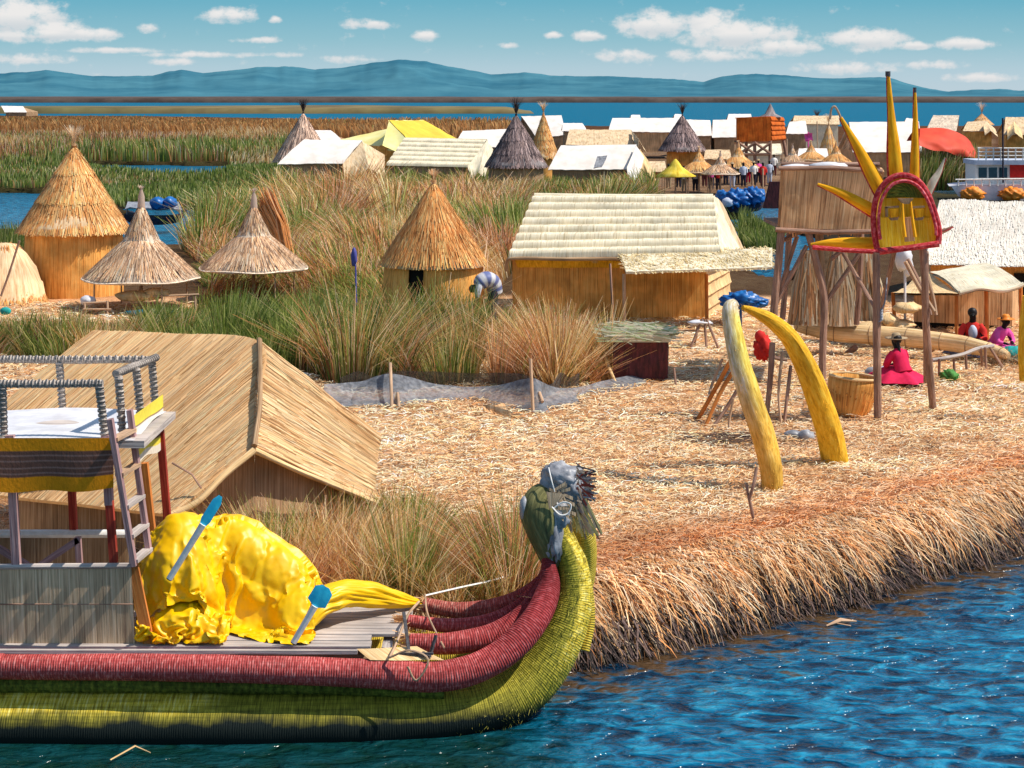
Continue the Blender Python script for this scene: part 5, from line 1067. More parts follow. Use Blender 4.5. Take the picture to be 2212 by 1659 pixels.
-9,15,-2,-8,14,-2,-8,14,-2,-8,14,-1,-9,13,-1,-10,13,-2,-11,10,-2,-12,11,-1,-14,7,-1,-15,10,-3,-11,9,-2,-10,0,-6,-9,3,-7,-9,0,-1,-5,2,-5,
-7,8,1,-5,-8,-3,-10,1,-2,-15,8,-3,-12,1,-7,-15,1,-6,-15,-11,5,0,7,2,15,10,3,9,8,7,10,2,-1,12,9,3,10,10,3,11,7,2,13,6,0,11,12,3,10,
13,4,10,14,4,9,15,2,6,16,1,5,14,4,7,16,-2,-3,15,-3,-6,16,-1,-4,14,1,-1,11,8,8,15,2,-3,15,1,0,13,2,-1,14,5,-3,17,2,2,17,2,1,16,2,0,
17,0,-3,16,-1,-5,16,-1,-7,14,-1,-7,15,-1,-8,12,-2,-11,13,-2,-10,14,0,-10,14,-2,-9,14,-1,-9,14,-1,-8,15,-1,-8,15,0,-7,14,-1,-9,13,-2,-10,
12,-1,-11,12,-2,-11,9,-2,-14,11,-2,-12,9,-4,-12,7,-5,-12,1,-3,-12,5,-6,-10,-3,-1,-5,-2,-5,-8,10,-1,-3,-1,-7,-13,-4,4,-12,3,-5,-15,5,-4,
-14,1,-6,-16,4,9,-4,0,4,14,11,2,7,3,2,11,12,4,9,11,2,10,6,3,13,2,0,13,13,3,9,11,5,12,11,4,9,16,3,8,15,3,7,16,1,4,13,4,8,16,-2,-2,
14,-3,-7,15,-3,-6,14,3,1,10,8,8,15,3,1,14,-3,-5,15,5,1,14,7,6,17,2,-1,16,2,-2,17,1,-1,17,1,-3,16,-1,-5,16,-1,-6,15,-1,-7,13,-1,-9,
14,-2,-9,14,-2,-9,14,-1,-8,14,-1,-10,13,-2,-9,14,-1,-9,14,0,-8,14,-1,-9,14,0,-9,13,-2,-10,13,-1,-11,11,-2,-12,12,-2,-11,9,-3,-13,4,-7,
-12,13,-3,-9,7,-3,-14,2,-4,-13,-4,-2,-6,-4,-5,-7,10,-2,-6,1,-8,-12,0,-6,-14,-4,6,-12,4,-4,-14,2,-5,-16,-6,11,-5,10,-1,10,5,2,9,8,5,10,
12,5,8,6,0,12,1,0,13,12,5,10,10,5,12,11,4,10,14,3,8,15,4,8,15,3,7,16,1,4,13,5,8,13,-6,-3,14,0,-5,14,-3,-7,13,4,3,11,7,7,14,-4,-4,
16,3,-1,14,7,4,15,5,3,16,4,0,16,2,-1,17,2,-1,17,0,-3,16,0,-4,15,-1,-6,15,-1,-7,14,-2,-8,13,-2,-10,12,-4,-11,13,-2,-9,14,-1,-9,13,-2,
-10,14,0,-8,15,1,-7,15,1,-8,14,-1,-9,14,-1,-9,13,-1,-10,12,-2,-11,12,-2,-11,8,-4,-13,10,-5,-12,5,-6,-13,4,-5,-13,10,0,-6,-2,-4,-11,-6,
-4,-9,7,-7,-10,0,-5,-9,0,-4,-12,5,0,-13,-3,2,-14,3,-4,-13,3,-3,-9,14,2,8,7,7,11,-1,11,11,8,3,9,3,-2,14,11,4,9,9,6,12,11,3,10,14,3,
8,13,5,9,14,4,8,15,2,6,16,1,5,13,6,8,9,-8,-5,15,3,-1,12,-5,-9,12,6,8,14,4,1,13,-7,-6,15,7,3,14,8,5,16,5,1,16,3,0,16,3,-1,17,1,-1,
16,1,-3,17,0,-4,15,0,-5,15,-2,-6,15,-1,-7,11,-3,-11,13,-2,-10,10,-5,-11,13,-3,-11,14,0,-8,14,0,-8,15,2,-7,15,1,-7,14,0,-9,14,-1,-9,14,
0,-9,9,-4,-12,13,-2,-11,10,-5,-12,12,-3,-11,4,-5,-14,1,-7,-14,14,1,-1,0,-4,-10,-1,-8,-10,6,-7,-12,-2,-4,-13,-8,-3,-11,7,-2,-12,4,3,-13,
-4,-3,-15,4,5,-11,8,7,12,8,5,10,5,9,9,8,-4,11,1,9,13,8,7,11,10,3,11,14,1,7,13,5,9,12,6,10,15,2,6,15,2,6,14,3,6,14,4,7,4,-9,-5,14,
1,-2,15,1,-5,11,5,7,14,-3,-3,15,-2,-4,11,10,6,16,6,2,16,3,0,16,4,1,16,3,-1,16,2,-1,17,1,-3,16,0,-4,16,0,-3,16,0,-6,12,-5,-9,14,-1,
-8,12,-2,-10,10,-2,-10,10,-5,-13,13,-2,-9,15,0,-8,15,2,-7,15,2,-6,14,0,-9,13,-1,-9,14,-1,-9,14,0,-9,8,-5,-13,9,-5,-13,13,-2,-10,7,-3,
-12,1,-7,-13,13,-3,-6,9,-4,-2,0,-9,-13,-2,-5,-14,-2,-4,-9,-3,0,-13,4,-5,-13,0,2,-12,3,2,-13,-4,13,-6,10,0,8,6,7,12,11,4,8,9,3,11,1,
10,13,8,5,12,11,3,8,14,1,7,12,6,10,11,5,9,16,1,5,14,4,7,14,3,6,15,2,6,-1,-10,-5,15,3,-1,15,0,-1,12,3,3,12,-5,-4,15,4,-3,11,9,6,15,
4,1,16,5,1,17,4,0,16,3,-1,17,2,-2,16,0,-2,16,0,-3,16,0,-4,16,1,-4,10,-4,-9,15,-3,-9,13,-3,-9,11,-3,-9,10,2,-10,10,-5,-12,13,-1,-10,
15,2,-6,15,2,-6,14,0,-9,13,-1,-9,14,-2,-10,15,3,-7,9,-5,-12,8,-4,-12,12,-3,-11,5,-6,-11,10,-2,-7,8,-4,-12,5,-8,-3,-2,-8,-9,2,-4,-14,5,
0,-9,2,-2,-13,-2,-4,-13,-3,-2,-10,2,3,-12,0,1,-11,7,8,11,11,7,10,14,1,8,6,7,12,3,10,13,12,0,10,8,6,9,13,2,6,9,8,11,14,2,7,15,0,5,
14,6,8,15,4,6,14,-3,3,-6,-7,-3,17,0,-1,14,4,0,13,-1,0,10,-6,-4,11,10,3,15,6,2,16,4,0,16,5,1,16,4,1,16,3,-2,17,3,-1,16,0,-3,16,-1,
-3,16,1,-2,15,0,-5,12,0,-6,11,-7,-11,14,-3,-9,13,-2,-9,10,-3,-9,8,4,-10,12,-4,-11,14,0,-8,15,4,-6,13,-3,-9,14,1,-9,13,-3,-10,14,4,-6,
13,-2,-11,6,-7,-12,8,-8,-11,10,0,-8,11,0,-7,10,-3,-11,-3,-12,-6,4,-6,-8,2,-5,-10,6,2,-5,-2,-6,-15,0,-3,-14,1,0,-12,8,0,-8,-1,10,-9,13,
5,9,11,6,10,8,7,12,10,6,10,8,2,11,8,6,11,8,6,7,10,4,9,11,5,9,15,-1,5,15,2,6,12,7,8,16,4,7,12,-5,1,-8,-4,-2,16,-3,-3,15,5,1,13,-3,
-1,9,-5,-3,13,9,3,14,8,2,15,4,1,16,6,1,16,3,-1,17,2,-1,16,3,-1,16,0,-3,16,-1,-3,16,1,-3,13,1,-3,13,2,-5,8,-8,-10,14,-3,-9,13,-4,-10,
12,-5,-10,10,3,-8,9,4,-10,13,-2,-10,15,3,-6,12,-4,-9,14,0,-8,13,-1,-10,14,3,-7,11,-4,-10,11,-3,-11,5,-10,-11,11,1,-8,13,3,-6,6,-6,-12,
-4,-14,-5,9,-1,-7,2,-4,-10,10,2,-3,2,-6,-15,-9,-1,-9,3,0,-15,12,0,-5,4,9,-11,10,8,11,11,5,11,9,7,11,11,3,10,10,1,9,1,8,11,13,4,7,9,
7,10,13,-1,6,15,1,6,13,5,7,13,4,7,15,5,6,11,-8,0,-9,-2,-1,14,-4,-3,16,4,0,13,-2,-1,7,-3,-1,13,9,2,16,6,1,15,5,2,16,5,0,15,5,0,17,
1,-2,16,2,-1,16,1,-2,16,-1,-3,15,0,-4,12,2,-2,13,5,-3,7,-10,-11,13,-4,-9,14,-3,-9,11,-5,-10,13,-4,-10,10,7,-8,10,4,-8,14,2,-7,11,-4,
-9,13,-2,-10,14,-1,-8,13,0,-9,13,1,-8,11,-2,-9,3,-10,-12,11,-1,-10,15,5,-5,3,-9,-11,-2,-14,-7,9,4,-3,5,-3,-9,8,1,-3,6,-3,-14,-11,-2,-4,
7,-2,-13,11,4,-7,5,10,-10,9,6,11,10,5,10,10,8,12,12,-5,8,4,7,11,4,11,10,13,2,7,11,7,9,13,-6,5,13,5,7,14,3,7,14,4,6,13,7,6,10,-10,
-1,-10,0,0,13,-6,-3,16,1,-1,12,2,-2,7,-4,-1,15,7,3,14,9,2,16,4,0,15,8,2,15,3,-1,17,-1,-1,16,3,-2,16,1,-2,15,-1,-3,16,0,-4,11,3,-1,
11,6,-2,10,-7,-9,8,-8,-10,14,-4,-9,14,-2,-10,10,-7,-10,13,-2,-10,8,13,-6,13,5,-7,15,-1,-8,8,-8,-11,14,-4,-9,14,5,-7,14,2,-8,13,-1,-9,1,
-10,-11,10,-2,-10,15,6,-6,0,-11,-9,0,-14,-9,6,5,1,14,1,-1,4,2,-11,11,-5,-2,-7,0,-10,11,-4,-10,-4,4,-10,4,9,-10,11,5,11,10,6,10,12,0,
10,10,0,10,7,6,12,-2,12,7,12,4,8,11,-4,8,14,3,5,12,3,7,16,1,5,12,9,7,14,5,5,7,-10,-2,-11,1,1,12,-8,-3,17,0,-2,11,3,-1,9,-3,-1,14,
8,3,15,7,2,15,6,1,13,9,2,17,-1,-2,16,0,-2,16,3,-1,16,2,-1,14,-2,-4,16,0,-3,10,3,-2,11,8,-1,13,-3,-7,5,-11,-11,13,-4,-9,12,-5,-9,12,
-3,-10,11,-6,-11,12,6,-7,10,10,-7,13,4,-7,14,-5,-9,11,-7,-10,12,-2,-9,15,-3,-7,9,8,-4,8,-4,-11,8,-6,-12,11,2,-8,8,-9,-9,-3,-11,-7,8,-6,
-3,12,7,-1,7,7,0,13,0,-3,-4,-4,-14,1,-2,-5,11,1,-4,6,9,-10,12,4,10,11,4,11,12,-5,9,10,5,12,1,4,12,2,9,5,7,-1,10,13,2,4,13,4,6,14,
3,6,15,3,5,11,10,7,14,4,4,4,-11,-3,-10,2,2,10,-8,-3,17,-1,-2,12,3,-1,10,-3,-1,13,9,3,16,7,1,13,8,3,14,7,1,16,-4,-2,16,2,-1,16,2,-2,
16,3,-2,14,-2,-3,15,-1,-3,10,4,-1,9,9,-1,15,0,-5,8,-10,-10,6,-10,-11,13,-2,-9,12,-3,-9,10,-5,-11,13,-2,-9,11,9,-7,11,9,-6,15,-4,-9,13,
-3,-9,13,-5,-9,11,-6,-9,6,8,-3,9,-2,-8,8,-7,-10,13,0,-8,4,-12,-7,5,-6,-12,8,-3,2,10,6,-2,8,2,-7,7,8,4,5,1,-10,1,-3,-9,12,0,8,7,8,
-11,12,4,11,13,-2,10,12,-1,10,3,6,12,-9,3,13,4,8,10,15,-3,3,14,0,2,12,8,7,16,1,4,14,6,6,10,11,7,13,2,3,3,-13,-3,-10,4,0,8,-10,-2,
17,0,-1,13,3,-1,11,-2,-1,14,8,3,15,6,1,11,11,3,15,4,1,15,-4,-2,16,3,-1,16,0,-2,16,5,-2,13,-2,-3,16,-3,-3,9,5,-1,8,11,0,16,1,-5,8,
-8,-8,2,-13,-11,14,-1,-9,11,-7,-10,12,1,-10,11,-6,-10,14,2,-8,8,11,-7,14,1,-8,14,-4,-9,14,-2,-8,11,-7,-6,8,-1,-5,7,9,-8,7,-10,-10,12,
-1,-9,0,-13,-4,8,-11,-8,15,-1,-2,6,14,2,8,2,-6,8,6,-3,6,10,0,6,-3,-9,11,1,9,8,5,-11,13,1,10,13,-2,11,6,5,11,-9,2,13,-4,6,12,13,1,7,
12,4,3,13,1,3,15,5,5,15,2,5,12,7,6,11,10,7,13,0,2,1,-14,-4,-10,4,0,6,-10,-2,17,0,-1,14,3,0,12,-1,-1,14,7,2,14,7,2,11,13,4,14,-2,0,
15,-3,-2,16,5,-2,16,0,-2,15,7,0,13,-4,-4,16,-3,-3,9,5,-1,7,12,0,16,2,-4,12,-5,-7,-2,-13,-10,10,-6,-10,12,-4,-10,13,-6,-10,11,-1,-10,13,
-2,-9,13,6,-7,10,9,-7,13,-2,-9,15,-2,-8,9,-11,-7,12,-5,-6,2,12,-4,10,-3,-9,8,-5,-7,6,-9,-7,12,-6,2,6,-4,-7,9,8,-4,9,8,6,7,6,-7,6,9,
-1,10,0,2,11,2,-6,9,3,-11,13,-1,10,7,4,12,-7,1,12,-8,2,12,8,7,9,15,2,7,8,6,4,15,-1,2,14,6,6,15,3,4,10,7,6,12,9,7,13,-2,1,2,-14,
-4,-12,1,0,5,-8,-2,17,-1,-1,14,4,-1,13,-1,0,15,6,2,12,10,3,11,11,3,12,-7,-1,16,1,-2,16,5,-1,17,0,-2,14,7,-1,13,-3,-3,15,-4,-3,9,5,
-2,6,14,2,15,2,-4,15,-2,-6,3,-12,-10,0,-11,-10,12,-4,-10,13,-2,-11,10,-8,-9,14,-2,-9,14,4,-8,9,11,-7,14,2,-8,13,-4,-8,11,-10,-6,10,-8,
-5,4,8,-6,12,2,-3,10,1,0,10,-3,-8,12,-6,5,0,-4,-10,5,3,-9,8,8,10,8,5,-7,9,9,-4,12,5,6,8,3,-7,9,1,-11,9,2,11,-6,4,12,-10,-3,13,2,8,
10,15,0,7,9,10,7,10,7,4,16,-1,3,12,7,7,16,0,2,10,8,6,10,9,7,13,-5,0,3,-15,-5,-13,-1,0,5,-8,-2,17,1,-1,14,3,0,14,-1,0,15,7,2,9,13,
3,12,8,3,12,-10,-2,15,4,-1,16,5,-1,16,0,-2,15,8,-1,13,-3,-3,14,-7,-4,11,6,-1,4,15,2,14,3,-4,16,0,-5,9,-10,-9,-6,-12,-9,8,-10,-11,12,
0,-10,11,-6,-9,14,-3,-10,14,-2,-9,10,11,-7,12,3,-7,13,-5,-8,15,-4,-6,8,-9,-4,11,2,-6,7,7,1,9,6,1,14,1,3,13,-4,-4,-5,-4,-5,0,-1,-11,
11,5,4,10,10,-2,10,5,6,9,9,-2,9,5,-8,7,3,-11,-4,4,12,-10,-3,13,-6,5,12,13,3,7,15,2,7,9,10,7,6,11,5,14,3,5,16,3,4,15,-2,2,10,9,7,
9,10,7,12,-8,-3,5,-15,-4,-14,-3,-2,3,-7,0,16,0,-1,15,4,-1,15,0,1,14,8,2,7,13,4,15,4,1,10,-11,-1,16,5,-1,16,3,-2,14,6,-1,14,4,1,16,
-3,-3,13,-3,-4,7,4,-2,5,14,1,15,4,-3,16,2,-5,13,-7,-7,-4,-13,-10,1,-10,-10,9,-3,-10,14,-3,-10,13,-4,-9,12,-7,-10,11,9,-7,13,5,-8,15,-2,
-7,13,-7,-4,13,0,2,6,1,-11,10,7,5,11,3,2,14,4,5,10,-1,2,-5,-2,-11,-4,-4,-10,15,5,0,9,6,7,7,9,6,9,7,-5,9,8,-9,-5,4,-10,-10,-3,13,-9,
2,13,7,4,8,15,3,7,15,5,7,8,12,7,4,11,5,14,6,6,16,-1,2,14,0,3,7,11,8,12,8,5,9,-12,-3,7,-14,-5,-13,-7,-1,3,-8,0,14,5,-1,16,1,-1,16,
1,1,11,11,3,7,11,4,16,1,0,10,-10,-2,15,5,-1,16,3,-1,14,10,0,14,-2,-1,15,-6,-2,12,7,-2,5,0,-3,9,10,0,14,6,-3,15,2,-4,15,1,-6,1,-13,
-10,-4,-13,-10,6,-8,-9,12,2,-10,12,-6,-10,12,-7,-9,13,2,-9,13,6,-8,14,-4,-5,15,3,-3,11,7,7,10,2,-8,14,4,2,6,2,14,12,3,7,11,4,-7,-6,
-3,-10,-2,-3,-11,14,3,3,11,5,-2,4,10,11,12,5,0,-2,3,-12,-11,-3,-9,-8,3,13,-1,9,13,12,1,6,15,2,6,15,4,5,7,12,7,4,12,6,14,7,7,13,-5,
1,14,5,3,7,12,9,13,4,4,6,-14,-4,9,-13,-5,-11,-11,-2,2,-7,1,16,0,0,14,9,-1,16,3,1,4,11,4,14,5,1,14,1,0,9,-9,-1,16,4,-1,14,8,0,15,6,
-1,14,-3,-2,15,-5,-1,7,10,0,7,-3,-4,12,7,-1,14,5,-4,15,0,-3,12,10,-5,8,-9,-8,-6,-11,-10,-1,-14,-9,12,-3,-10,10,-3,-10,13,-4,-10,13,0,
-9,15,2,-8,15,5,-2,15,7,1,10,8,8,15,3,0,14,3,-1,9,2,12,4,2,12,9,4,-12,-6,-3,-8,4,0,-12,13,2,6,6,4,-6,11,8,5,9,4,5,-2,-5,0,-4,5,
-9,2,7,15,-1,9,11,9,3,9,12,3,6,16,-1,-1,9,11,6,5,11,6,14,5,7,9,4,8,13,3,-1,8,11,7,13,-2,1,2,-15,-3,10,-12,-5,-5,-15,-2,1,-8,0,15,
3,1,15,4,0,14,9,0,2,14,4,16,-1,1,12,2,0,10,-8,-2,14,6,0,14,7,0,17,-1,-1,13,0,-2,14,-1,-1,3,11,2,13,-5,-2,14,0,-3,10,8,-6,16,-1,-3,
10,11,-5,11,2,-6,-1,-12,-10,-9,-11,-7,9,-8,-10,10,-5,-11,13,1,-9,14,1,-8,15,5,0,15,7,-1,15,6,0,13,7,3,15,3,-1,14,5,7,9,2,11,6,2,13,
7,1,-8,-9,-1,-14,7,1,-11,10,1,7,8,2,-2,9,7,-3,8,-1,1,8,1,4,8,10,-6,4,4,15,-4,11,8,9,0,7,6,5,6,15,-3,-3,10,11,6,10,9,7,12,5,8,0,
9,9,14,5,-1,14,7,4,11,-8,-1,-1,-13,-2,3,-14,1,0,-14,-5,8,-8,-3,16,-4,1,14,9,0,7,12,1,7,13,2,16,-5,1,11,3,0,10,-5,-1,12,10,2,16,4,
-1,15,-5,-3,14,0,-2,13,3,0,3,12,3,15,-5,-2,13,-11,-1,10,8,-7,15,4,-5,11,10,-5,9,10,-5,5,-9,-8,-12,-9,-7,0,-13,-8,12,-2,-11,14,2,-9,15,
5,0,16,6,0,15,6,3,15,6,-3,15,6,3,15,4,-3,12,4,7,9,4,13,9,2,12,7,1,-7,-9,-1,-14,7,2,-11,9,-1,9,11,0,6,4,6,-7,8,-1,-3,14,1,-4,11,7,
-5,1,3,12,-6,12,6,-2,4,13,14,4,3,12,-2,-3,14,5,1,10,10,6,8,9,10,-4,9,10,16,5,0,15,0,-1,10,-10,-1,-7,-13,3,-1,-15,3,9,-8,-9,13,-9,-5,
14,-8,-1,12,10,1,7,12,1,10,11,1,15,-8,2,10,6,0,9,7,8,14,-2,-5,14,4,-3,14,-4,-3,16,-3,-2,10,8,0,6,12,3,11,-12,0,13,0,1,12,-3,-7,13,
7,-7,11,10,-5,11,11,-3,3,0,-8,-8,-12,-9,-6,-9,-4,13,-1,-10,15,4,-2,16,6,0,15,5,1,15,6,3,14,6,-1,15,5,-3,16,6,0,10,3,8,9,3,14,15,4,
5,6,1,-2,-8,0,-14,7,1,-10,10,-1,10,9,-3,11,10,5,-7,12,-4,-5,4,6,-10,12,8,-4,-5,7,11,-8,4,6,-4,9,7,12,2,7,10,1,4,13,4,1,11,9,-3,4,
10,10,0,10,8,16,-1,-2,15,-4,-2,7,-13,2,-4,-12,1,-3,-13,2,15,-2,-5,12,-8,-3,10,-10,-6,10,11,2,12,5,-1,12,11,0,14,-6,2,13,7,4,4,12,7,
13,-8,-6,13,3,-4,15,-2,-3,16,-3,-2,8,10,1,11,9,2,11,-12,0,12,2,4,7,5,5,9,7,-10,11,9,0,11,10,-3,0,-1,-15,-4,-10,-11,-4,-9,-6,14,2,-4,
16,5,1,15,6,-1,15,5,4,14,5,-4,15,6,1,15,6,-1,16,5,0,10,4,9,10,2,11,14,4,7,12,0,-7,-7,2,-8,6,0,-11,14,-5,5,7,1,12,12,-1,3,11,-1,-8,
-5,-3,-2,-2,10,-1,4,8,9,-14,0,3,3,7,6,3,6,13,6,-1,12,14,6,2,8,9,-10,0,8,4,10,11,1,16,-4,-3,9,-12,0,3,-13,5,1,-9,-5,-1,-14,1,15,-3,
-4,13,-6,-2,12,0,-2,13,3,0,9,4,-3,15,1,4,9,10,0,14,8,2,7,12,7,11,-9,-4,11,-4,-7,15,-5,-3,14,2,-1,12,11,0,13,7,1,11,-9,2,14,5,8,-5,
4,9,13,7,3,9,14,-2,6,7,-10,-1,-9,-12,-1,-1,-13,1,-5,-10,15,3,2,15,6,-2,15,5,1,15,5,5,14,4,-6,15,6,1,15,6,-1,15,6,1,11,2,11,15,3,5,
11,4,7,15,0,-5,-4,3,-5,11,-4,-9,13,-4,-4,6,2,12,8,-2,8,8,-3,-4,-2,-3,-8,-6,9,5,6,11,-1,-9,1,2,-4,3,9,4,5,14,5,3,14,11,-1,-7,8,6,
-3,4,10,-1,13,-2,1,13,-2,-3,4,-10,-1,3,-12,3,4,-4,-7,5,-14,-1,14,-3,-3,13,-8,-3,14,0,-2,16,0,1,11,12,2,12,3,0,12,7,4,7,13,3,11,10,1,
12,-6,-3,6,-12,-8,15,-2,-3,16,2,-1,16,4,3,8,10,-1,14,2,5,10,6,10,-2,3,16,3,3,4,6,11,-9,5,8,-7,-2,-14,-9,2,2,-12,8,5,-9,15,3,1,14,7,
-1,15,4,3,14,4,-2,15,6,-3,15,6,0,15,6,0,15,5,3,14,2,5,15,4,4,13,4,8,14,0,0,2,2,-7,6,-4,-11,16,-3,-1,12,-2,7,3,2,10,10,-7,-6,-1,-5,
-9,-11,5,-2,6,14,-2,-1,4,8,-12,-3,8,2,0,15,9,7,4,13,5,-8,6,3,-3,7,4,3,15,3,-4,10,-9,-1,1,-14,-1,3,-12,0,9,0,-9,7,-10,1,12,-7,-3,16,
-4,-5,16,0,-1,16,3,1,13,7,5,11,1,1,16,4,4,7,11,3,8,12,-3,6,3,-1,8,-8,-8,15,1,-3,17,2,0,16,3,1,15,3,2,7,10,8,2,4,13,-2,-2,14,6,10,
7,1,6,-11,6,1,-10,-2,-7,-12,6,6,-3,13,4,-3,15,2,2,12,5,-5,14,7,-2,15,7,-2,14,5,0,14,7,0,15,6,-2,15,4,3,16,4,2,16,3,3,14,4,6,14,2,
6,9,-1,-6,2,-2,-14,17,-3,-1,15,-3,6,1,1,10,13,-7,-6,-6,-3,-10,-12,7,5,5,11,-5,8,10,11,-10,-1,9,-4,-3,5,13,9,3,8,2,-11,9,5,-2,10,6,5,
8,-11,-1,11,-10,-6,3,-11,-5,0,-15,1,14,-4,-7,14,-3,0,12,6,6,14,-3,-7,15,-1,-3,16,2,0,13,-5,0,15,-1,1,13,6,4,10,9,3,-1,12,-3,2,9,5,
16,1,-4,16,1,-6,16,2,0,16,3,3,14,3,-2,5,6,10,-6,-6,13,0,5,14,8,13,6,10,8,-7,-5,-7,-12,2,-2,-13,11,0,-11,13,8,5,11,8,6,15,5,-4,12,8,
-8,15,7,0,15,6,0,15,3,6,15,3,4,15,5,1,15,6,0,16,6,1,15,4,3,15,2,7,5,-2,-10,13,-2,-7,12,-2,-2,14,-2,-1,9,0,10,11,-7,-7,-11,-2,-3,-8,
9,-6,8,12,4,6,11,3,-10,-6,4,-3,3,11,13,7,0,14,5,-4,5,3,-9,9,-4,4,11,-10,-2,5,-7,1,0,-15,-4,9,-7,-7,15,-2,-2,15,-2,1,15,3,2,14,2,-1,
12,-4,5,15,-1,2,12,-2,-6,15,2,-3,10,1,7,11,7,-7,10,11,1,0,13,5,10,5,1,15,2,-7,16,2,2,15,1,-1,14,2,0,-3,-7,11,-3,3,9,-1,6,13,7,12,
4,11,9,-5,1,-4,-14,-1,-7,-14,10,5,-5,13,8,3,13,7,4,14,7,3,15,6,-3,13,8,-3,15,3,4,15,3,4,16,4,2,16,4,1,15,5,2,15,7,1,16,5,1,15,5,
-1,12,-2,-8,14,-5,3,13,-4,-9,7,0,6,11,-1,-5,8,-6,2,0,-3,-7,-12,9,-1,7,12,3,9,11,0,-8,-4,4,3,3,9,15,2,-2,10,10,-1,12,2,-6,10,-9,-2,
6,-11,3,5,-7,-5,4,-10,2,12,-3,-3,12,-2,4,12,-6,-4,12,5,5,17,4,-3,10,-6,7,15,-2,-1,11,1,-9,15,2,3,9,-4,4,6,9,-6,10,10,-2,11,13,0,8,
9,7,13,3,-6,16,2,0,17,1,3,13,-2,2,-6,-11,4,-11,2,7,9,5,7,6,14,4,6,12,1,3,-6,-12,-2,-4,-14,9,7,-4,14,8,2,14,8,2,14,8,3,16,5,-1,15,
5,0,16,4,-2,16,2,-1,16,3,0,16,2,0,17,3,1,15,5,3,13,7,0,15,-1,1,16,0,-3,14,-3,3,12,5,-6,8,2,8,9,-6,-8,12,-4,6,8,-8,-6,-13,7,0,9,
13,2,10,13,-4,-7,-3,6,10,5,6,15,-4,-7,14,5,-3,5,5,-1,4,-16,0,14,-5,1,8,-7,0,9,-6,-1,13,1,6,7,-10,-3,7,2,-2,16,-3,0,10,6,7,14,0,3,
15,-4,-8,11,-1,5,11,-10,1,12,6,-2,1,10,-6,9,13,0,12,13,0,15,9,0,14,8,3,16,0,4,16,-3,6,13,-4,5,-2,-8,-2,-13,4,-4,7,2,7,-3,9,8,7,15,
-2,2,-6,-12,-1,-2,-6,10,10,-7,17,9,-1,15,8,0,15,7,0,16,5,1,15,5,0,17,4,0,17,3,0,16,3,-1,17,2,0,16,2,0,17,2,1,10,-11,-1,16,-4,1,16,
-2,3,9,12,-4,11,12,4,14,3,-2,13,-3,4,11,-6,-5,15,-6,0]
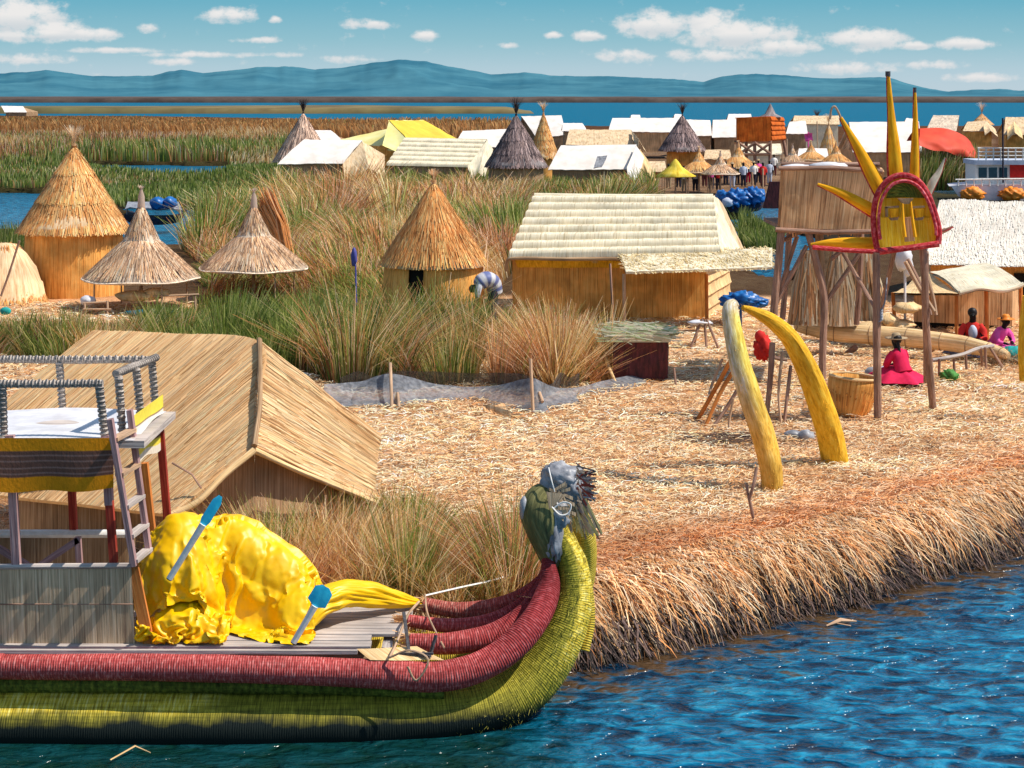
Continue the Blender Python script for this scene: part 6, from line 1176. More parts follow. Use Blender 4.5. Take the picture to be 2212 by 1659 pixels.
SHEET_SMALL = [119,34,77,12,7,-3,6,10,-8,13,0,-4,4,-13,-4,7,-3,-9,6,1,-11,11,-3,4,-12,0,-11,-5,0,-12,8,7,4,13,5,5,13,-7,4,15,1,0,13,-5,-8,11,1,-11,
13,3,3,9,8,10,1,10,5,-10,4,-11,-5,13,-3,11,4,-5,3,-8,2,5,-13,-3,12,-12,1,13,-4,6,13,5,8,12,8,7,13,3,10,11,-8,6,6,-12,-7,9,1,-13,6,
1,-12,11,-5,-1,1,-1,-11,12,3,4,5,9,-9,8,1,0,8,-4,-9,0,-6,-6,10,1,-3,12,7,0,-8,-2,-13,-9,-1,-14,9,3,-1,12,-8,8,14,1,1,12,-2,4,11,1,
-11,14,0,-3,11,0,9,11,6,6,-3,13,2,0,7,-5,0,12,-9,1,8,-4,10,-10,1,7,-13,4,13,-8,-3,13,-9,-2,13,-1,5,12,6,8,12,2,10,13,2,9,7,-8,-6,9,
-8,-4,1,5,-13,4,-1,-12,-3,5,-5,10,2,4,4,2,-8,9,11,-3,3,-10,-8,3,-7,-3,11,8,-5,9,8,6,-5,-4,-15,-2,3,-15,11,-6,-4,11,-7,6,15,0,-1,7,7,
10,12,-2,-4,15,1,-4,8,0,9,9,-1,5,-6,12,3,1,12,-3,6,13,-5,11,5,-7,9,-8,-8,8,-13,3,10,-11,6,13,-6,-2,14,-4,-5,12,-3,7,12,5,9,11,9,7,
12,-6,4,7,-10,-1,3,-2,-15,4,7,-12,-6,9,-3,12,-3,-2,2,-2,-5,9,14,-5,-2,-14,-4,7,-4,-6,9,10,3,7,11,5,-2,-2,-16,6,0,-9,12,-8,-1,13,-1,0,
11,0,-7,12,-1,7,10,4,9,13,0,-1,4,-6,4,7,-6,9,-2,16,3,3,15,-1,11,7,-8,11,2,-11,12,1,-8,9,-11,-4,9,-10,7,10,-4,7,15,-5,-6,12,-4,-4,12,
0,10,11,7,3,13,-3,7,10,-11,4,4,-7,-11,-4,2,-15,7,8,-1,0,-7,-10,0,-3,-4,7,14,-3,2,-13,-7,4,-4,-1,8,11,8,7,11,4,3,-1,-13,9,-4,-4,13,
-8,3,10,5,-12,14,2,-4,15,-3,-2,8,3,11,8,0,10,4,-7,6,8,-9,8,10,10,-1,-2,11,-6,9,3,-9,11,3,-9,13,8,-1,2,-9,-2,13,-3,3,11,-2,-3,13,-5,
-7,15,-2,0,12,-4,5,13,0,0,12,-6,7,10,-6,8,2,-1,-5,4,-4,-10,5,8,-6,-10,-8,-5,-3,-5,-8,6,10,-6,5,-10,-7,10,-2,-3,8,10,9,2,13,7,13,0,
-1,8,-5,-2,13,-8,1,13,-2,-9,11,8,-10,11,1,-7,5,0,14,6,1,13,8,-8,9,12,-7,6,12,0,-1,2,13,-6,3,0,-11,11,-1,-6,7,12,3,7,-6,-2,9,6,-10,
12,-4,-5,14,-3,0,16,-4,0,12,-7,-3,16,-3,1,14,-4,7,7,0,10,4,-4,-9,7,-9,1,-4,9,-1,-4,-11,-8,-10,-7,-10,2,8,-7,7,-10,-7,13,5,0,14,5,3,
5,11,9,8,5,3,10,-10,-3,14,-3,1,15,-4,-3,13,5,-5,1,9,-10,12,-1,10,5,0,13,9,-5,11,12,-8,7,13,-4,3,6,5,-9,1,9,-11,9,-9,0,7,8,1,6,8,
-5,8,-2,-11,11,4,-8,15,-4,-1,15,-4,3,12,-5,-3,13,-7,6,12,-7,4,8,5,0,10,-6,-9,7,-4,7,-9,-5,4,-1,-3,-15,-5,-2,-5,-6,-1,-10,11,1,-10,16,
3,-2,14,6,3,13,6,7,6,6,5,8,-11,-5,11,-8,0,13,7,2,15,1,2,-3,8,-4,13,3,5,10,0,12,13,-6,7,12,-8,5,13,-6,7,8,4,-5,2,10,-10,8,-14,-1,9,
1,-2,6,16,-1,7,-7,-10,8,10,-9,12,3,-6,15,-4,1,15,-8,-1,12,-7,4,7,-7,10,5,3,-13,15,-1,-4,6,-1,12,-8,-2,3,1,4,-13,1,1,-4,-3,0,-13,6,3,
-13,15,3,-2,13,4,5,12,5,8,9,-3,-7,10,-6,-3,8,-3,11,12,6,-3,11,-6,7,3,7,2,10,5,5,9,-8,9,12,-5,8,14,-3,7,13,1,2,8,6,-10,12,4,-1,5,
-15,0,9,0,-1,10,12,-3,10,-3,-11,4,13,-8,11,4,-5,12,-8,-2,15,-7,-1,13,-2,3,9,-5,7,4,3,-15,10,2,-4,7,-1,13,-4,10,4,8,0,-11,3,2,-8,-4,
-3,-15,1,9,-9,15,3,-6,9,1,6,11,5,2,8,-8,-7,15,3,2,5,-3,14,12,1,-1,5,-12,5,8,6,4,11,4,8,11,-3,8,10,-8,8,14,0,8,12,6,-4,11,8,-8,10,
-7,3,8,-13,3,14,-1,-1,14,7,-5,4,7,-12,6,11,-8,10,-3,-6,14,1,-5,15,-1,-4,13,-7,2,12,-2,7,1,1,-13,4,6,-3,11,-1,9,1,6,-6,9,-2,2,-5,3,
-14,9,-3,-12,-1,10,-11,4,5,-8,10,1,10,9,-2,-9,13,-1,2,11,3,5,5,-2,11,11,-7,5,5,-12,5,7,9,2,12,-6,7,14,-3,8,10,5,9,13,-1,-4,14,7,3,
14,5,1,4,-11,2,15,-5,0,15,-3,2,12,7,-6,-1,10,-14,8,2,-7,15,-5,-3,15,0,-5,15,5,-6,7,-6,1,13,2,-3,5,3,-6,0,6,-2,14,0,5,3,7,2,8,1,2,
-1,1,-15,6,0,-13,-11,5,-7,6,3,-5,11,5,1,12,1,-9,12,-3,6,6,-6,9,9,3,10,6,-12,6,5,-9,8,10,9,3,12,-8,8,14,0,6,12,-4,6,13,6,2,14,7,1,
15,5,2,10,-10,1,13,1,-3,13,-4,4,7,7,-9,3,9,-12,13,-1,-5,14,-5,-3,14,4,-7,15,3,-4,8,-8,1,13,-1,-3,4,6,-5,-1,7,-4,12,5,-8,-4,-2,11,5,
8,-11,7,2,-12,8,4,-11,-13,5,-4,4,3,-5,11,0,-3,12,3,-6,8,-6,8,5,-5,8,11,-2,6,3,-7,12,5,-10,8,12,7,6,12,-7,7,14,-1,7,14,-2,6,14,5,0,
16,1,3,15,4,1,14,-1,1,9,5,-5,14,-5,3,0,6,-10,12,6,-9,13,-1,-4,14,-3,-4,14,2,-7,13,1,-5,9,-6,4,13,0,-4,4,7,-5,0,6,-4,10,9,-10,2,8,
6,-1,8,-15,7,5,-12,14,4,-8,-13,4,-3,3,3,-6,13,-6,2,11,3,-8,3,-6,0,2,-3,14,13,1,7,-2,-12,9,8,-8,12,13,0,8,15,1,5,14,-1,4,13,-1,9,16,
3,2,15,3,-1,16,2,-2,14,0,6,11,6,-4,13,-3,1,-1,6,-12,15,1,-3,13,1,-9,11,-1,-12,14,-1,-7,13,-1,5,12,-7,7,12,5,-7,6,6,-3,-4,7,-7,11,10,
-8,0,11,5,1,6,-14,11,-3,-10,6,6,-7,-6,11,-9,1,3,-6,4,-11,-6,11,2,-8,11,0,3,4,-6,15,4,1,15,1,-11,8,7,-7,13,12,0,6,16,3,1,14,-1,8,14,
0,7,16,2,1,15,3,-1,15,1,3,15,-1,7,13,4,-3,14,0,-2,2,4,-13,11,3,-8,10,1,-12,13,-2,-8,16,-2,-1,15,-1,2,9,-5,8,12,3,-3,7,6,-4,-6,8,-9,
11,9,-6,-1,10,5,9,1,-12,10,-1,-11,-8,3,-8,-2,8,-10,0,6,-11,7,-7,-10,9,-1,-10,5,-1,14,3,-8,14,6,0,14,10,-2,10,4,-7,14,12,1,5,16,3,2,
14,-1,8,15,0,5,16,3,0,16,2,2,14,-1,6,15,0,4,14,0,0,11,2,-9,11,1,-10,10,6,-8,8,0,-10,14,-7,-3,14,3,-4,14,3,-2,8,-7,11,11,1,-5,10,7,
-8,-3,9,-6,7,7,-5,1,11,-1,14,-3,-4,2,0,-14,-7,3,-13,-9,-3,-10,2,2,-15,10,6,-7,11,3,-6,4,-5,15,-2,-7,14,4,-4,15,11,2,11,8,-4,12,13,0,
9,16,4,2,15,0,5,15,-1,7,16,2,1,16,2,2,15,0,2,15,0,7,15,0,-3,9,2,-13,14,2,-6,14,1,-4,8,0,-8,7,-6,-9,12,5,-6,14,-2,6,14,-2,8,8,1,
-11,6,5,-8,8,7,-2,-2,12,-9,5,8,-5,10,-1,3,0,0,-16,-12,-2,-8,-5,2,-15,0,0,-16,8,0,-13,9,7,6,6,-3,14,-1,-5,14,10,-3,11,4,-1,15,12,-1,
10,15,0,7,14,1,9,15,1,5,15,0,5,16,2,3,16,1,2,16,2,-1,16,0,1,15,0,1,11,2,-11,13,-3,-1,9,3,-11,13,0,-7,6,-4,-15,13,-1,5,12,4,1,14,
-1,6,10,2,-9,1,2,-8,11,5,2,3,13,-8,1,12,1,12,-2,2,-5,0,-15,-13,-2,-10,3,1,-14,-4,1,-16,6,0,-14,7,0,9,2,-4,14,3,1,15,11,0,10,6,-2,
15,10,-1,11,15,1,7,14,0,9,15,0,7,16,1,4,16,2,3,16,1,2,16,2,-1,16,1,-1,16,0,0,13,1,-9,14,-2,0,7,1,-13,11,-2,-12,10,-1,-12,8,-2,10,
13,2,-3,12,-1,0,12,4,-1,3,-1,-12,7,5,1,5,12,4,1,12,1,11,-2,0,-8,-2,-12,-11,0,-12,5,1,-14,-1,-1,-15,4,1,-15,7,-2,9,-1,-2,16,1,0,14,8,
0,14,9,-1,14,12,-1,9,14,1,9,14,0,8,16,1,6,15,1,5,16,1,3,17,1,1,16,2,0,16,1,-1,16,0,-5,15,1,-5,15,-2,0,11,-1,-11,10,-2,-12,7,1,-14,
7,-2,11,13,-1,-1,9,-4,-11,12,4,0,7,3,-6,3,4,-7,5,11,9,0,11,4,11,-1,-4,-10,-2,-13,-4,-3,-14,-5,-1,-14,8,3,-12,1,1,-14,8,-2,9,-4,-1,16,
4,-1,14,5,0,15,8,-1,13,14,0,8,13,0,10,14,0,9,15,1,6,16,1,4,16,2,3,16,1,1,17,2,0,16,0,-3,17,1,-3,16,-1,-2,13,-1,-7,13,-1,-9,11,-2,
-10,5,2,-12,11,-5,3,7,-1,2,10,-4,-7,12,3,-7,7,5,2,1,3,-14,11,7,3,1,11,-3,10,-1,-2,-10,-2,-13,-5,-3,-15,-2,-3,-16,0,-3,-14,6,6,-6,9,1,
8,-4,-1,17,3,-1,14,10,-1,12,5,0,14,13,0,8,12,1,10,14,0,9,15,1,6,16,1,4,16,1,2,17,2,1,16,1,0,16,1,-2,17,0,-3,16,-1,-4,13,-1,-8,12,
-2,-10,14,-1,-5,8,0,-11,10,-5,-4,7,1,5,4,-8,-12,11,6,-1,10,4,3,2,4,-13,8,-3,-8,1,12,-3,11,-2,-2,-9,-3,-14,-9,-2,-14,0,-4,-16,-3,-4,
-15,5,4,0,7,-2,10,0,4,15,7,0,11,9,1,12,2,0,15,14,-1,8,13,1,9,12,1,10,16,0,4,15,1,5,16,2,1,17,1,1,16,1,-1,17,1,-1,17,0,-3,13,-2,
-7,15,-1,-7,14,-1,-6,11,-2,-5,10,-1,-11,11,-3,-7,10,-1,3,-3,-7,-10,11,3,-2,14,7,2,7,-2,-8,-2,1,-13,1,10,-4,11,-1,0,-8,-2,-15,-6,-5,-15,
-9,-2,-13,1,-4,-15,10,-4,-4,1,3,14,0,5,12,12,1,11,1,1,15,10,-2,12,8,2,13,14,2,8,14,0,8,14,-1,2,15,2,5,17,2,3,17,1,-1,16,1,-2,16,0,
-2,17,0,-1,14,-1,-6,16,-1,-4,15,-1,-5,13,-4,-8,3,-2,-15,14,-2,2,12,0,-6,-7,-6,-8,11,-1,-6,16,6,1,10,-1,-5,1,-8,-14,1,12,1,11,-4,-7,-4,
-2,-14,-12,-2,-11,-3,-4,-13,1,-4,-14,10,-4,-5,1,1,12,1,3,14,6,6,11,7,0,14,9,-2,11,3,4,14,13,1,10,15,-4,-1,14,2,6,15,1,3,17,2,2,16,3,
2,16,0,-2,16,0,-3,17,0,-1,14,-3,-7,14,-4,-6,15,-2,-6,15,2,-2,7,-2,-10,7,-7,-8,13,3,-5,-5,-4,-5,9,-1,-6,15,3,-3,11,-1,-4,3,-5,-12,-1,
9,-5,8,-8,-4,-3,2,-13,-5,-2,-12,-6,-5,-11,0,-3,-12,13,-2,-6,3,-4,12,3,2,12,5,7,12,4,2,12,10,0,10,1,5,15,11,-4,3,14,-1,3,15,3,5,15,1,
3,17,1,1,15,2,1,16,2,-1,16,-1,-3,17,1,0,14,-3,-6,14,-5,-8,13,-3,-7,15,3,1,13,-2,-7,2,-7,-11,13,2,-3,-4,-2,-7,7,-4,-9,15,3,-4,10,-6,
-4,8,3,-1,3,8,-4,3,-11,-3,-10,-1,-8,4,5,-14,-11,-4,-10,5,-2,-12,15,-4,-2,7,-11,4,5,4,15,4,9,10,-2,7,13,12,0,7,5,3,16,5,-7,-3,15,0,5,
14,3,4,15,3,3,16,2,1,15,1,1,15,1,0,16,1,-2,16,-1,-2,15,-3,-6,15,-4,-6,11,-2,-7,14,3,1,15,-2,-7,3,-7,-10,10,3,2,-3,-2,-12,7,-6,-11,
13,-4,-6,13,-5,-5,9,8,4,10,4,-4,-8,-7,-6,-12,0,-1,1,5,-12,-6,-2,-12,6,-5,-7,7,-12,1,15,-4,1,12,5,7,6,3,14,-5,11,5,5,6,13,8,1,12,6,
-9,-6,14,-2,3,13,4,4,14,3,4,15,5,4,16,-1,-2,14,0,0,15,4,1,14,-7,-6,15,-5,-6,15,-4,-6,15,4,-1,12,-6,-4,10,3,-4,9,0,-7,7,0,2,5,-4,
-14,11,-7,1,10,-1,-11,7,-5,-12,9,6,1,7,1,-7,-13,-5,-5,-11,5,2,-8,5,-8,5,-3,-12,9,-10,-2,2,-9,-3,10,-5,3,11,8,6,11,3,8,3,10,8,-4,10,
10,11,1,10,7,-10,-7,11,-5,-1,11,5,5,15,2,3,15,4,5,15,2,-1,15,-3,-1,15,1,-1,13,0,-3,13,-7,-6,15,-2,-5,15,-2,-5,11,-7,-4,9,2,-2,11,9,
-2,12,-1,4,9,-5,-9,8,-8,-4,10,0,-8,-2,-4,-14,8,0,4,2,-4,-8,-11,-2,-5,-8,13,6,-12,9,-4,9,-9,-6,7,-10,-8,3,-8,-9,10,-7,1,6,9,11,5,6,
12,11,7,0,1,11,11,8,3,9,9,-10,-6,6,-8,-5,10,6,5,16,0,3,15,0,3,14,9,2,15,-2,0,14,-7,-4,12,6,-1,13,-9,-7,14,0,-3,14,-2,-5,9,-12,-6,
10,5,-2,14,4,0,14,2,5,7,-2,-5,10,-7,-10,7,3,1,-4,-4,-15,11,-2,-3,2,6,-7,-10,-3,-6,-6,13,6,-9,12,0,-3,-11,-6,13,-6,-7,7,-10,-9,11,-10,
0,8,2,12,-3,11,8,5,12,0,4,8,11,11,-6,7,10,0,-5,5,-7,-6,11,7,6,16,-1,3,14,-5,0,12,5,5,13,-4,-1,15,-1,-6,13,8,-1,11,-7,-6,14,-7,-4,
15,1,-5,9,-10,-5,12,-5,-1,16,3,2,9,11,3,8,3,-2,11,-5,-10,5,4,5,1,-3,-14,7,-8,2,1,8,-1,-9,-4,-3,0,9,-6,-12,8,-2,-9,-7,-4,13,-7,-4,11,
-6,1,12,-8,3,9,0,-1,-7,11,5,0,13,4,11,2,7,5,-13,8,7,4,-4,11,2,-7,14,4,5,15,-1,3,13,-7,0,11,6,8,11,0,-1,13,-4,-9,15,5,-2,13,-3,-4,
11,-12,-6,15,2,-5,15,-6,-3,11,-9,2,13,0,-1,9,11,4,9,9,0,8,1,-9,4,4,6,10,-7,-9,9,-10,-4,-1,5,9,-4,1,-13,1,0,-12,-12,6,-7,-11,-5,-2,
10,-10,0,12,-5,0,11,1,5,6,-3,-5,-4,10,3,3,13,5,10,-7,9,3,-12,6,9,0,-2,10,10,-7,15,5,2,16,0,3,13,-2,3,4,4,10,14,0,-3,13,-1,-8,13,-1,
-6,15,-1,-4,11,-12,-6,13,-7,-3,15,-7,1,14,1,2,13,3,-3,14,-1,3,4,10,-1,0,13,-2,11,2,1,11,-9,-4,13,-5,4,8,3,-2,-7,6,-14,-1,-2,-15,-10,
-7,-7,-11,7,0,3,-11,2,15,-3,-1,6,-8,6,5,5,-4,6,4,-1,-7,8,6,12,-7,7,5,-9,1,10,-3,0,14,8,-5,14,8,-1,15,6,2,5,-5,11,11,9,4,11,-7,-3,
11,5,-8,15,1,-7,16,-4,-5,15,-5,-3,15,-9,0,13,-10,-1,14,-8,1,14,7,-1,8,3,4,-1,4,1,8,12,-3,7,11,-2,16,-3,0,9,-13,0]
for nm_, n_s, dat in (('cover_sheet', 58, SHEET_BIG), ('gathered_edge', 34, SHEET_SMALL)):
    Pc = sheet(n_s, dat); Pc[..., 2] = .835+(Pc[..., 2]-.83)*(1.05 if nm_ == 'cover_sheet' else 1.0)
    up = 4; fine = np.stack([crs(row, up) for row in Pc]); fine = np.stack([crs(fine[:, k], up) for k in range(fine.shape[1])], 1)
    nn = norm(np.cross(np.gradient(fine, axis=0), np.gradient(fine, axis=1))); k1, k2 = fine.shape[:2]
    a_g, b_g = np.meshgrid(np.linspace(0, n_s/26, k1), np.linspace(0, n_s/26, k2), indexing='ij')
    wa, wb = a_g+.5*fbm(a_g*1.3, b_g*1.3, 0, 5), b_g+.5*fbm(a_g*1.3, b_g*1.3, 0, 9)
    crease = .075*wor(wa*2.3, wb*1.5, 0, 3)+.040*wor(wa*3.4+wb*1.2, wb*5.2, 0, 4)+.010*wor(wa*9, wb*7+wa*3, 0, 6)
    sgn = np.where((nn[..., 1:2] > 0), 1.0, -1.0)
    fine = fine+nn*sgn*(crease-.045)[..., None]*(.9 if nm_ == 'cover_sheet' else .35)
    mb = MB(); mb.grid(fine); mb.build(nm_, M['tarp_yellow'], TP)
rl = crs([(672,1352,18.5,.03,0), (690,1320,18.65,.09,0), (712,1300,18.8,.12,0), (745,1285,18.95,.125,0), (790,1284,19.15,.115,0), (840,1292,19.3,.085,0), (885,1300,19.45,.05,0), (912,1302,19.55,.02,0)], 10)
mb = MB(); pr = np.stack([xu(rl[:, 0], rl[:, 2]), rl[:, 2], zv(rl[:, 1], rl[:, 2])], 1); mb.tube(pr, np.maximum(rl[:, 3], .02), 60, r2=np.maximum(rl[:, 3]*1.25, .02), ref=(0, 1, 0), wob=.35, seed=4); vv_ = mb.V[0].reshape(len(pr), 61, 3); a6 = np.linspace(0, 6.2832, 61)[None]; l6 = np.linspace(0, 1, len(pr))[:, None]; k6 = .80+.42*wor(np.cos(a6)*3.2+l6*1.5+9, np.sin(a6)*3.2+l6*3+9, 0, 4); mb.V[0] = (pr[:, None]+(vv_-pr[:, None])*k6[..., None]).reshape(-1, 3)
solo('cloth_roll', 'rolled yellow cloth tail lying across the bow planks', 'cloth', mb, M['tarp_yellow'], P(780,1310,19.1))
def paddle(label, a, b, f, wb, tip):
    t = thing('paddle', label, 'paddle', P(*a)); a_, b_ = P(*a), P(*b); m_ = a_*(1-f)+b_*f
    mb = MB(); mb.tube([a_, (a_+m_)/2, m_], [.032, .032, .036], 10); mb.build('shaft', M['white_paint'], t)
    mb = MB(); d_ = norm(b_-a_); s_ = norm(np.cross(d_, A(0, 1, 0))); L_ = np.linalg.norm(b_-m_)
    out = [(0, .035), (.15, wb), (.8, wb*.95), (1, wb*.35)]; Pq = [[m_+d_*L_*q+s_*w_*e+A(0, -.012*(1-abs(e)), 0) for e in (-1, -.4, 0, .4, 1)] for q, w_ in out]
    mb.grid(Pq); mb.grid(np.array(Pq)[:, ::-1]+A(0, .02, 0)); mb.build('blade', M[tip], t)
    mb = MB(); mb.tube([a_-d_*.01, a_+d_*.03], .029, 8); mb.build('end_cap', M['black'], t)
    return t
paddle('white paddle with worn blue blade propped on the yellow tarpaulin', (366,1250,17.95), (476,1072,17.95), .66, .05, 'cyan')
paddle('short paddle with cyan blade at the right end of the yellow tarpaulin', (634,1388,18.1), (704,1268,18.1), .66, .10, 'cyan')
rope([(240,1640,16.6), (270,1618,16.9), (296,1612,17.1), (330,1624,16.8)], .009, 'tmp', M['wood_light'], None) if False else None
mb = MB(); q0, q1_, q2_ = G(238,1642,.03), G(292,1612,.05), G(325,1626,.03); mb.tube([q0, q1_, q2_], [.008, .011, .004], 6); solo('floating_reed', 'bent dry reed stalk floating beside the green hull', 'reed', mb, M['bundle'], q0)
mb = MB(); mb.tube([G(1785,1352,.02), G(1815,1340,.05), G(1850,1342,.02)], [.01, .03, .008], 8); mb.tube([G(1805,1346,.03), G(1838,1352,.02)], .008, 6); solo('floating_reed', 'pale split stick floating beside the island edge', 'stick', mb, M['wood_light'], G(1815,1345,0))

# ================================================================ tan mat hut in the foreground
T = thing('reed_hut', 'large tan reed mat hut with a folded hood behind the reed boat', 'hut', G(480,1150,.6))
a_, b_, c_, d_, e_ = P(200,713,25.4), P(560,738,23.8), P(550,968,22.3), P(368,1112,21.7), P(-190,1050,23.5)
ff, gg = P(824,940,25.2), P(814,1086,24.4)
def bil(a, b, c, d, nu, nv, sag=0, noise=0, seed=0, rnd=0):
    S_, T_ = np.meshgrid(np.linspace(0, 1, nu), np.linspace(0, 1, nv), indexing='ij'); S3, T3 = S_[..., None], T_[..., None]
    Pg = (a*(1-S3)+b*S3)*(1-T3)+(d*(1-S3)+c*S3)*T3; n_ = norm(np.cross(b-a, d-a))
    return Pg+n_*(sag*np.sin(T_*np.pi)+noise*(fbm(S_*6, T_*5, 0, seed)-.5)*2)[..., None], S_, T_
def hrow(Pg, name, mat, parent, uvw, th=.05):
    mb = MB(); uv = np.stack([uvw[0]*uvw[2], uvw[1]*uvw[3]], -1); mb.grid(Pg, uv); n_ = norm(np.cross(Pg[-1, 0]-Pg[0, 0], Pg[0, -1]-Pg[0, 0])); mb.grid((Pg+n_*th)[:, ::-1], uv[:, ::-1])
    for sl in ((slice(None), -1), (0, slice(None)), (-1, slice(None))): mb.grid(np.stack([Pg[sl], Pg[sl]+n_*th], 1))
    return mb.build(name, mat, parent)
# left slope: ridge a-b, verge a-e, front seam b-c, lower edge e-d-c
mid_ = P(165,1088,22.5)
nu, nv = 70, 30; sq = np.linspace(0, 1, nu); tq = np.linspace(0, 1, nv)
ctop = crs([a_, (a_+b_)/2+A(0, 0, .03), b_, (b_+c_)/2+A(0, .05, -.02), c_], 12); ctop = np.vstack([ctop[:24], ctop[24:]]); ct_s = np.concatenate([np.linspace(0, .6, 25), np.linspace(.6, 1, 25)[1:]])
tops = np.stack([np.interp(sq, ct_s, ctop[:, k]) for k in range(3)], 1)
bots = np.stack([np.interp(sq, [0, .6, 1], [e_[k], mid_[k], d_[k]]) for k in range(3)], 1)
S_, T_ = np.meshgrid(sq, tq, indexing='ij')
Pg = tops[:, None]*(1-T_[..., None])+bots[:, None]*T_[..., None]+A(0, -.35, .5)*(.10*np.sin(T_*np.pi)*(1-S_)+.03*(fbm(S_*7, T_*4, 0, 3)-.5))[..., None]
hrow(Pg, 'roof', M['mat_tan'], T, (S_, T_, 4.6, 3.2))
Pr, S_, T_ = bil(b_+A(.01, 0, .01), ff, gg, c_+A(.01, 0, .01), 40, 24, .05, .03, 9)
mb = MB(); mb.grid(Pr, np.stack([T_*1.7*1.0+3, S_*3.0], -1)); 
n_ = A(-.3, .5, -.5)*.06; mb.grid((Pr+n_)[:, ::-1], np.stack([T_*1.7+3, S_*3.0], -1)[:, ::-1]); mb.grid(np.stack([Pr[:, -1], Pr[:, -1]+n_], 1)); mb.grid(np.stack([Pr[-1], Pr[-1]+n_], 1))
mb.build('hood', M['mat_end'], T)
# individual reed stalks standing proud on both faces
def stalks(mb, Pg, n, axis, seed, w=.011, lift=.012, pal='gold', ln=(.25, .9)):
    r = np.random.RandomState(seed); nu, nv = Pg.shape[:2]; K = 5; out = []
    s = r.rand(n)*.995; t0 = r.rand(n); l = r.uniform(*ln, n); 
    for q in np.linspace(0, 1, K):
        tt_ = np.clip(t0+(q-.5)*l, 0, .999); ss_ = np.clip(s+r.normal(0, .0015, n), 0, .999)
        a, b = (ss_*(nu-1), tt_*(nv-1)) if axis else (tt_*(nu-1), ss_*(nv-1))
        i, j = a.astype(int), b.astype(int); fa, fb = (a-i)[:, None], (b-j)[:, None]; i2, j2 = np.minimum(i+1, nu-1), np.minimum(j+1, nv-1)
        out.append((Pg[i, j]*(1-fa)+Pg[i2, j]*fa)*(1-fb)+(Pg[i, j2]*(1-fa)+Pg[i2, j2]*fa)*fb)
    C = np.stack(out, 1); n_ = norm(np.cross(Pg[-1, 0]-Pg[0, 0], Pg[0, -1]-Pg[0, 0])); n_ = n_ if n_[2] > 0 else -n_
    tg = norm(C[:, -1]-C[:, 0]+1e-6); sd = np.cross(tg, n_)
    mb.strips(C+n_*lift*r.uniform(.3, 1, (n, 1, 1)), w, sd, np.clip(TC[pal][r.choice(len(TC[pal]), n)]*(.7+.5*r.rand(n, 1)), 0, .95))
TC['tan'] = np.array([(.94,.60,.30), (.96,.66,.36), (.90,.52,.24), (.97,.72,.42), (.92,.56,.26), (.55,.28,.11)])
mb = MB(); stalks(mb, Pg, 1500, 1, 1, pal='tan', ln=(.15, .5), w=.009); mb.build('roof_stalks', M['strawbits'], T)
mb = MB(); stalks(mb, Pr, 800, 0, 2, pal='tan', ln=(.15, .6), w=.012); mb.build('hood_stalks', M['strawbits'], T)
mb = MB(); mb.tube(crs([b_+A(0, -.02, .03), P(563,850,23.0)+A(0, -.03, .0), c_+A(0, -.03, .03)], 6), [.035]*13, 8, wob=.3); mb.build('seam', M['straw_dark'], T)
mb = MB(); mb.tube(crs([c_+A(0, -.03, -.02), P(480,1030,22.0), P(425,1085,21.8), d_+A(0, -.03, 0)], 5), .04, 8, wob=.2); mb.tube(crs([c_+A(0, -.03, -.02), P(640,1015,22.8), gg+A(0, -.03, 0)], 5), .035, 8, wob=.2); mb.build('edge_roll', M['bundle'], T)
mb = MB(); mb.tube([P(372,1000,22.0), P(415,1025,21.9), P(435,1055,21.85)], .012, 6); mb.build('tie_cord', M['wood'], T)
mb = MB(); mb.quad(P(395,1080,22.4), P(550,972,22.75), P(550,1200,22.75), P(395,1200,22.4), 16, 8, noise=.01); mb.quad(P(550,972,22.75), P(782,1055,24.3), P(782,1170,24.3), P(550,1200,22.75), 20, 8, noise=.01); mb.quad(P(40,1030,22.9), P(395,1090,22.42), P(395,1210,22.42), P(40,1200,22.9), 20, 8, noise=.01); mb.build('wall', M['straw_dark'], T)
mb = MB(); mb.tube([P(440,1085,22.5), P(560,1078,22.9)], .012, 6); mb.tube([P(230,1070,22.7), P(390,1110,22.5)], .012, 6); mb.build('wall_cord', M['wood'], T)

# ================================================================ conical huts and parasols on the left
conical_hut('tall conical reed hut with orange wall, stepped thatch and a flared reed tuft', 160, 52.4, 120, 500, 104, 636, 318, M['thatch_gold'], M['straw_wall'], 'gold', tiers=3, n=5200, tuft=.55, wd=.03, seed=1)
conical_hut('medium conical reed hut with dark doorway left of the long striped hut', 937, 46.5, 117, 572, 108, 655, 398, M['thatch_gold'], M['straw_wall'], 'orange', tiers=0, n=4200, tuft=.32, door=(-18, 9), wd=.022, seed=2)
parasol('larger thatched parasol with grey brown layered canopy beside the tall conical hut', 305, 49.0, 126, 600, 405, 680, 'grey', M['thatch_grey'], 'thatched parasols on the left island', seed=3, wd=.024)
parasol('smaller grey thatched parasol standing in the reeds, right of the bigger one', 548, 51.0, 116, 578, 412, 665, 'grey', M['thatch_grey'], 'thatched parasols on the left island', seed=5, wd=.024)
D = thing('dome_hut', 'low tapering straw hut cut off by the left edge', 'hut', P(10,655,50.5))
c = A(xu(8, 50.5), 50.5, 0); mb = MB(); zb, z1 = zv(655, 50.5), zv(528, 50.5)
mb.lathe([(.05, z1+.05), (.35, z1), (.62, z1-.25), (.80, z1-.55), (.86, z1-.62), (1.0, z1-1.0), (1.05, z1-1.05), (1.18, zb-.2)], c, 36, wob=.05)
cone_thatch(mb, c, zb, 1.18, z1, .4, 1500, 'orange', (.2, .5), .025, .03, 4, tiers=3); mb.build('thatch', M['thatch_gold'], D)
mb = MB(); mb.tube([P(42,520,49.2), P(20,590,49.2), P(2,640,49.2)], .03, 6); mb.build('leaning_pole', M['wood'], D)

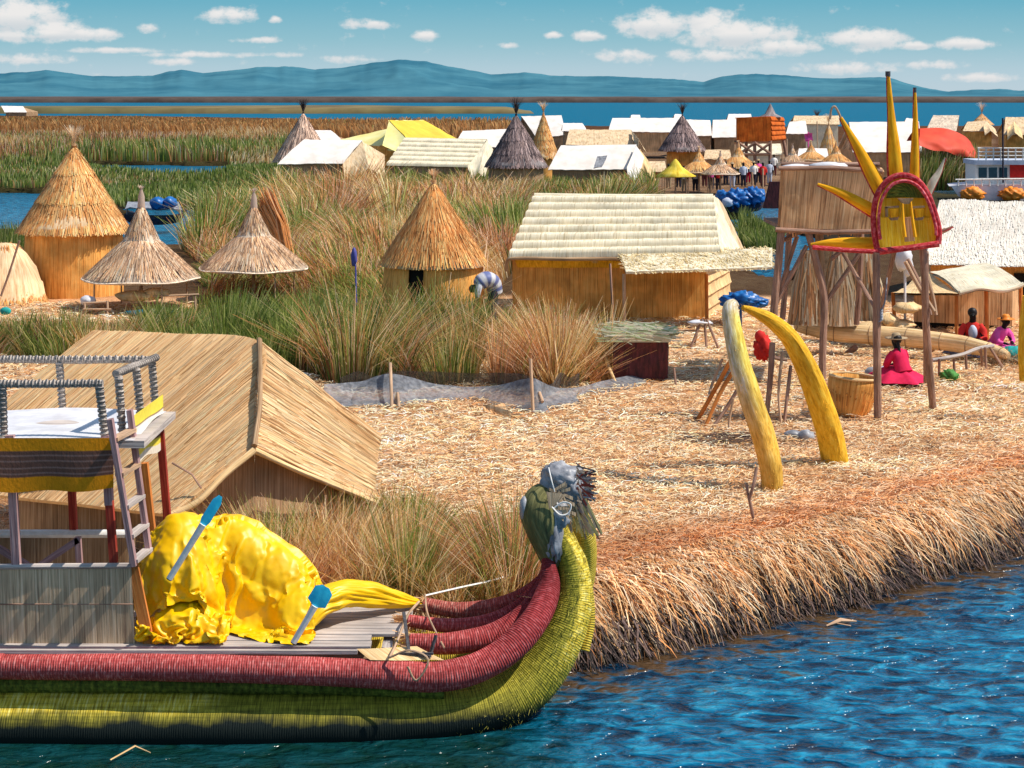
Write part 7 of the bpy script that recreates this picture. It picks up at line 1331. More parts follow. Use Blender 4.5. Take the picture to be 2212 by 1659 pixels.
# ================================================================ long striped hut with lean-to awning
def courses(mb, a, b, c, d, n, seed=0, over=.06, roll=0.0, res=50, rag=.03, uvs=1.0):
    """roof slope a-b ridge, d-c eave built of overlapping thatch courses"""
    a, b, c, d = [np.asarray(q, float) for q in (a, b, c, d)]; nm = norm(np.cross(b-a, d-a)); nm = nm if nm[2] > 0 else -nm
    Ls = (np.linalg.norm(d-a)+np.linalg.norm(c-b))/2; Wd = (np.linalg.norm(b-a)+np.linalg.norm(c-d))/2
    for k in range(n):
        f0, f1 = max(k-.12, 0)/n, (k+1)/n; tv = np.linspace(0, 1, 9); s = np.linspace(0, 1, res)
        S_, T_ = np.meshgrid(s, tv, indexing='ij'); F = f0+(f1-f0)*T_+(rag*(fbm(S_*Wd*3, 0*S_, k*3.3, seed)-.5)*T_**3)
        F3 = F[..., None]; S3 = S_[..., None]
        Pg = (a*(1-S3)+b*S3)*(1-F3)+(d*(1-S3)+c*S3)*F3
        bulge = over*np.sin(np.clip(T_*1.02, 0, 1)**.75*np.pi*.5)*(1-np.clip(T_-.78, 0, 1)/.22*1.15)+over*.3*(fbm(S_*Wd*5, T_*2, k*7, seed+4)-.5)
        Pg = Pg+nm*bulge[..., None]
        mb.grid(Pg, np.stack([S_*Wd*uvs, F*Ls*uvs+k*3.7], -1))
LH = thing('long_hut', 'long orange walled reed hut with a pale roof of ribbed thatch rows', 'hut', G(1340,690,.6))
Y0, Yr, Y1 = 46.5, 48.6, 50.8
rL, rR = P(1154,424,Yr), P(1540,426,Yr); eL, eR = P(1098,558,45.9), P(1556,548,45.9)
mb = MB(); courses(mb, rL, rR, eR, eL, 8, 1, .15, res=90, rag=.014); mb.build('roof', M['thatch_cream'], LH)
bL, bR = P(1150,500,51), P(1560,500,51)
mb = MB(); mb.quad(rR, rL, bL, bR, 10, 6, thick=.08); mb.tube([rL, (rL+rR)/2-A(0, 0, .03), rR], .09, 10, wob=.15); o = mb.build('roof', M['thatch_cream'], LH)
hR = P(1600,545,48.6); mb = MB(); mb.quad(rR+A(.02, 0, .02), P(1553,430,49.4), P(1600,540,49.6), P(1566,545,46.6), 10, 12, noise=.02, sag=.05); mb.quad(rR+A(-.25, -.1, 0), rR+A(.05, 0, .03), P(1572,536,46.6), eR+A(-.05, -.05, .05), 6, 16, noise=.03); 
mb.build('hood', M['thatch_cream'], LH)
mb = MB(); mb.quad(P(1545,428,49.5), P(1556,440,49.9), P(1604,540,50.2), P(1560,545,48.6), 8, 12, noise=.02, thick=.05); mb.build('gable_mat', M['roof_beige'], LH)
wl0, wl1 = P(1107,690,46.5), P(1348,690,46.5)
zt1, zt2 = zv(556, 46.5), zv(590, 46.5)
mb = MB(); mb.quad(wl0+A(0, 0, zt1-wl0[2]), wl1+A(0, 0, zt1-wl1[2]), wl1-A(0, 0, .03), wl0-A(0, 0, .03), 30, 8, noise=.02)
x2 = P(1526,690,46.5); mb.quad(A(wl1[0], 46.52, zt1), A(x2[0], 46.52, zt1), x2+A(0, .02, -.03), wl1+A(0, .02, -.03), 24, 8, noise=.02); mb.quad(A(wl0[0], 46.5, zt1), A(wl0[0]+.6, 50.5, zt1), A(wl0[0]+.6, 50.5, .5), A(wl0[0], 46.5, .5), 6, 4); mb.build('wall', M['straw_wall'], LH)
x3 = P(1588,685,49.0); mb = MB()
for k in range(5):
    z0, z1 = .55+k*.33, .55+(k+1)*.33; mb.quad(A(x2[0], 46.55, z1), A(x3[0], 50, z1), A(x3[0]+.03, 49.97, z0-.02), A(x2[0]+.05, 46.5, z0-.02), 10, 4, noise=.03, seed=k, sag=.04)
mb.build('end_wall', M['bundle'], LH)
mb = MB(); mb.tube(crs([P(1094,585,46.1), P(1096,565,46), P(1112,558,45.92), P(1220,560,45.9), P(1320,559,45.9), P(1344,562,45.9)], 6), .045, 8); mb.build('eave_binding', M['straw_dark'], LH)
mb = MB(); mb.quad(P(1112,560,46.2), P(1342,560,46.2), P(1338,578,46.4), P(1118,578,46.4), 10, 3, noise=.02); mb.build('eave_lining', M['yellow_paint'], LH)
mb = MB(); mb.quad(P(1108,688,46.55), P(1528,688,46.55), P(1528,712,46.6), P(1108,712,46.6), 10, 2); mb.build('base', M['straw_dark'], LH)
aw = [P(1342,552,46.0), P(1668,540,46.2), P(1668,582,44.6), P(1352,592,44.6)]
mb = MB(); mb.quad(*aw, 60, 14, noise=.03, thick=.06, seed=2); r_ = np.random.RandomState(8); n = 1500; s, q = r_.rand(n)[:, None], r_.rand(n)[:, None]
c = (aw[0]*(1-s)+aw[1]*s)*(1-q)+(aw[3]*(1-s)+aw[2]*s)*q+A(0, 0, .05); an = r_.normal(1.2, .5, n); dv = np.stack([np.cos(an)*.2, -np.sin(an)*.12, -np.sin(an)*.06], -1)
mb.strips(np.stack([c-dv, c+dv], 1), .022, np.stack([np.sin(an), np.cos(an), 0*an], -1), np.clip(np.array([(.93,.86,.68), (.86,.76,.52), (.6,.46,.26), (.96,.9,.76)])[r_.choice(4, n)], 0, 1)); mb.build('awning', M['thatch_cream'], LH)
for (u, v0, v1, Y) in ((1348,592,708,44.8), (1526,592,690,45.6)):
    mb = MB(); mb.tube([P(u, v0, Y), P(u+1, v1, Y)], .045, 7); mb.build('post', M['orange_wood'] if u > 1400 else M['wood_light'], LH)
mb = MB(); mb.tube([P(1318,570,44.0), P(1323,660,43.6), P(1320,785,43)], .03, 6); solo('stick', 'thin tall stick standing in front of the long orange hut', 'stick', mb, M['wood'], G(1320,785,.6))

# ================================================================ people
def skinbody(name, nodes, edges, parent, mat, sub=2):
    me = bpy.data.meshes.new(name); off = np.array(parent['_w'])
    me.from_pydata([tuple(np.array(q[0])-off) for q in nodes], edges, []); o = bpy.data.objects.new(name, me); COL.objects.link(o); o.parent = parent; o['_w'] = [float(q) for q in off]
    o.modifiers.new('Skin', 'SKIN'); sv = me.skin_vertices[0].data
    for i, q in enumerate(nodes): sv[i].radius = (q[1], q[1]) if np.isscalar(q[1]) else q[1]
    sv[0].use_root = True; s = o.modifiers.new('Sub', 'SUBSURF'); s.levels = s.render_levels = sub; me.materials.append(mat); return o
def seated_person(label, c, face, top, skirt, hatmat=None, hair=True, lean=0.0, hat_brim=.2, sc=1.0, shirt=None, braid=False):
    """face: heading angle; c: ground point"""
    t = thing('person', label, 'person', c); ca, sa = math.cos(face), math.sin(face); c = np.asarray(c, float)
    def W(f, s, z): return c+sc*A(ca*f-sa*s, sa*f+ca*s, z)
    L = lean
    nodes = [(W(0, 0, .12), .13*sc), (W(.05+L*.2, 0, .32), .115*sc), (W(.08+L*.5, 0, .52), .10*sc), (W(.10+L*.6, 0, .60), .05*sc), (W(.13+L*.7, 0, .72), .085*sc), (W(.15+L*.72, 0, .80), .075*sc), (W(.235+L*.72, 0, .725), .02*sc)]
    edges = [(0, 1), (1, 2), (2, 3), (3, 4), (4, 5), (4, 6)]
    for sg in (-1, 1):
        b = len(nodes); nodes += [(W(.08+L*.5, .16*sg, .50), .05*sc), (W(.18+L*.5, .20*sg, .30), .04*sc), (W(.36+L*.3, .10*sg, .26), .03*sc), (W(.41+L*.3, .08*sg, .25), (.026*sc, .015*sc)), (W(.46+L*.3, .07*sg, .235), (.012*sc, .009*sc)), (W(.455+L*.3, .095*sg, .24), (.010*sc, .008*sc)), (W(.45+L*.3, .05*sg, .24), (.010*sc, .008*sc))]
        edges += [(2, b), (b, b+1), (b+1, b+2), (b+2, b+3), (b+3, b+4), (b+3, b+5), (b+3, b+6)]
        b = len(nodes); nodes += [(W(.22, .14*sg, .13), .08*sc), (W(.45, .20*sg, .15), .06*sc), (W(.62, .12*sg, .07), .04*sc), (W(.70, .11*sg, .06), .03*sc)]
        edges += [(0, b), (b, b+1), (b+1, b+2), (b+2, b+3)]
    body = skinbody('body', nodes, edges, t, M['skin'])
    mb = MB()                                     # jacket: torso and two sleeves
    mb.tube([W(.0, 0, .16), W(.03+L*.1, 0, .26), W(.06+L*.3, 0, .42), W(.09+L*.5, 0, .53), W(.11+L*.6, 0, .60)], [.16*sc, .14*sc, .135*sc, .12*sc, .06*sc], 14, r2=np.array([.19, .165, .165, .17, .07])*sc, ref=(-sa, ca, 0), wob=.06)
    for sg in (-1, 1): mb.tube([W(.08+L*.5, .13*sg, .53), W(.12+L*.5, .21*sg, .42), W(.18+L*.5, .23*sg, .29), W(.30+L*.35, .14*sg, .26)], np.array([.075, .075, .065, .05])*sc, 10, wob=.06)
    mb.build('jacket', M[top], t)
    if shirt: mb = MB(); mb.blob(W(.16+L*.4, 0, .40), (.09*sc, .13*sc, .15*sc), 14, .05); mb.build('shirt', M[shirt], t)
    mb = MB(); rr = np.array([(.0, .24), (.13, .25), (.22, .215), (.34, .15), (.47, .07), (.56, .0)])*sc
    a = np.linspace(0, 2*np.pi, 49); Pg = []
    for r_0, z_0 in rr:
        fz = 1+(.10*np.sin(a*7)+.05*np.sin(a*13+1))*(r_0 > .2*sc); Pg.append(np.stack([c[0]+ca*.22*sc+(ca*np.cos(a)*r_0*1.2-sa*np.sin(a)*r_0)*fz, c[1]+sa*.22*sc+(sa*np.cos(a)*r_0*1.2+ca*np.sin(a)*r_0)*fz, c[2]+z_0+0*a], -1))
    mb.grid(np.array(Pg)); mb.build('skirt', M[skirt], t)
    if hair:
        mb = MB(); mb.blob(W((.10 if hatmat else .075)+L*.7, 0, .785), (.095*sc, .098*sc, .10*sc), 18, .05)
        if braid or not hatmat: mb.tube([W(.04+L*.7, .04, .74), W(.0+L*.6, .05, .60), W(-.03+L*.4, .05, .42)], [.035*sc, .03*sc, .015*sc], 8)
        mb.build('hair', M['hair'], t)
    for sg in (-1, 1): mb = MB(); mb.blob(W(.215+L*.7, .034*sg, .752), (.012*sc,)*3, 8, 0); mb.build('eye', M['black'], t)
    mb = MB(); mb.bar(W(.222+L*.7, -.02, .69), W(.222+L*.7, .02, .69), .008, .008); mb.build('mouth', M['maroon'], t)
    if hatmat:
        hz = .80; mb = MB(); q = W(.13+L*.7, 0, hz); mb.lathe([(.0, .11*sc), (.06*sc, .105*sc), (.085*sc, .07*sc), (.095*sc, 0), (hat_brim*.6*sc, -.005), (hat_brim*sc, .012*sc), (hat_brim*.98*sc, -.008), (.09*sc, -.012)], q, 24); mb.build('hat', M[hatmat], t)
    return t
seated_person('person in crimson shawl and tan brimmed hat sitting on the straw under the sun face', G(1952,822,.68), R(120), 'pink', 'pink', 'hat', lean=.12, hat_brim=.22, sc=1.0, braid=True)
seated_person('person with black hair in a red jacket sitting behind the long reed bundle', G(2110,764,.68)+A(0, .4, 0), R(-100), 'redcloth', 'darkcloth', None, lean=.0, shirt='palecloth', sc=1.08)
seated_person('person in bright pink bending forward behind the reed bundle, wearing an orange brimmed hat', G(2152,764,.68)+A(0, .2, 0), R(-60), 'magenta', 'magenta', 'orange', lean=.35, hat_brim=.2, sc=.95)
# bending person in striped shirt
def bending_person():
    c = G(1062,702,.62); t = thing('person', 'person in a blue and white striped shirt bending over beside the long hut', 'person', c)
    def W(x, y, z): return c+A(x, y, z)
    nodes = [(W(.05, .1, .80), .13), (W(-.02, .02, 1.02), .13), (W(-.14, -.06, 1.08), .12), (W(-.30, -.1, 1.0), .10), (W(-.38, -.12, .93), .05), (W(-.46, -.14, .86), .09), (W(-.50, -.15, .80), .07), (W(-.52, -.21, .86), .02)]
    edges = [(0, 1), (1, 2), (2, 3), (3, 4), (4, 5), (5, 6), (5, 7)]
    for sg in (-1, 1):
        b = len(nodes); nodes += [(W(-.28, -.1+.17*sg, .98), .055), (W(-.34, -.12+.2*sg, .72), .045), (W(-.36, -.14+.12*sg, .48), .032), (W(-.37, -.14+.10*sg, .42), (.03, .016)), (W(-.38, -.14+.08*sg, .36), (.012, .01)), (W(-.36, -.14+.13*sg, .36), (.011, .01)), (W(-.40, -.14+.11*sg, .37), (.011, .01))]
        edges += [(3, b), (b, b+1), (b+1, b+2), (b+2, b+3), (b+3, b+4), (b+3, b+5), (b+3, b+6)]
        b = len(nodes); nodes += [(W(.05, .1+.11*sg, .74), .10), (W(-.05, .05+.13*sg, .42), .07), (W(.08, .1+.13*sg, .08), .045), (W(-.06, .05+.13*sg, .03), .035)]
        edges += [(0, b), (b, b+1), (b+1, b+2), (b+2, b+3)]
    skinbody('body', nodes, edges, t, M['skin'])
    mb = MB(); p = crs([W(.08, .12, .78), W(.03, .05, 1.02), W(-.14, -.06, 1.12), W(-.30, -.1, 1.02), W(-.37, -.12, .95)], 8)
    K = len(p); mb.tube(p, np.interp(np.linspace(0, 1, K), [0, .3, .7, 1], [.19, .2, .19, .09]), 16, r2=np.interp(np.linspace(0, 1, K), [0, .7, 1], [.2, .24, .1]), ref=(0, 1, 0), col=np.array([(.75,.76,.84) if (i % 6) < 3 else (.16,.2,.45) for i in range(K)]))
    for sg in (-1, 1): mb.tube([W(-.28, -.1+.13*sg, 1.02), W(-.33, -.12+.22*sg, .86), W(-.35, -.12+.21*sg, .72)], [.085, .08, .065], 10, col=A(.7, .72, .82))
    mb.build('striped_shirt', M['white_paint'], t)
    mb = MB()
    for sg in (-1, 1): mb.tube([W(.06, .1+.07*sg, .84), W(.03, .1+.12*sg, .66), W(-.05, .05+.135*sg, .42), W(.07, .1+.13*sg, .12)], [.14, .125, .09, .07], 12)
    mb.build('trousers', M['darkcloth'], t)
    mb = MB(); mb.blob(W(-.45, -.12, .90), (.105, .11, .10), 16, .04); mb.build('hair', M['hair'], t)
bending_person()
def standing_person(c, shirtm, trm, label, hat=None, sc=1.0, group='people standing among the far stalls'):
    t = thing('person', label, 'person', c, group); c = np.asarray(c, float)
    def W(x, y, z): return c+sc*A(x, y, z)
    nodes = [(W(0, 0, .92), .13*sc), (W(0, 0, 1.15), .12*sc), (W(0, 0, 1.38), .11*sc), (W(0, 0, 1.48), .05*sc), (W(0, -.02, 1.60), .09*sc), (W(0, -.01, 1.67), .07*sc)]
    edges = [(0, 1), (1, 2), (2, 3), (3, 4), (4, 5)]
    for sg in (-1, 1):
        b = len(nodes); nodes += [(W(.19*sg, 0, 1.36), .05*sc), (W(.24*sg, -.03, 1.08), .042*sc), (W(.22*sg, -.12, .84), .035*sc)]; edges += [(2, b), (b, b+1), (b+1, b+2)]
        b = len(nodes); nodes += [(W(.1*sg, 0, .86), .09*sc), (W(.1*sg, -.02, .48), .065*sc), (W(.11*sg, 0, .08), .045*sc), (W(.11*sg, -.12, .04), .035*sc)]; edges += [(0, b), (b, b+1), (b+1, b+2), (b+2, b+3)]
    skinbody('body', nodes, edges, t, M['skin'], 1)
    mb = MB(); mb.tube([W(0, 0, .86), W(0, 0, 1.15), W(0, 0, 1.38), W(0, 0, 1.47)], np.array([.17, .16, .15, .07])*sc, 12, r2=np.array([.2, .19, .23, .08])*sc, ref=(1, 0, 0))
    for sg in (-1, 1): mb.tube([W(.15*sg, 0, 1.40), W(.24*sg, -.01, 1.22), W(.25*sg, -.03, 1.02)], np.array([.08, .07, .06])*sc, 8)
    mb.build('shirt', M[shirtm], t)
    mb = MB()
    for sg in (-1, 1): mb.tube([W(.07*sg, 0, .94), W(.1*sg, 0, .7), W(.1*sg, -.02, .46), W(.11*sg, 0, .1)], np.array([.13, .115, .085, .07])*sc, 10)
    mb.build('trousers', M[trm], t)
    mb = MB(); mb.blob(W(0, .015, 1.66), (.095*sc, .1*sc, .09*sc), 12, .04); mb.build('hair', M['hair'], t)
    if hat: mb = MB(); mb.lathe([(0, .1), (.08, .09), (.1, 0), (.2, 0), (.1, -.02)], W(0, 0, 1.70), 16); mb.build('hat', M[hat], t)
    return t
for (u, v, sh, tr, lb, ht) in ((1552,412,'redcloth','darkcloth','person in red standing under the pink grey parasol','hat'), (1536,410,'magenta','darkcloth','person in pink at the left of the far stalls',None), (1582,406,'darkcloth','palecloth','person in dark top left of the blue sheeted boat','hat'),
        (1606,404,'palecloth','darkcloth','person in pale shirt behind the blue sheets',None), (1628,402,'white_paint','darkcloth','person in white beside the pale parasol','hat'), (1648,404,'redcloth','maroon','person in red jacket right of the pale parasol',None),
        (1478,414,'white_paint','hat','person in white under the yellow parasol',None), (1502,414,'palecloth','darkcloth','person in pale blue beside the cream parasol',None), (1522,404,'hat','maroon','person in tan clothes between the cream and the pinkish parasol','hat'),
        (1568,400,'pink','darkcloth','person in crimson right behind the blue sheets',None), (1592,398,'green','darkcloth','person in green top among the far stalls','hat'), (1616,396,'darkcloth','pink','person in black top and red skirt in the far crowd',None), (1638,396,'magenta','darkcloth','person in bright pink near the orange tower','hat'),
        (1662,398,'palecloth','palecloth','person all in pale blue left of the lookout box',None), (1444,408,'redcloth','hat','person in red left of the yellow parasol',None), (1466,406,'darkcloth','darkcloth','person in dark clothes at the yellow parasol pole',None), (1672,380,'white_paint','maroon','person in white farther back, beside the orange tower stilts',None)):
    standing_person(G(u, v, .42), sh, tr, lb, ht, sc=.9)
# ================================================================ sun face platform
SF = thing('sun_face', 'yellow reed sun face with red rim and long pointed rays on a pole stand', 'sculpture', G(1955,900,.6))
YS = 32.0
def ray(rows, mat, Y=YS, seed=0, tip='wood', part='ray'):
    q = crs(np.array(rows, float), 6); p = np.stack([xu(q[:, 0], Y+q[:, 3]), Y+q[:, 3], zv(q[:, 1], Y+q[:, 3])], 1)
    mb = MB(); mb.tube(p, np.maximum(q[:, 2]*Y/F2, .008), 12, wob=.08, seed=seed); o = mb.build(part, M[mat], SF)
    mb = MB(); off = p+A(0, 0, 0); t_ = norm(np.gradient(p, axis=0)); side = np.stack([t_[:, 2], 0*t_[:, 0], -t_[:, 0]], 1); side = np.where(side[:, 2:3] > 0, -side, side)
    mb.tube(p+side*(q[:, 2]*Y/F2*.92)[:, None]+A(0, -.01, 0), np.maximum(q[:, 2]*Y/F2*.22, .012), 7); mb.build('edge_bundle', M['rim_red'], o); return o
ray([(1890,527,15,.1), (1840,526,14,.1), (1795,525,9,.1), (1751,528,3,.1)], 'ray', seed=1)
ray([(1895,460,15,.15), (1845,432,12,.2), (1805,412,8,.2), (1766,398,3,.2)], 'ray', seed=2)
ray([(1905,418,16,.15), (1880,370,15,.2), (1848,310,10,.2), (1816,254,4,.25)], 'ray', seed=3)
ray([(1936,390,17,.2), (1931,330,15,.2), (1926,260,9,.2), (1921,200,6,.2), (1918,156,3.5,.2)], 'ray', seed=4)
ray([(1975,388,11,.2), (1976,330,9,.2), (1977,265,6,.2), (1976,191,3,.2)], 'ray', seed=5)
q = ray([(2004,420,8,.2), (2014,395,9,.2), (2028,372,6,.2), (2042,341,1.5,.2)], 'thatch_cream', seed=6); q['label'] = 'bleached pale ray'
ray([(2020,500,4,.2), (2040,496,3,.2), (2058,489,2,.2)], 'wood', seed=7)
mb = MB(); mb.tube(crs([P(1816,254,32.2), P(1810,240,32.2), P(1803,230,32.2), P(1796,236,32.2), P(1793,258,32.2)], 5), .02, 6); mb.build('bent_cane', M['wood_light'], SF)
for u_, v_, r_t in ((1918, 165, .045), (1976, 200, .03)):
    mb = MB(); mb.tube([P(u_, v_, 32.2), P(u_, v_-11, 32.2)], r_t, 8); mb.build('dark_tip', M['iron'], SF)
for a, b in (((2000,440,32.4), (1975,372,32.4)), ((2022,510,32.3), (2054,494,32.3))):
    mb = MB(); mb.tube([P(*a), P(*b)], .02, 6); mb.build('cane', M['wood_light'], SF)
arch = crs(np.array([(1896,542), (1888,500), (1888,455), (1897,418), (1920,388), (1950,378), (1980,388), (2003,417), (2018,455), (2028,495), (2027,527)], float), 6)
ap = np.array([P(u, v, 31.85) for u, v in arch]); mb = MB(); cen = P(1958,480,31.98)
rg_ = []
for k, f in enumerate(np.linspace(0, 1, 10)):
    rg_.append(cen+(ap-cen)*f*.97+A(0, .10+.10*(1-f), 0)*1.0)
base_line = P(1960,534,31.9)
mb.grid(np.array(rg_), np.stack([np.array(rg_)[..., 0], np.array(rg_)[..., 2]], -1)); mb.build('face_panel', M['face'], SF)
mb = MB(); mb.quad(P(1889,470,31.98), P(2024,470,31.98), P(2027,528,31.98), P(1896,542,31.98), 14, 8, noise=.01); mb.build('face_panel', M['face'], SF)
mb = MB(); mb.tube(ap, .052, 10, wob=.1); mb.build('rim', M['rim_red'], SF)
ap2 = cen+(ap-cen)*A(.88, 1, .88)+A(0, -.08, .0); mb = MB(); mb.tube(ap2[3:-3], .03, 8, wob=.1, col=A(1.2, 1.6, 1.7)); mb.build('inner_rim', M['rim_red'], SF)
mb = MB(); mb.tube([P(1755,534,31.7), P(1820,540,31.7), P(1896,544,31.7)], .04, 8); mb.tube([P(1893,544,31.7), P(1960,536,31.7), P(2028,526,31.7)], .055, 8, wob=.15); mb.build('bottom_rim', M['rim_red'], SF)
mb = MB(); ys_ = 31.78
for x0 in (1927, 1982):
    mb.quad(P(x0-16,446,ys_), P(x0+14,444,ys_), P(x0+14,448,ys_), P(x0-16,450,ys_), 4, 2, thick=.05)
    mb.quad(P(x0-16,446,ys_), P(x0-11,446,ys_), P(x0-10,468,ys_), P(x0-15,468,ys_), 3, 3, thick=.05)
mb.quad(P(1938,428,ys_), P(1972,428,ys_), P(1962,440,ys_), P(1948,440,ys_), 4, 2, thick=.06); mb.build('brow', M['straw_dark'], SF)
for x0 in (1930, 1984): mb = MB(); mb.quad(P(x0-9,452,ys_), P(x0+9,450,ys_), P(x0+8,468,ys_), P(x0-7,470,ys_), 4, 4, noise=.01, thick=.06); mb.build('eye', M['ray'], SF)
mb = MB()
for x0 in (1930, 1984): mb.quad(P(x0-11,470,ys_), P(x0+11,468,ys_), P(x0+8,475,ys_), P(x0-6,476,ys_), 4, 2, thick=.05)
mb.build('eye_socket', M['straw_dark'], SF)
mb = MB(); mb.tube([P(1949,436,31.75), P(1951,480,31.6), P(1955,512,31.58)], [.02, .028, .03], 8); mb.tube([P(1967,436,31.75), P(1972,480,31.6), P(1977,512,31.58)], [.02, .028, .03], 8); mb.build('nose', M['ray'], SF)
mb = MB(); mb.quad(P(1953,470,31.74), P(1968,468,31.74), P(1976,520,31.74), P(1954,522,31.74), 3, 5, thick=.04); mb.build('nose_shadow_strip', M['tower_mat'], SF)
mb = MB(); mb.quad(P(1900,396,31.99), P(2005,396,31.99), P(2012,440,31.99), P(1896,440,31.99), 10, 5, mi=0); 
mb2 = MB(); fo_ = crs(np.array([(1914,428), (1920,410), (1936,396), (1955,391), (1974,397), (1990,411), (1998,428)], float), 5); fp = np.array([P(u, v, 31.86) for u, v in fo_]); cb2 = P(1955,426,31.84)
mb2.grid(np.array([fp, cb2+(fp-cb2)*.5, cb2+(fp-cb2)*.02])); mb2.build('forehead', M['hull'], SF)
def pole(parent, rows, r, mat='wood', name='leg', wob=.12):
    p = np.array([P(*q) for q in rows]); mb = MB(); mb.tube(crs(p, 4) if len(p) > 2 else p, r, 8, wob=wob, seed=len(rows)); return mb.build(name, M[mat], parent)
pole(SF, [(1893,545,31.7), (1893,650,31.8), (1895,780,31.9), (1896,908,32.0)], .065)
pole(SF, [(1993,528,31.9), (1997,600,32.0), (2003,740,32.5), (2016,885,33.0)], .065)
pole(SF, [(1932,540,33.6), (1915,620,34.2), (1898,700,34.6), (1890,830,35.2)], .05)
pole(SF, [(2000,545,33.6), (2001,700,34.4), (2000,825,35.2)], .05)
for rows, mt in (([(1820,545,32.8), (1858,610,32.5), (1893,670,32)], 'wood'), ([(1955,565,32.2), (1985,620,32.2), (2018,672,32.2)], 'wood_light'), ([(1990,552,32.3), (2015,640,32.3), (2022,680,32.3)], 'wood_light'), ([(1960,560,33), (2000,640,33), (2010,680,33)], 'wood')):
    pole(SF, rows, .035, mt, 'brace')
mb = MB()
for k in range(4): mb.tube(crs([P(1888,672+k*6,31.85), P(1897,676+k*6,31.8), P(1905,670+k*6,31.9)], 3), .03, 6)
mb.tube(crs([P(1902,672,31.8), P(1912,650,31.9), P(1916,600,32.2)], 4), .012, 5); mb.build('lashing', M['grey_sheet'], SF)

# ================================================================ reed watch box on stilts
YT = 36.0
TW = thing('watchtower', 'raised brown reed lookout box on crossed wooden stilts left of the sun face', 'tower', G(1770,810,.6))
tl, tr_, br, bl = P(1692,366,YT), P(1905,370,YT), P(1883,497,YT), P(1685,492,YT); dpt = A(.35, 2.0, 0)
mb = MB(); mb.quad(tl, tr_, br, bl, 30, 10, noise=.03, thick=.05); mb.quad(tr_+dpt, tl+dpt, bl+dpt, br+dpt, 10, 4, thick=.05); mb.quad(tr_, tr_+dpt, br+dpt, br, 10, 4, thick=.05); mb.quad(tl+dpt, tl, bl, bl+dpt, 10, 4, thick=.05)
r_ = np.random.RandomState(4); n = 900; s = r_.rand(n)[:, None]; q = r_.rand(n)[:, None]; c0 = (tl*(1-s)+tr_*s)*(1-q*.6)+(bl*(1-s)+br*s)*q*.6+A(0, -.03, .03); le = r_.uniform(.3, .7, n)[:, None]*A(0, 0, 1)
mb.strips(np.stack([c0, c0-le], 1), .022, np.tile(A(1, 0, 0), (n, 1)), np.array([(1.2,1.1,1.0), (.7,.65,.6), (1.6,1.5,1.4), (.4,.4,.4)])[r_.choice(4, n)]); mb.build('reed_screen', M['tower_mat'], TW)
mb = MB(); mb.box((tl+br)/2*A(1, 0, 0)+A(0, YT+1.1, bl[2]+.02), (1.9, 2.1, .08)); mb.build('floor', M['wood'], TW)
for rw in ([tl+A(-.1, -.05, .02), (tl+tr_)/2+A(0, -.05, .05), tr_+A(0, -.05, .0)], [bl+A(-.1, -.08, -.03), (bl+br)/2+A(0, -.08, -.06), br+A(.1, -.08, -.02)], [tl+dpt+A(-.1, 0, .03), tr_+dpt+A(0, 0, .06)]):
    mb = MB(); mb.tube(rw, .047, 8); mb.build('rail', M['wood'], TW)
mb = MB(); mb.blob(P(1722,362,36.6), (.32, .3, .07), 16, .3, fold=.2); mb.blob(P(1790,360,36.6), (.4, .3, .09), 16, .3, fold=.2); mb.build('plastic_cover', M['white_sheet'], TW)
pole(TW, [(1688,492,36), (1682,560,36), (1675,640,36), (1670,705,36)], .075)
pole(TW, [(1744,495,36), (1762,560,36), (1780,640,36), (1778,730,36), (1776,818,36.0)], .07)
pole(TW, [(1768,495,36.3), (1775,600,36.3), (1782,700,36.4)], .08, 'straw_dark')
pole(TW, [(1705,495,38.2), (1700,580,38.2), (1690,690,38.2)], .06); pole(TW, [(1860,495,38.2), (1858,600,38.2), (1850,700,38.4)], .06)
for a, b in (((1743,530,36), (1668,672,36)), ((1722,510,37.5), (1680,640,37.5)), ((1858,545,36.3), (1783,655,36.3)), ((1820,540,36.3), (1795,560,36.3)), ((1690,520,36.5), (1730,500,36.5))):
    pole(TW, [a, b], .045, 'wood', 'brace')
# stacks of cut reed under and behind
def sheaf(label, uc, vb, vt, hw, Y, n, seed, topw=.35, pal='orange'):
    r = np.random.RandomState(seed); c = A(xu(uc, Y), Y, 0); zb, zt = zv(vb, Y), zv(vt, Y); R0 = hw*Y/F2
    a = r.uniform(0, 6.283, n); k = np.sqrt(r.rand(n)); mb = MB()
    P0 = np.stack([c[0]+np.cos(a)*R0*k, Y+np.sin(a)*R0*.7*k, np.full(n, zb)], -1); a2 = a+r.normal(0, .4, n)
    P2 = np.stack([c[0]+np.cos(a2)*R0*topw*k, Y+np.sin(a2)*R0*topw*k, zt-(zt-zb)*r.uniform(0, .3, n)], -1); P1 = (P0+P2)/2+r.normal(0, .04, (n, 3))
    cc = TC[pal][r.choice(5, n)]*(.35+.6*r.rand(n, 1))
    mb.strips(np.stack([P0, P1, P2], 1), .032, np.stack([-np.sin(a), np.cos(a)*.3, 0*a], -1), cc)
    mb.lathe([(R0*.62, zb), (R0*.4, (zb+zt)/2), (R0*topw*.4, zt-.4*(zt-zb)*.5)], c, 14, col=A(.12, .07, .04))
    return solo('reed_stack', label, 'reed stack', mb, M['strawbits'], A(c[0], Y, zb), 'cut reed stacks behind the lookout')
sheaf('leftmost stack of cut reeds, under the lookout box', 1745, 700, 540, 45, 39.5, 3000, 1)
sheaf('tall pale stack of cut reeds right of the lookout stilts', 1812, 702, 525, 42, 40, 3000, 2, pal='gold')
sheaf('brown stack of cut reeds behind the sun face legs', 1868, 690, 520, 46, 42, 3000, 3)
mb = MB(); r_ = np.random.RandomState(11)
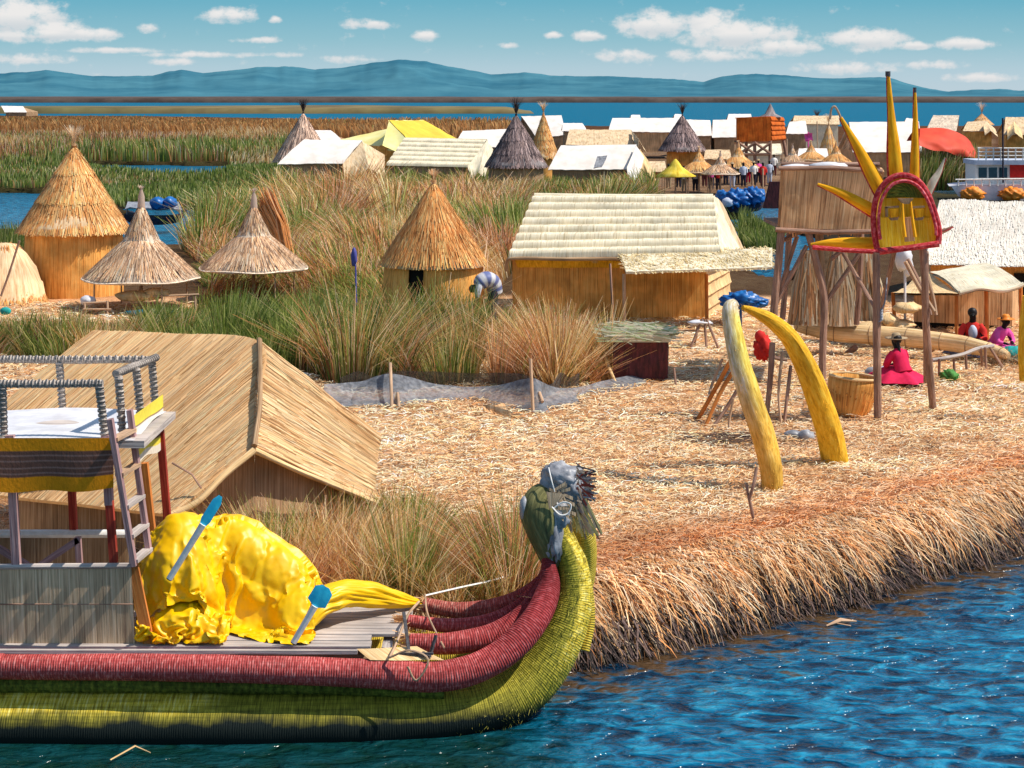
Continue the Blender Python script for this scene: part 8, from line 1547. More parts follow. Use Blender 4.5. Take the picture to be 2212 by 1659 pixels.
for (u, v, w_, h_) in ((1880,705,30,10), (1915,690,26,14), (1940,700,36,9), (1960,665,30,12)): mb.blob(P(u, v, 41.3), (w_*41/F2, .4, h_*41/F2), 16, .3, fold=.25, seed=u)
solo('reed_heap', 'low brown heap of leftovers behind the long reed bundle', 'heap', mb, M['bundle'], P(1915,710,41.3))

# ================================================================ arch of two yellow reed horns
def horn(rows, mat, mat2, lab, Ar):
    q = crs(np.array(rows, float), 8); p = np.stack([xu(q[:, 0], q[:, 3]), q[:, 3], zv(q[:, 1], q[:, 3])], 1)
    fz = ((q[:, 1]-655)/410)[:, None]; ca_ = np.linspace(0, 6.2832, 21)
    mb = MB(); mb.tube(p, np.maximum(q[:, 2]*q[:, 3]/F2, .02), 20, wob=.07, seed=3)
    if mat == 'arch_left':     # sun bleached grey on its left and top, orange towards the foot
        vx = mb.V[0].reshape(len(p), 21, 3); dx_ = (vx[..., 0]-p[:, None, 0])/np.maximum(q[:, 2]*q[:, 3]/F2, .02)[:, None]; lf = sst(.35, -.5, dx_+.35*(vn(vx[..., 0]*9, vx[..., 2]*5, vx[..., 1]*9, 3)-.5))[..., None]; f3 = fz[:, None]; top_ = sst(.75, .25, f3)
        g3 = lf*(A(.76, 1.0, 3.6)*top_+A(1.02, .80, .8)*(1-top_))+(1-lf)*(A(.90, 1.1, 1.1)*top_+A(1.02, .92, .8)*(1-top_)); cap_ = sst(.10, .03, f3); mb.C[0] = (g3*(1-cap_)+A(.85, 1.15, 4.5)*cap_).reshape(-1, 3)
    r = np.random.RandomState(2); whiskers(mb, p, q[:, 2]*q[:, 3]/F2, q[:, 2]*q[:, 3]/F2, 700, 0, 3, .05, ((1.1,1.1,1), (.6,.6,.6), (1.4,1.3,1.2)))
    o = mb.build('horn', M[mat], Ar); o['label'] = lab
    return o
AR = thing('reed_arch', 'curved archway of two mustard yellow reed horns on the straw', 'arch', G(1735,1030,.6))
horn([(1586,655,11,27.3), (1578,668,17,27.2), (1583,712,20,27.0), (1594,768,22,26.8), (1612,830,24,26.6), (1634,895,25,26.5), (1654,960,25,26.4), (1666,1015,24,26.3), (1669,1066,23,26.3)], 'arch_left', None, 'weathered left horn with grey bleached top', AR)
horn([(1604,664,5,27.6), (1630,674,10,27.7), (1668,694,16,27.8), (1706,730,20,27.9), (1740,790,24,28.0), (1768,860,27,28.1), (1790,930,29,28.2), (1804,1003,30,28.3)], 'yellow_paint', None, 'bright mustard right horn', AR)
AR2 = solo('reed_horn', 'yellow reed horn cut off by the right edge of the view', 'arch', MB().tube(crs([P(2222,640,32), P(2214,700,32), P(2212,760,32), P(2214,822,32)], 6), [.10]*19, 12, wob=.08), M['yellow_paint'], G(2214,830,.6))
# sticks at the foot
def sticks(name, label, cat, lst, mat, r, loc, group=None):
    mb = MB()
    for rows in lst: mb.tube(crs([P(*q) for q in rows], 3) if len(rows) > 2 else [P(*q) for q in rows], r, 7, wob=.15)
    return solo(name, label, cat, mb, M[mat], loc, group)
sticks('stick', 'short forked dark stick stuck in the straw in front of the yellow arch', 'stick', [[(1632,1140,24.1), (1620,1085,24.1), (1612,1045,24.2)], [(1618,1080,24.1), (1628,1045,24.1), (1634,1010,24.2)]], 'wood', .022, G(1632,1140,.6))
ST = thing('stick_rack', 'leaning rack of yellow and brown poles left of the arch', 'rack', G(1570,905,.6))
for rows, mt, r in (([(1583,770,31.5), (1548,835,31.7), (1508,905,31.9)], 'orange_wood', .04), ([(1592,790,31.6), (1555,850,31.6), (1520,930,31.4)], 'orange_wood', .035), ([(1560,775,32.5), (1535,840,32.4), (1530,870,32)], 'wood_light', .025), ([(1600,830,31.4), (1570,880,31.4), (1535,930,31.2)], 'wood', .03), ([(1584,860,31), (1575,920,31), (1590,955,30.6)], 'wood_light', .02), ([(1500,900,32), (1535,925,31.6), (1560,940,31)], 'wood', .025),
                    ([(1668,740,32), (1664,820,32), (1655,905,32)], 'wood', .05), ([(1690,760,32), (1682,850,31.8), (1690,940,31.6)], 'wood_light', .025), ([(1708,790,32), (1700,860,31.8), (1690,950,31.6)], 'wood', .03), ([(1640,760,33), (1660,770,33), (1700,778,33)], 'wood', .03)):
    pole(ST, rows, r, mt, 'pole')
mb = MB(); mb.blob(P(1650,752,33), (.16, .12, .20), 30, .2, fold=.6); mb.blob(P(1642,728,33), (.1, .1, .12), 16, .2); solo('cloth', 'orange red cloth hung between the arch horns', 'cloth', mb, M['redcloth'], P(1650,775,33))
mb = MB(); mb.blob(G(1742,945,.68), (.14, .12, .12), 20, .3, fold=.25); mb.blob(G(1715,940,.66), (.16, .12, .08), 20, .3, fold=.25); solo('plastic_bag', 'crumpled grey plastic behind the right arch horn', 'bag', mb, M['grey_sheet'], G(1735,950,.6))
mb = MB(); r_ = np.random.RandomState(9); n = 260; cc = G(1600,950,.62); an = r_.normal(0, .5, n); p0 = cc+np.stack([r_.normal(-.1, .55, n), r_.normal(0, .25, n), r_.uniform(0, .06, n)], -1); dv = np.stack([np.cos(an), np.sin(an), 0*an], -1)*r_.uniform(.08, .3, (n, 1))
mb.strips(np.stack([p0-dv, p0+dv], 1), .014, np.stack([-np.sin(an), np.cos(an), .3+0*an], -1), np.array([(.10,.06,.045), (.16,.09,.06), (.06,.04,.03)])[r_.choice(3, n)]); solo('rack_shadow_strips', 'dark strips standing in for the pole rack shadow on the straw', 'shadow strips', mb, M['strawbits'], cc, kind='stuff')  # dark strips imitate the shadow at the foot of the rack

# basket
BK = thing('basket', 'round open orange reed basket beside the sun face leg', 'basket', G(1843,895,.62))
tilt = -.16; c = np.array(BK['_w']); mb = MB(); prof = [(.30, .0), (.37, .12), (.42, .35), (.44, .55), (.435, .66), (.41, .66), (.40, .5), (.34, .1), (.0, .06)]
mb.lathe(prof, (0, 0, 0), 36, wob=.03); V = mb.V[0]; ct, st_ = math.cos(tilt), math.sin(tilt)
mb.V[0] = np.stack([V[:, 0]*ct-V[:, 2]*st_, V[:, 1]+.05*V[:, 2], V[:, 0]*st_*.55+V[:, 2]*ct], 1)+c+A(-.08, 0, .0); 
n = 260; r_ = np.random.RandomState(1); a = r_.uniform(0, 6.28, n); q0 = np.stack([np.cos(a)*.40, np.sin(a)*.40, r_.uniform(.3, .62, n)], -1); q1_ = q0*A(.9, .9, 1)-A(0, 0, .3)*r_.uniform(.4, 1, (n, 1)); q0[:, :2] *= 1.09
tf = lambda V: np.stack([V[:, 0]*ct-V[:, 2]*st_, V[:, 1]+.05*V[:, 2], V[:, 0]*st_*.55+V[:, 2]*ct], 1)+c+A(-.08, 0, 0)
mb.strips(np.stack([tf(q0), tf(q1_)], 1), .018, np.stack([-np.sin(a), np.cos(a), 0*a], -1), np.array([(1.1,1,1), (.6,.5,.5), (1.3,1.3,1.3)])[r_.choice(3, n)]); mb.build('basket_body', M['straw_wall'], BK)
mb = MB(); a = np.linspace(0, 6.283, 33); mb.tube(tf(np.stack([.43*np.cos(a), .43*np.sin(a), .665+0*a], -1)), .025, 8, caps=False, wob=.3); mb.build('rim', M['bundle'], BK)

# ================================================================ net fence, box, mat
NT = thing('net_fence', 'sagging grey fishing net strung between short posts at the reed bed edge', 'net', G(960,870,.6))
top = crs(np.array([(700,838,33.8,.30), (780,832,34.2,.30), (846,822,34.0,.46), (950,850,34.4,.20), (1060,852,34.2,.20), (1148,838,33.2,.50), (1190,846,33.8,.26), (1240,852,34.4,.14), (1310,842,35.6,.10), (1430,828,37.2,.05)], float), 8)
rows = []
for f in np.linspace(0, 1, 7):
    Yq = top[:, 2]-.9*f*(.4+.6*vn(np.arange(len(top))*.3, 0, 0, 3)); X_ = xu(top[:, 0], top[:, 2])+.25*f*np.sin(np.arange(len(top))*.5)
    zz_ = .60+top[:, 3]*(1-f)**1.4+.03+.03*fbm(np.arange(len(top))*.35, f*2+0*top[:, 0], 0, 6)*(1-f)
    rows.append(np.stack([X_, Yq, zz_], -1))
mb = MB(); mb.grid(np.stack(rows, 1)); mb.build('net', M['net'], NT)
b_rows = [np.stack([xu(top[:, 0], top[:, 2])+.2, top[:, 2]+.9+.3*f, .60+.42*(1-f)*(.6+.5*vn(np.arange(len(top))*.25, 0, 0, 9))], -1) for f in np.linspace(0, 1, 4)]
mb = MB(); mb.grid(np.stack(b_rows, 1)[:56]); mb.build('back_net', M['net_dark'], NT)
for a, b in (((843,785,34), (847,893,33)), ((1146,775,33), (1152,902,32.7)), ((858,845,33.8), (862,880,33)), ((1165,848,33), (1172,868,32.8))): pole(NT, [a, b], .03, 'wood_light', 'post')
mb = MB(); Pg, S_, T_ = bil(P(1042,880,32.6), P(1090,872,33), P(1135,920,31.9), P(1080,924,31.9), 12, 8, .12, .03, 2); mb.grid(Pg, np.stack([S_*.6, T_*.5], -1)); mb.grid(Pg[:, ::-1]-A(0, 0, .03), np.stack([S_*.6, T_*.5], -1)[:, ::-1])
r_ = np.random.RandomState(5); n = 160; s = r_.rand(n)[:, None]; q0 = P(1042,882,32.6)*(1-s)+P(1133,922,31.9)*s+A(0, 0, .06); mb.strips(np.stack([q0, q0+np.stack([r_.uniform(.05, .35, n), -r_.uniform(0, .2, n), -r_.uniform(-.02, .08, n)], -1)], 1), .015, np.tile(A(.2, .3, 1), (n, 1)), (.9, 1, 1.1))
solo('torn_mat', 'broken pinkish reed mat lying at the foot of the net', 'mat', mb, M['tower_mat'], G(1090,915,.6))
BX = thing('covered_crate', 'maroon tarp covered crate with cut reeds piled on top', 'crate', G(1382,825,.6))
x0, x1 = P(1324,825,36.3), P(1442,820,36.3); mb = MB()
mb.quad(A(x0[0], 36.3, zv(738, 36.3)), A(x1[0], 36.3, zv(738, 36.3)), x1-A(0, 0, .05), x0-A(0, 0, .05), 24, 12, noise=.05); mb.quad(A(x1[0], 36.3, zv(738, 36.3)), A(x1[0]+.1, 37.5, zv(738, 36.3)), A(x1[0]+.1, 37.5, .55), x1-A(0, 0, .05), 12, 8, noise=.04); mb.quad(A(x0[0]+.1, 37.5, zv(738, 36.3)), A(x0[0], 36.3, zv(738, 36.3)), x0-A(0, 0, .05), A(x0[0]+.1, 37.5, .55), 8, 8); mb.build('tarp_cover', M['maroon'], BX)
mb = MB(); zt_b = zv(738, 36.3); mb.box(((x0[0]+x1[0])/2, 36.9, zt_b+.06), (x1[0]-x0[0]+.1, 1.4, .12), col=A(.7, .6, .4)); r_ = np.random.RandomState(6); n = 900
p0 = np.stack([r_.uniform(x0[0]-.15, x1[0]+.1, n), r_.uniform(36.15, 37.6, n), zt_b+r_.uniform(.02, .22, n)], -1); an = r_.normal(.1, .5, n); dv = np.stack([np.cos(an), -np.abs(np.sin(an))*.5, r_.normal(-.05, .12, n)], -1)*r_.uniform(.05, .3, (n, 1))
mb.strips(np.stack([p0-dv, p0+dv], 1), .018, np.stack([0*an, .3+0*an, 1+0*an], -1), np.clip(np.array([(.75,.75,.5), (.5,.6,.3), (.9,.85,.65), (.35,.3,.15), (.85,.7,.5)])[r_.choice(5, n)], 0, 1)); mb.build('reed_pile', M['strawbits'], BX)
sticks('stick', 'pale yellow leaning stalk left of the maroon crate', 'stick', [[(1302,735,37), (1312,785,36.4), (1332,832,35.6)]], 'bundle', .035, G(1330,832,.6))
sticks('stick', 'short upright peg right of the maroon crate', 'stick', [[(1456,795,35.8), (1460,836,35.6)]], 'wood', .022, G(1460,836,.6))
GR = thing('drying_rack', 'small trestle with a pole across in front of the long hut', 'rack', G(1520,750,.6))
for rows in ([(1380,714,41.5), (1450,713,41.5), (1535,716,41.5)], ): pole(GR, rows, .025, 'wood_light', 'cross_pole')
for rows in ([(1516,690,41.2), (1492,752,41)], [(1522,690,41.2), (1526,750,41)], [(1526,690,41.2), (1552,752,41)], [(1508,700,41.5), (1500,745,42)]): pole(GR, rows, .03, 'wood', 'leg')
mb = MB(); mb.blob(P(1512,697,41.3), (.28, .2, .06), 16, .3, fold=.3); mb.build('cloth', M['white_sheet'], GR)
mb = MB(); mb.blob(P(1605,650,38.8), (.42, .3, .17), 40, .2, 2.0, fold=.6); mb.blob(P(1580,655,38.8), (.2, .2, .1), 24, .3, 2.2, fold=.3); mb.blob(P(1640,655,38.8), (.2, .2, .08), 24, .3, 2.2, 5, fold=.3); mb.tube([P(1600,660,38.9), P(1600,740,38.9)], .03, 6); solo('tarpaulin', 'crumpled blue tarpaulin bundle behind the top of the yellow arch', 'tarpaulin', mb, M['cloth_blue'], P(1605,740,38.8))
# hedge of bags and pots
mb = MB(); mb.blob(G(1921,800,.70), (.22, .18, .10), 20, .15, fold=.1); solo('cloth_bundle', 'pale blue cloth bundle left of the seated person in crimson', 'bundle', mb, M['palecloth'], G(1921,806,.62))
mb = MB(); mb.blob(G(1883,806,.72), (.14, .14, .12), 20, .15, fold=.1); solo('cloth_bundle', 'dark grey bundle beside the sun face leg', 'bundle', mb, M['grey_sheet'], G(1883,812,.62))
mb = MB(); mb.blob(G(2051,812,.72), (.17, .14, .11), 30, .25, 2, fold=.6); solo('cloth_bundle', 'bright green round bundle under the low rail', 'bundle', mb, M['green'], G(2051,820,.62))
mb = MB(); mb.blob(G(2190,766,.78), (.28, .22, .18), 24, .2, 3, fold=.2); solo('cloth_bundle', 'teal cloth bundle at the right end of the reed bundle', 'bundle', mb, M['teal'], G(2190,775,.62))
mb = MB(); mb.blob(G(2225,790,.75), (.2, .2, .15), 20, .2); mb.blob(G(1950,712,.72), (.25, .2, .1), 20, .3); 
RB = thing('reed_bundle', 'long pale bound reed bundle lying behind the sun face', 'bundle', G(1940,768,.62))
bp_ = path([(1716,703,40.5,5), (1730,706,40.5,13), (1790,717,40.3,18), (1880,724,40,20), (1975,731,39.6,20), (2060,741,39.2,19), (2120,752,38.8,17), (2160,762,38.5,13), (2178,768,38.3,7)], 6)
mb = MB(); mb.tube(bp_[0], bp_[1], 20, wob=.06); r_ = np.random.RandomState(6); whiskers(mb, bp_[0], bp_[1], bp_[1], 500, 0, 6, .06, ((1, 1, 1), (.6, .55, .5))); mb.build('bundle_body', M['bundle'], RB)
mb = MB()
for i in range(3, len(bp_[0])-2, 5):
    p, tg = bp_[0][i], norm(bp_[0][i+1]-bp_[0][i]); a = np.linspace(0, 6.283, 17); ot = norm(np.cross(tg, A(0, 0, 1))); mb.tube(p+ot*(np.cos(a)*bp_[1][i]*1.02)[:, None]+np.cross(ot, tg)*(np.sin(a)*bp_[1][i]*1.02)[:, None], .012, 5, caps=False)
mb.build('binding', M['straw_dark'], RB)
for u in (1850, 1950, 2020, 2115): mb = MB(); mb.tube([G(u-12, 775, .58)+A(0, .6, 0), G(u+8, 775, .60)+A(0, .5, .18)], .07, 7); mb.build('support', M['wood'], RB)
RL = thing('low_rail', 'crooked grey rail on short sticks right of the seated person in crimson', 'rail', G(2080,795,.6))
pole(RL, [(2014,778,36.5), (2050,772,36.6), (2082,765,36.8), (2110,754,37), (2146,747,37.2)], .04, 'wood_grey', 'cross_pole')
for a, b in (((2029,775,36.5), (2029,812,36.5)), ((2060,770,36.7), (2062,806,36.7)), ((2086,764,36.8), (2088,798,36.8)), ((2128,750,37), (2130,795,37)), ((2118,752,37), (2122,790,37.2)), ((2138,750,37.1), (2165,792,37))): pole(RL, [a, b], .028, 'wood', 'post')
mb = MB(); r_ = np.random.RandomState(3); n = 200; p0 = G(2168,785,.62)+np.stack([r_.normal(0, .25, n), r_.normal(0, .2, n), r_.uniform(0, .25, n)], -1); dv = norm(r_.normal(0, 1, (n, 3)))*.16; mb.strips(np.stack([p0-dv, p0+dv], 1), .018, np.tile(A(.3, .2, 1), (n, 1)), TC['orange'][r_.choice(5, n)]*.5); solo('brushwood', 'dark brushwood pile at the end of the reed bundle', 'brushwood', mb, M['strawbits'], G(2168,790,.62), kind='stuff')
# small canopy hut on the right
CH = thing('canopy_hut', 'small reed hut with wavy pale canopy held on thin posts', 'hut', G(2080,740,.6))
k0, k1, k2, k3 = P(2008,588,45.0), P(2123,567,45.6), P(2211,616,41.0), P(2073,634,40.6)
Pg, S_, T_ = bil(k0, k1, k2, k3, 30, 16, .0, .02, 3); Pg[..., 2] += .10*np.sin(T_*3.1)+.06*np.sin(S_*6.3)*T_
mb = MB(); mb.grid(Pg, np.stack([T_*2.2+0, S_*2.5], -1)[..., ::-1]); mb.grid(Pg[:, ::-1]-A(0, 0, .06)); mb.tube(Pg[:, -1], .05, 8, wob=.2); mb.build('canopy', M['thatch_cream'], CH)
Pq, S_, T_ = bil(P(1969,607,45.4), k0, k3, P(1926,632,42.2), 20, 12, .05, .02, 4)
mb = MB(); mb.grid(Pq, np.stack([S_*2, T_*2], -1)); mb.grid(Pq[:, ::-1]-A(0, 0, .05)); mb.build('canopy_flap', M['bundle'], CH)
mb = MB(); mb.quad(P(1974,618,44.5), P(2188,612,44.5), P(2186,705,44.5), P(1974,695,44.5), 24, 8, noise=.02); mb.quad(P(2188,612,44.5), P(2200,612,46.5), P(2200,700,46.5), P(2186,705,44.5), 6, 5); mb.build('wall', M['tower_mat'], CH)
mb = MB(); mb.quad(P(1974,692,44.6), P(2186,702,44.6), P(2186,716,44.6), P(1974,712,44.6), 8, 2); mb.build('base', M['black'], CH)
for a, b in (((2066,634,40.8), (2067,762,40.8)), ((2130,624,41), (2133,748,41.2)), ((1929,632,42.2), (1934,720,42.2)), ((2205,616,41.2), (2206,742,41.2))): pole(CH, [a, b], .045, 'orange_wood', 'post')
# big white thatched hut on the right
WH = thing('thatched_hut', 'big bleached thatch hut cut off by the right edge', 'hut', G(2180,655,.6))
a_, b_, c_, d_ = P(2030,432,53.5), P(2420,440,53.5), P(2420,578,49.5), P(1996,572,49.5)
mb = MB(); Pg, S_, T_ = bil(a_, b_, c_, d_, 70, 40, .30, .07, 4); Pg[..., 0] += -.12*np.sin(T_*3.1)*(1-S_); mb.grid(Pg, np.stack([S_*8, T_*4], -1)); stalks(mb, Pg, 3500, 1, 5, w=.03, lift=.03, pal='gold', ln=(.05, .14)); mb.C[-1] = np.clip(mb.C[-1]*A(1.05, 1.2, 1.45)*.2+.78, .3, 1)
mb.quad(b_, a_, P(2035,560,57.5), P(2420,560,57.5), 10, 6); mb.quad(a_, P(2035,560,57.5), d_, d_, 6, 6); mb.build('roof', M['thatch_white'], WH)
mb = MB(); mb.quad(P(2010,572,50.2), P(2420,572,50.2), P(2420,650,50.2), P(2010,645,50.2), 30, 6, noise=.02); mb.quad(P(2016,572,54), P(2010,572,50.2), P(2010,645,50.2), P(2016,640,54), 6, 6); mb.build('wall', M['straw_wall'], WH)
mb = MB(); mb.quad(P(2190,590,50.1), P(2240,590,50.1), P(2240,690,50.1), P(2190,690,50.1), 4, 4); mb.build('doorway', M['black'], WH)
mb = MB(); mb.blob(P(1952,560,41.6), (.2, .2, .28), 20, .3, fold=.25); mb.blob(P(1962,580,41.6), (.12, .1, .2), 20, .3, fold=.25); mb.tube([P(1955,590,41.6), P(1955,700,41.6)], .03, 6); solo('plastic_bag', 'white plastic bag hung on a pole behind the sun face legs', 'bag', mb, M['white_sheet'], P(1955,690,41.6))

# ================================================================ far village
def gable(label, Y, W, fl, fr, rl, rr, vb, roofm='roof_white', wallm='straw_dark', hood=None, crs_n=0, group='huts of the far village', hoodm=None, name='gable_hut', thickn=.05):
    """fl,fr front eave, rl,rr ridge (survey points); hood: list of 5 points of the folded end mat"""
    t = thing(name, label, 'hut', P((fl[0]+fr[0])/2, vb, Y), group)
    FL, FR = P(*fl, Y), P(*fr, Y); RL_, RR_ = P(*rl, Y+W/2), P(*rr, Y+W/2)
    BL, BR = A(RL_[0]-(FL[0]*0+.1), Y+W, FL[2]), A(RR_[0]+(FR[0]-RR_[0])*-.6, Y+W, FR[2])
    mb = MB()
    if crs_n: courses(mb, RL_, RR_, FR, FL, crs_n, int(Y), .12, res=40, rag=.02)
    else: mb.quad(RL_, RR_, FR, FL, 24, 10, noise=.05, thick=thickn, seed=int(fl[0]), sag=-.08)
    mb.quad(RR_, RL_, BL, BR, 8, 5, noise=.03, thick=.05); mb.build('roof', M[roofm], t)
    mb = MB(); zb = zv(vb, Y)-.3; i = .12; dx = (BR[0]-FR[0])
    f0, f1 = A(FL[0]+.25, Y+i, FL[2]+.1), A(FR[0]-.15, Y+i, FR[2]+.1); g0, g1 = A(BL[0]+.2, Y+W-i, FL[2]+.1), A(f1[0]+.2, Y+W-i, FR[2]+.1)
    mb.quad(f0, f1, f1*A(1, 1, 0)+A(0, 0, zb), f0*A(1, 1, 0)+A(0, 0, zb), 16, 4, noise=.03); mb.quad(f1, g1, g1*A(1, 1, 0)+A(0, 0, zb), f1*A(1, 1, 0)+A(0, 0, zb), 6, 4); mb.quad(g0, f0, f0*A(1, 1, 0)+A(0, 0, zb), g0*A(1, 1, 0)+A(0, 0, zb), 6, 4)
    tri = RR_*A(1, 1, 1)-A(.25, 0, .1); mb.add([f1, g1, tri], [[[0, 1, 2]]]); mb.add([g0, f0, RL_+A(.25, 0, -.1)], [[[0, 1, 2]]]); mb.build('wall', M[wallm], t)
    if hood:
        apex, rtop, rbot, notch, lbot, ltop = [P(q[0], q[1], q[2]) for q in hood]; mb = MB()
        mb.quad(apex, ltop, lbot, notch, 10, 8, noise=.04, thick=.05); mb.quad(rtop, apex, notch, rbot, 10, 8, noise=.04, thick=.05); mb.build('hood', M[hoodm or roofm], t)
    return t
gable('white roofed hut with a tan folded hood, beside the dark pointed hut', 112, 5, (600,356), (742,354), (657,303), (782,305), 408, hood=[(782,305,113.5), (831,334,113.5), (831,386,112.5), (797,362,111), (746,406,110.5), (741,354,111.5)], hoodm='roof_beige')
gable('beige hut with a ribbed pale thatch roof in front of the yellow roofed one', 114, 5, (834,357), (1016,361), (875,298), (1052,302), 408, 'thatch_cream', hood=[(1052,302,115.5), (1066,322,115.5), (1046,386,113), (1034,372,112.5), (1020,390,112.5), (1010,360,113)], crs_n=6, hoodm='thatch_cream')
yt = thing('gable_hut', 'hut with a bright yellow covered roof behind the beige ribbed hut', 'hut', P(860,380,124), 'huts of the far village')
ap0, ap1 = P(840,262,124), P(916,262,130)
mb = MB(); mb.quad(ap0, ap1, P(992,304,128), P(880,302,121), 12, 10, noise=.05, thick=.06); mb.build('right_slope', M['yellow_cover'], yt)
mb = MB(); mb.quad(ap1, ap0+A(-.03, 0, .02), P(864,330,120.5), P(735,304,128), 14, 10, noise=.08, thick=.06); mb.quad(ap0, P(878,300,121), P(862,330,120.5), P(826,314,120.5), 6, 6, noise=.03); mb.build('left_slope', M['paleyellow_cover'], yt)
mb = MB(); mb.quad(P(820,314,122), P(872,314,122), P(872,400,122), P(820,400,122), 4, 4); mb.quad(P(745,308,127.5), P(820,316,122), P(820,400,122), P(745,400,127.5), 8, 4); mb.build('wall', M['straw_wall'], yt)
gable('grey white hut roof peeping out behind the dark cone, left', 130, 5, (662,312), (745,312), (668,283), (715,283), 360, 'roof_white')
gable('pale grey roofed hut between the yellow roof and the dark cone', 140, 6, (985,312), (1078,320), (1000,284), (1100,280), 370, 'roof_white')
gable('white roofed hut with a patched cover in front of the golden cone', 112, 5, (1184,368), (1356,367), (1212,316), (1375,314), 410, hood=[(1375,314,113.5), (1392,340,113.5), (1375,396,110.8), (1368,385,110.5), (1360,400,110.5), (1354,362,111)])
mb = MB(); mb.quad(P(1290,340,111.5), P(1312,338,111.5), P(1300,362,110.9), P(1282,364,110.9), 4, 4, noise=.1, thick=.05)
tag(mb.build('roof_patch', M['grey_sheet'], [o for o in bpy.data.objects if o.get('label', '').startswith('white roofed hut with a patched')][0]), None)
gable('tan hooded hut end right behind the patched white roof', 118, 4, (1370,345), (1385,345), (1378,326), (1384,324), 400, 'roof_beige', hood=[(1384,324,119), (1400,345,119), (1418,392,117.5), (1400,378,117), (1388,400,117), (1376,350,117.5)], hoodm='bundle')
gable('long beige roofed hut behind the white patched one', 138, 6, (1222,314), (1380,318), (1230,281), (1364,282), 360, 'roof_beige', hood=[(1364,282,140), (1393,322,139), (1396,330,138), (1380,300,137), (1378,318,137), (1366,300,138)], hoodm='roof_beige')
gable('white square roof at the water edge, left of the village', 205, 8, (1160,300), (1222,292), (1126,252), (1213,250), 330, 'roof_white')
gable('small white roof beside the square white roof', 190, 6, (1214,284), (1268,284), (1216,267), (1258,267), 320, 'roof_white')
gable('long white roofed hall at the village back', 172, 7, (1314,285), (1456,287), (1323,256), (1468,256), 322, 'roof_white', 'tower_mat')
gable('pinkish white roofed hut right of the dark pointed hut', 178, 6, (1478,295), (1538,294), (1480,259), (1534,261), 335, 'roof_white')
gable('white roofed hut left of the orange panel tower', 178, 6, (1538,298), (1590,297), (1540,260), (1590,259), 335, 'roof_white')
gable('tiny pale hut roof beyond the long white hall', 235, 6, (1362,256), (1384,256), (1364,249), (1382,249), 275, 'roof_white')
gable('small white roof beyond the pinkish roof', 240, 6, (1455,256), (1475,256), (1458,247), (1475,248), 275, 'roof_white')
gable('pale roof behind the orange panel tower', 235, 6, (1570,262), (1625,262), (1574,247), (1622,247), 285, 'roof_white')
gable('long cream hut with dark upper openings behind the tower', 185, 6, (1712,268), (1814,270), (1716,251), (1812,251), 320, 'roof_beige', 'thatch_cream')
gable('white roofed hut left of the pink cloth', 165, 6, (1698,290), (1745,290), (1706,264), (1740,262), 340, 'roof_white')
gable('very long bright white roof behind the sun rays', 125, 8, (1842,330), (1992,330), (1834,265), (1985,264), 372, 'roof_white', 'tower_mat')
gable('brown backed hut with steep side left of the cream hut', 215, 7, (2000,284), (2066,284), (2016,250), (2072,250), 300, 'thatch_grey', 'straw_dark')
gable('small grey roofed hut behind the rays', 225, 6, (1950,275), (1985,278), (1958,256), (1980,258), 295, 'roof_white')
gable('cream pitched hut far right of the red tent', 190, 6, (2080,284), (2146,284), (2090,264), (2132,262), 310, 'roof_beige', 'straw_wall', hood=[(2132,262,192), (2150,278,192), (2156,296,190), (2140,282,189), (2128,292,189), (2124,270,190)], hoodm='roof_beige')
gable('pointed hut group cut off by the right edge', 170, 6, (2168,292), (2230,292), (2172,254), (2220,254), 312, 'roof_beige', 'straw_wall', hood=[(2190,262,171), (2206,280,170), (2210,300,168), (2192,286,167), (2176,302,168), (2176,278,169)], hoodm='bundle')
gable('tiny white roofed hut standing alone on the far left marsh', 430, 10, (10,243), (58,243), (2,229), (50,230), 248, 'roof_white')
conical_hut('dark pointed hut with bare pole tip left of the white roofed hut', 655, 121, 66, 350, 50, 410, 246, M['thatch_grey'], M['straw_dark'], 'dark', tiers=0, n=1500, tuft=.9, wd=.06, name='conical_hut', seed=6, group='far conical huts')
conical_hut('grey tiered conical hut in the middle of the far village', 1115, 108, 68, 361, 60, 412, 250, M['thatch_dark'], M['straw_dark'], 'dark', tiers=4, n=2600, tuft=1.0, wd=.05, seed=7, group='far conical huts')
for k, (vv_, hh_) in enumerate(((332, 44), (308, 30))):
    pass
conical_hut('golden pyramid hut with pointed tip behind the patched white roof', 1174, 128, 34, 342, 26, 392, 246, M['thatch_gold'], M['straw_wall'], 'gold', tiers=5, n=1500, tuft=.8, wd=.05, seed=8, group='far conical huts')
conical_hut('dark tiered conical hut above the yellow parasol', 1474, 146, 52, 326, 34, 382, 250, M['thatch_dark'], M['straw_wall'], 'dark', tiers=4, n=1500, tuft=1.0, wd=.06, seed=9, group='far conical huts')
conical_hut('tiny pointed hut behind the long cream hut', 1765, 190, 14, 300, 10, 322, 258, M['thatch_grey'], M['straw_dark'], 'dark', tiers=0, n=200, tuft=1, wd=.08, seed=12, group='far conical huts')
conical_hut('small pale cone hut rising behind the cream hut at far right', 2121, 200, 26, 270, 18, 300, 246, M['thatch_gold'], M['straw_dark'], 'grey', tiers=2, n=300, tuft=1.2, wd=.08, seed=13, group='far conical huts')
conical_hut('small beige cone hut below the cream hut with openings', 1790, 160, 24, 335, 18, 360, 268, M['thatch_gold'], M['straw_wall'], 'gold', tiers=3, n=400, tuft=.8, wd=.06, seed=14, group='far conical huts')
gable('brown walled shed behind the cream parasols', 140, 5, (1520,345), (1580,345), (1524,325), (1576,325), 385, 'roof_beige', 'tower_mat')
gable('small straw shed left of the yellow parasol', 132, 4, (1398,372), (1440,372), (1402,350), (1436,350), 402, 'roof_beige', 'straw_wall')
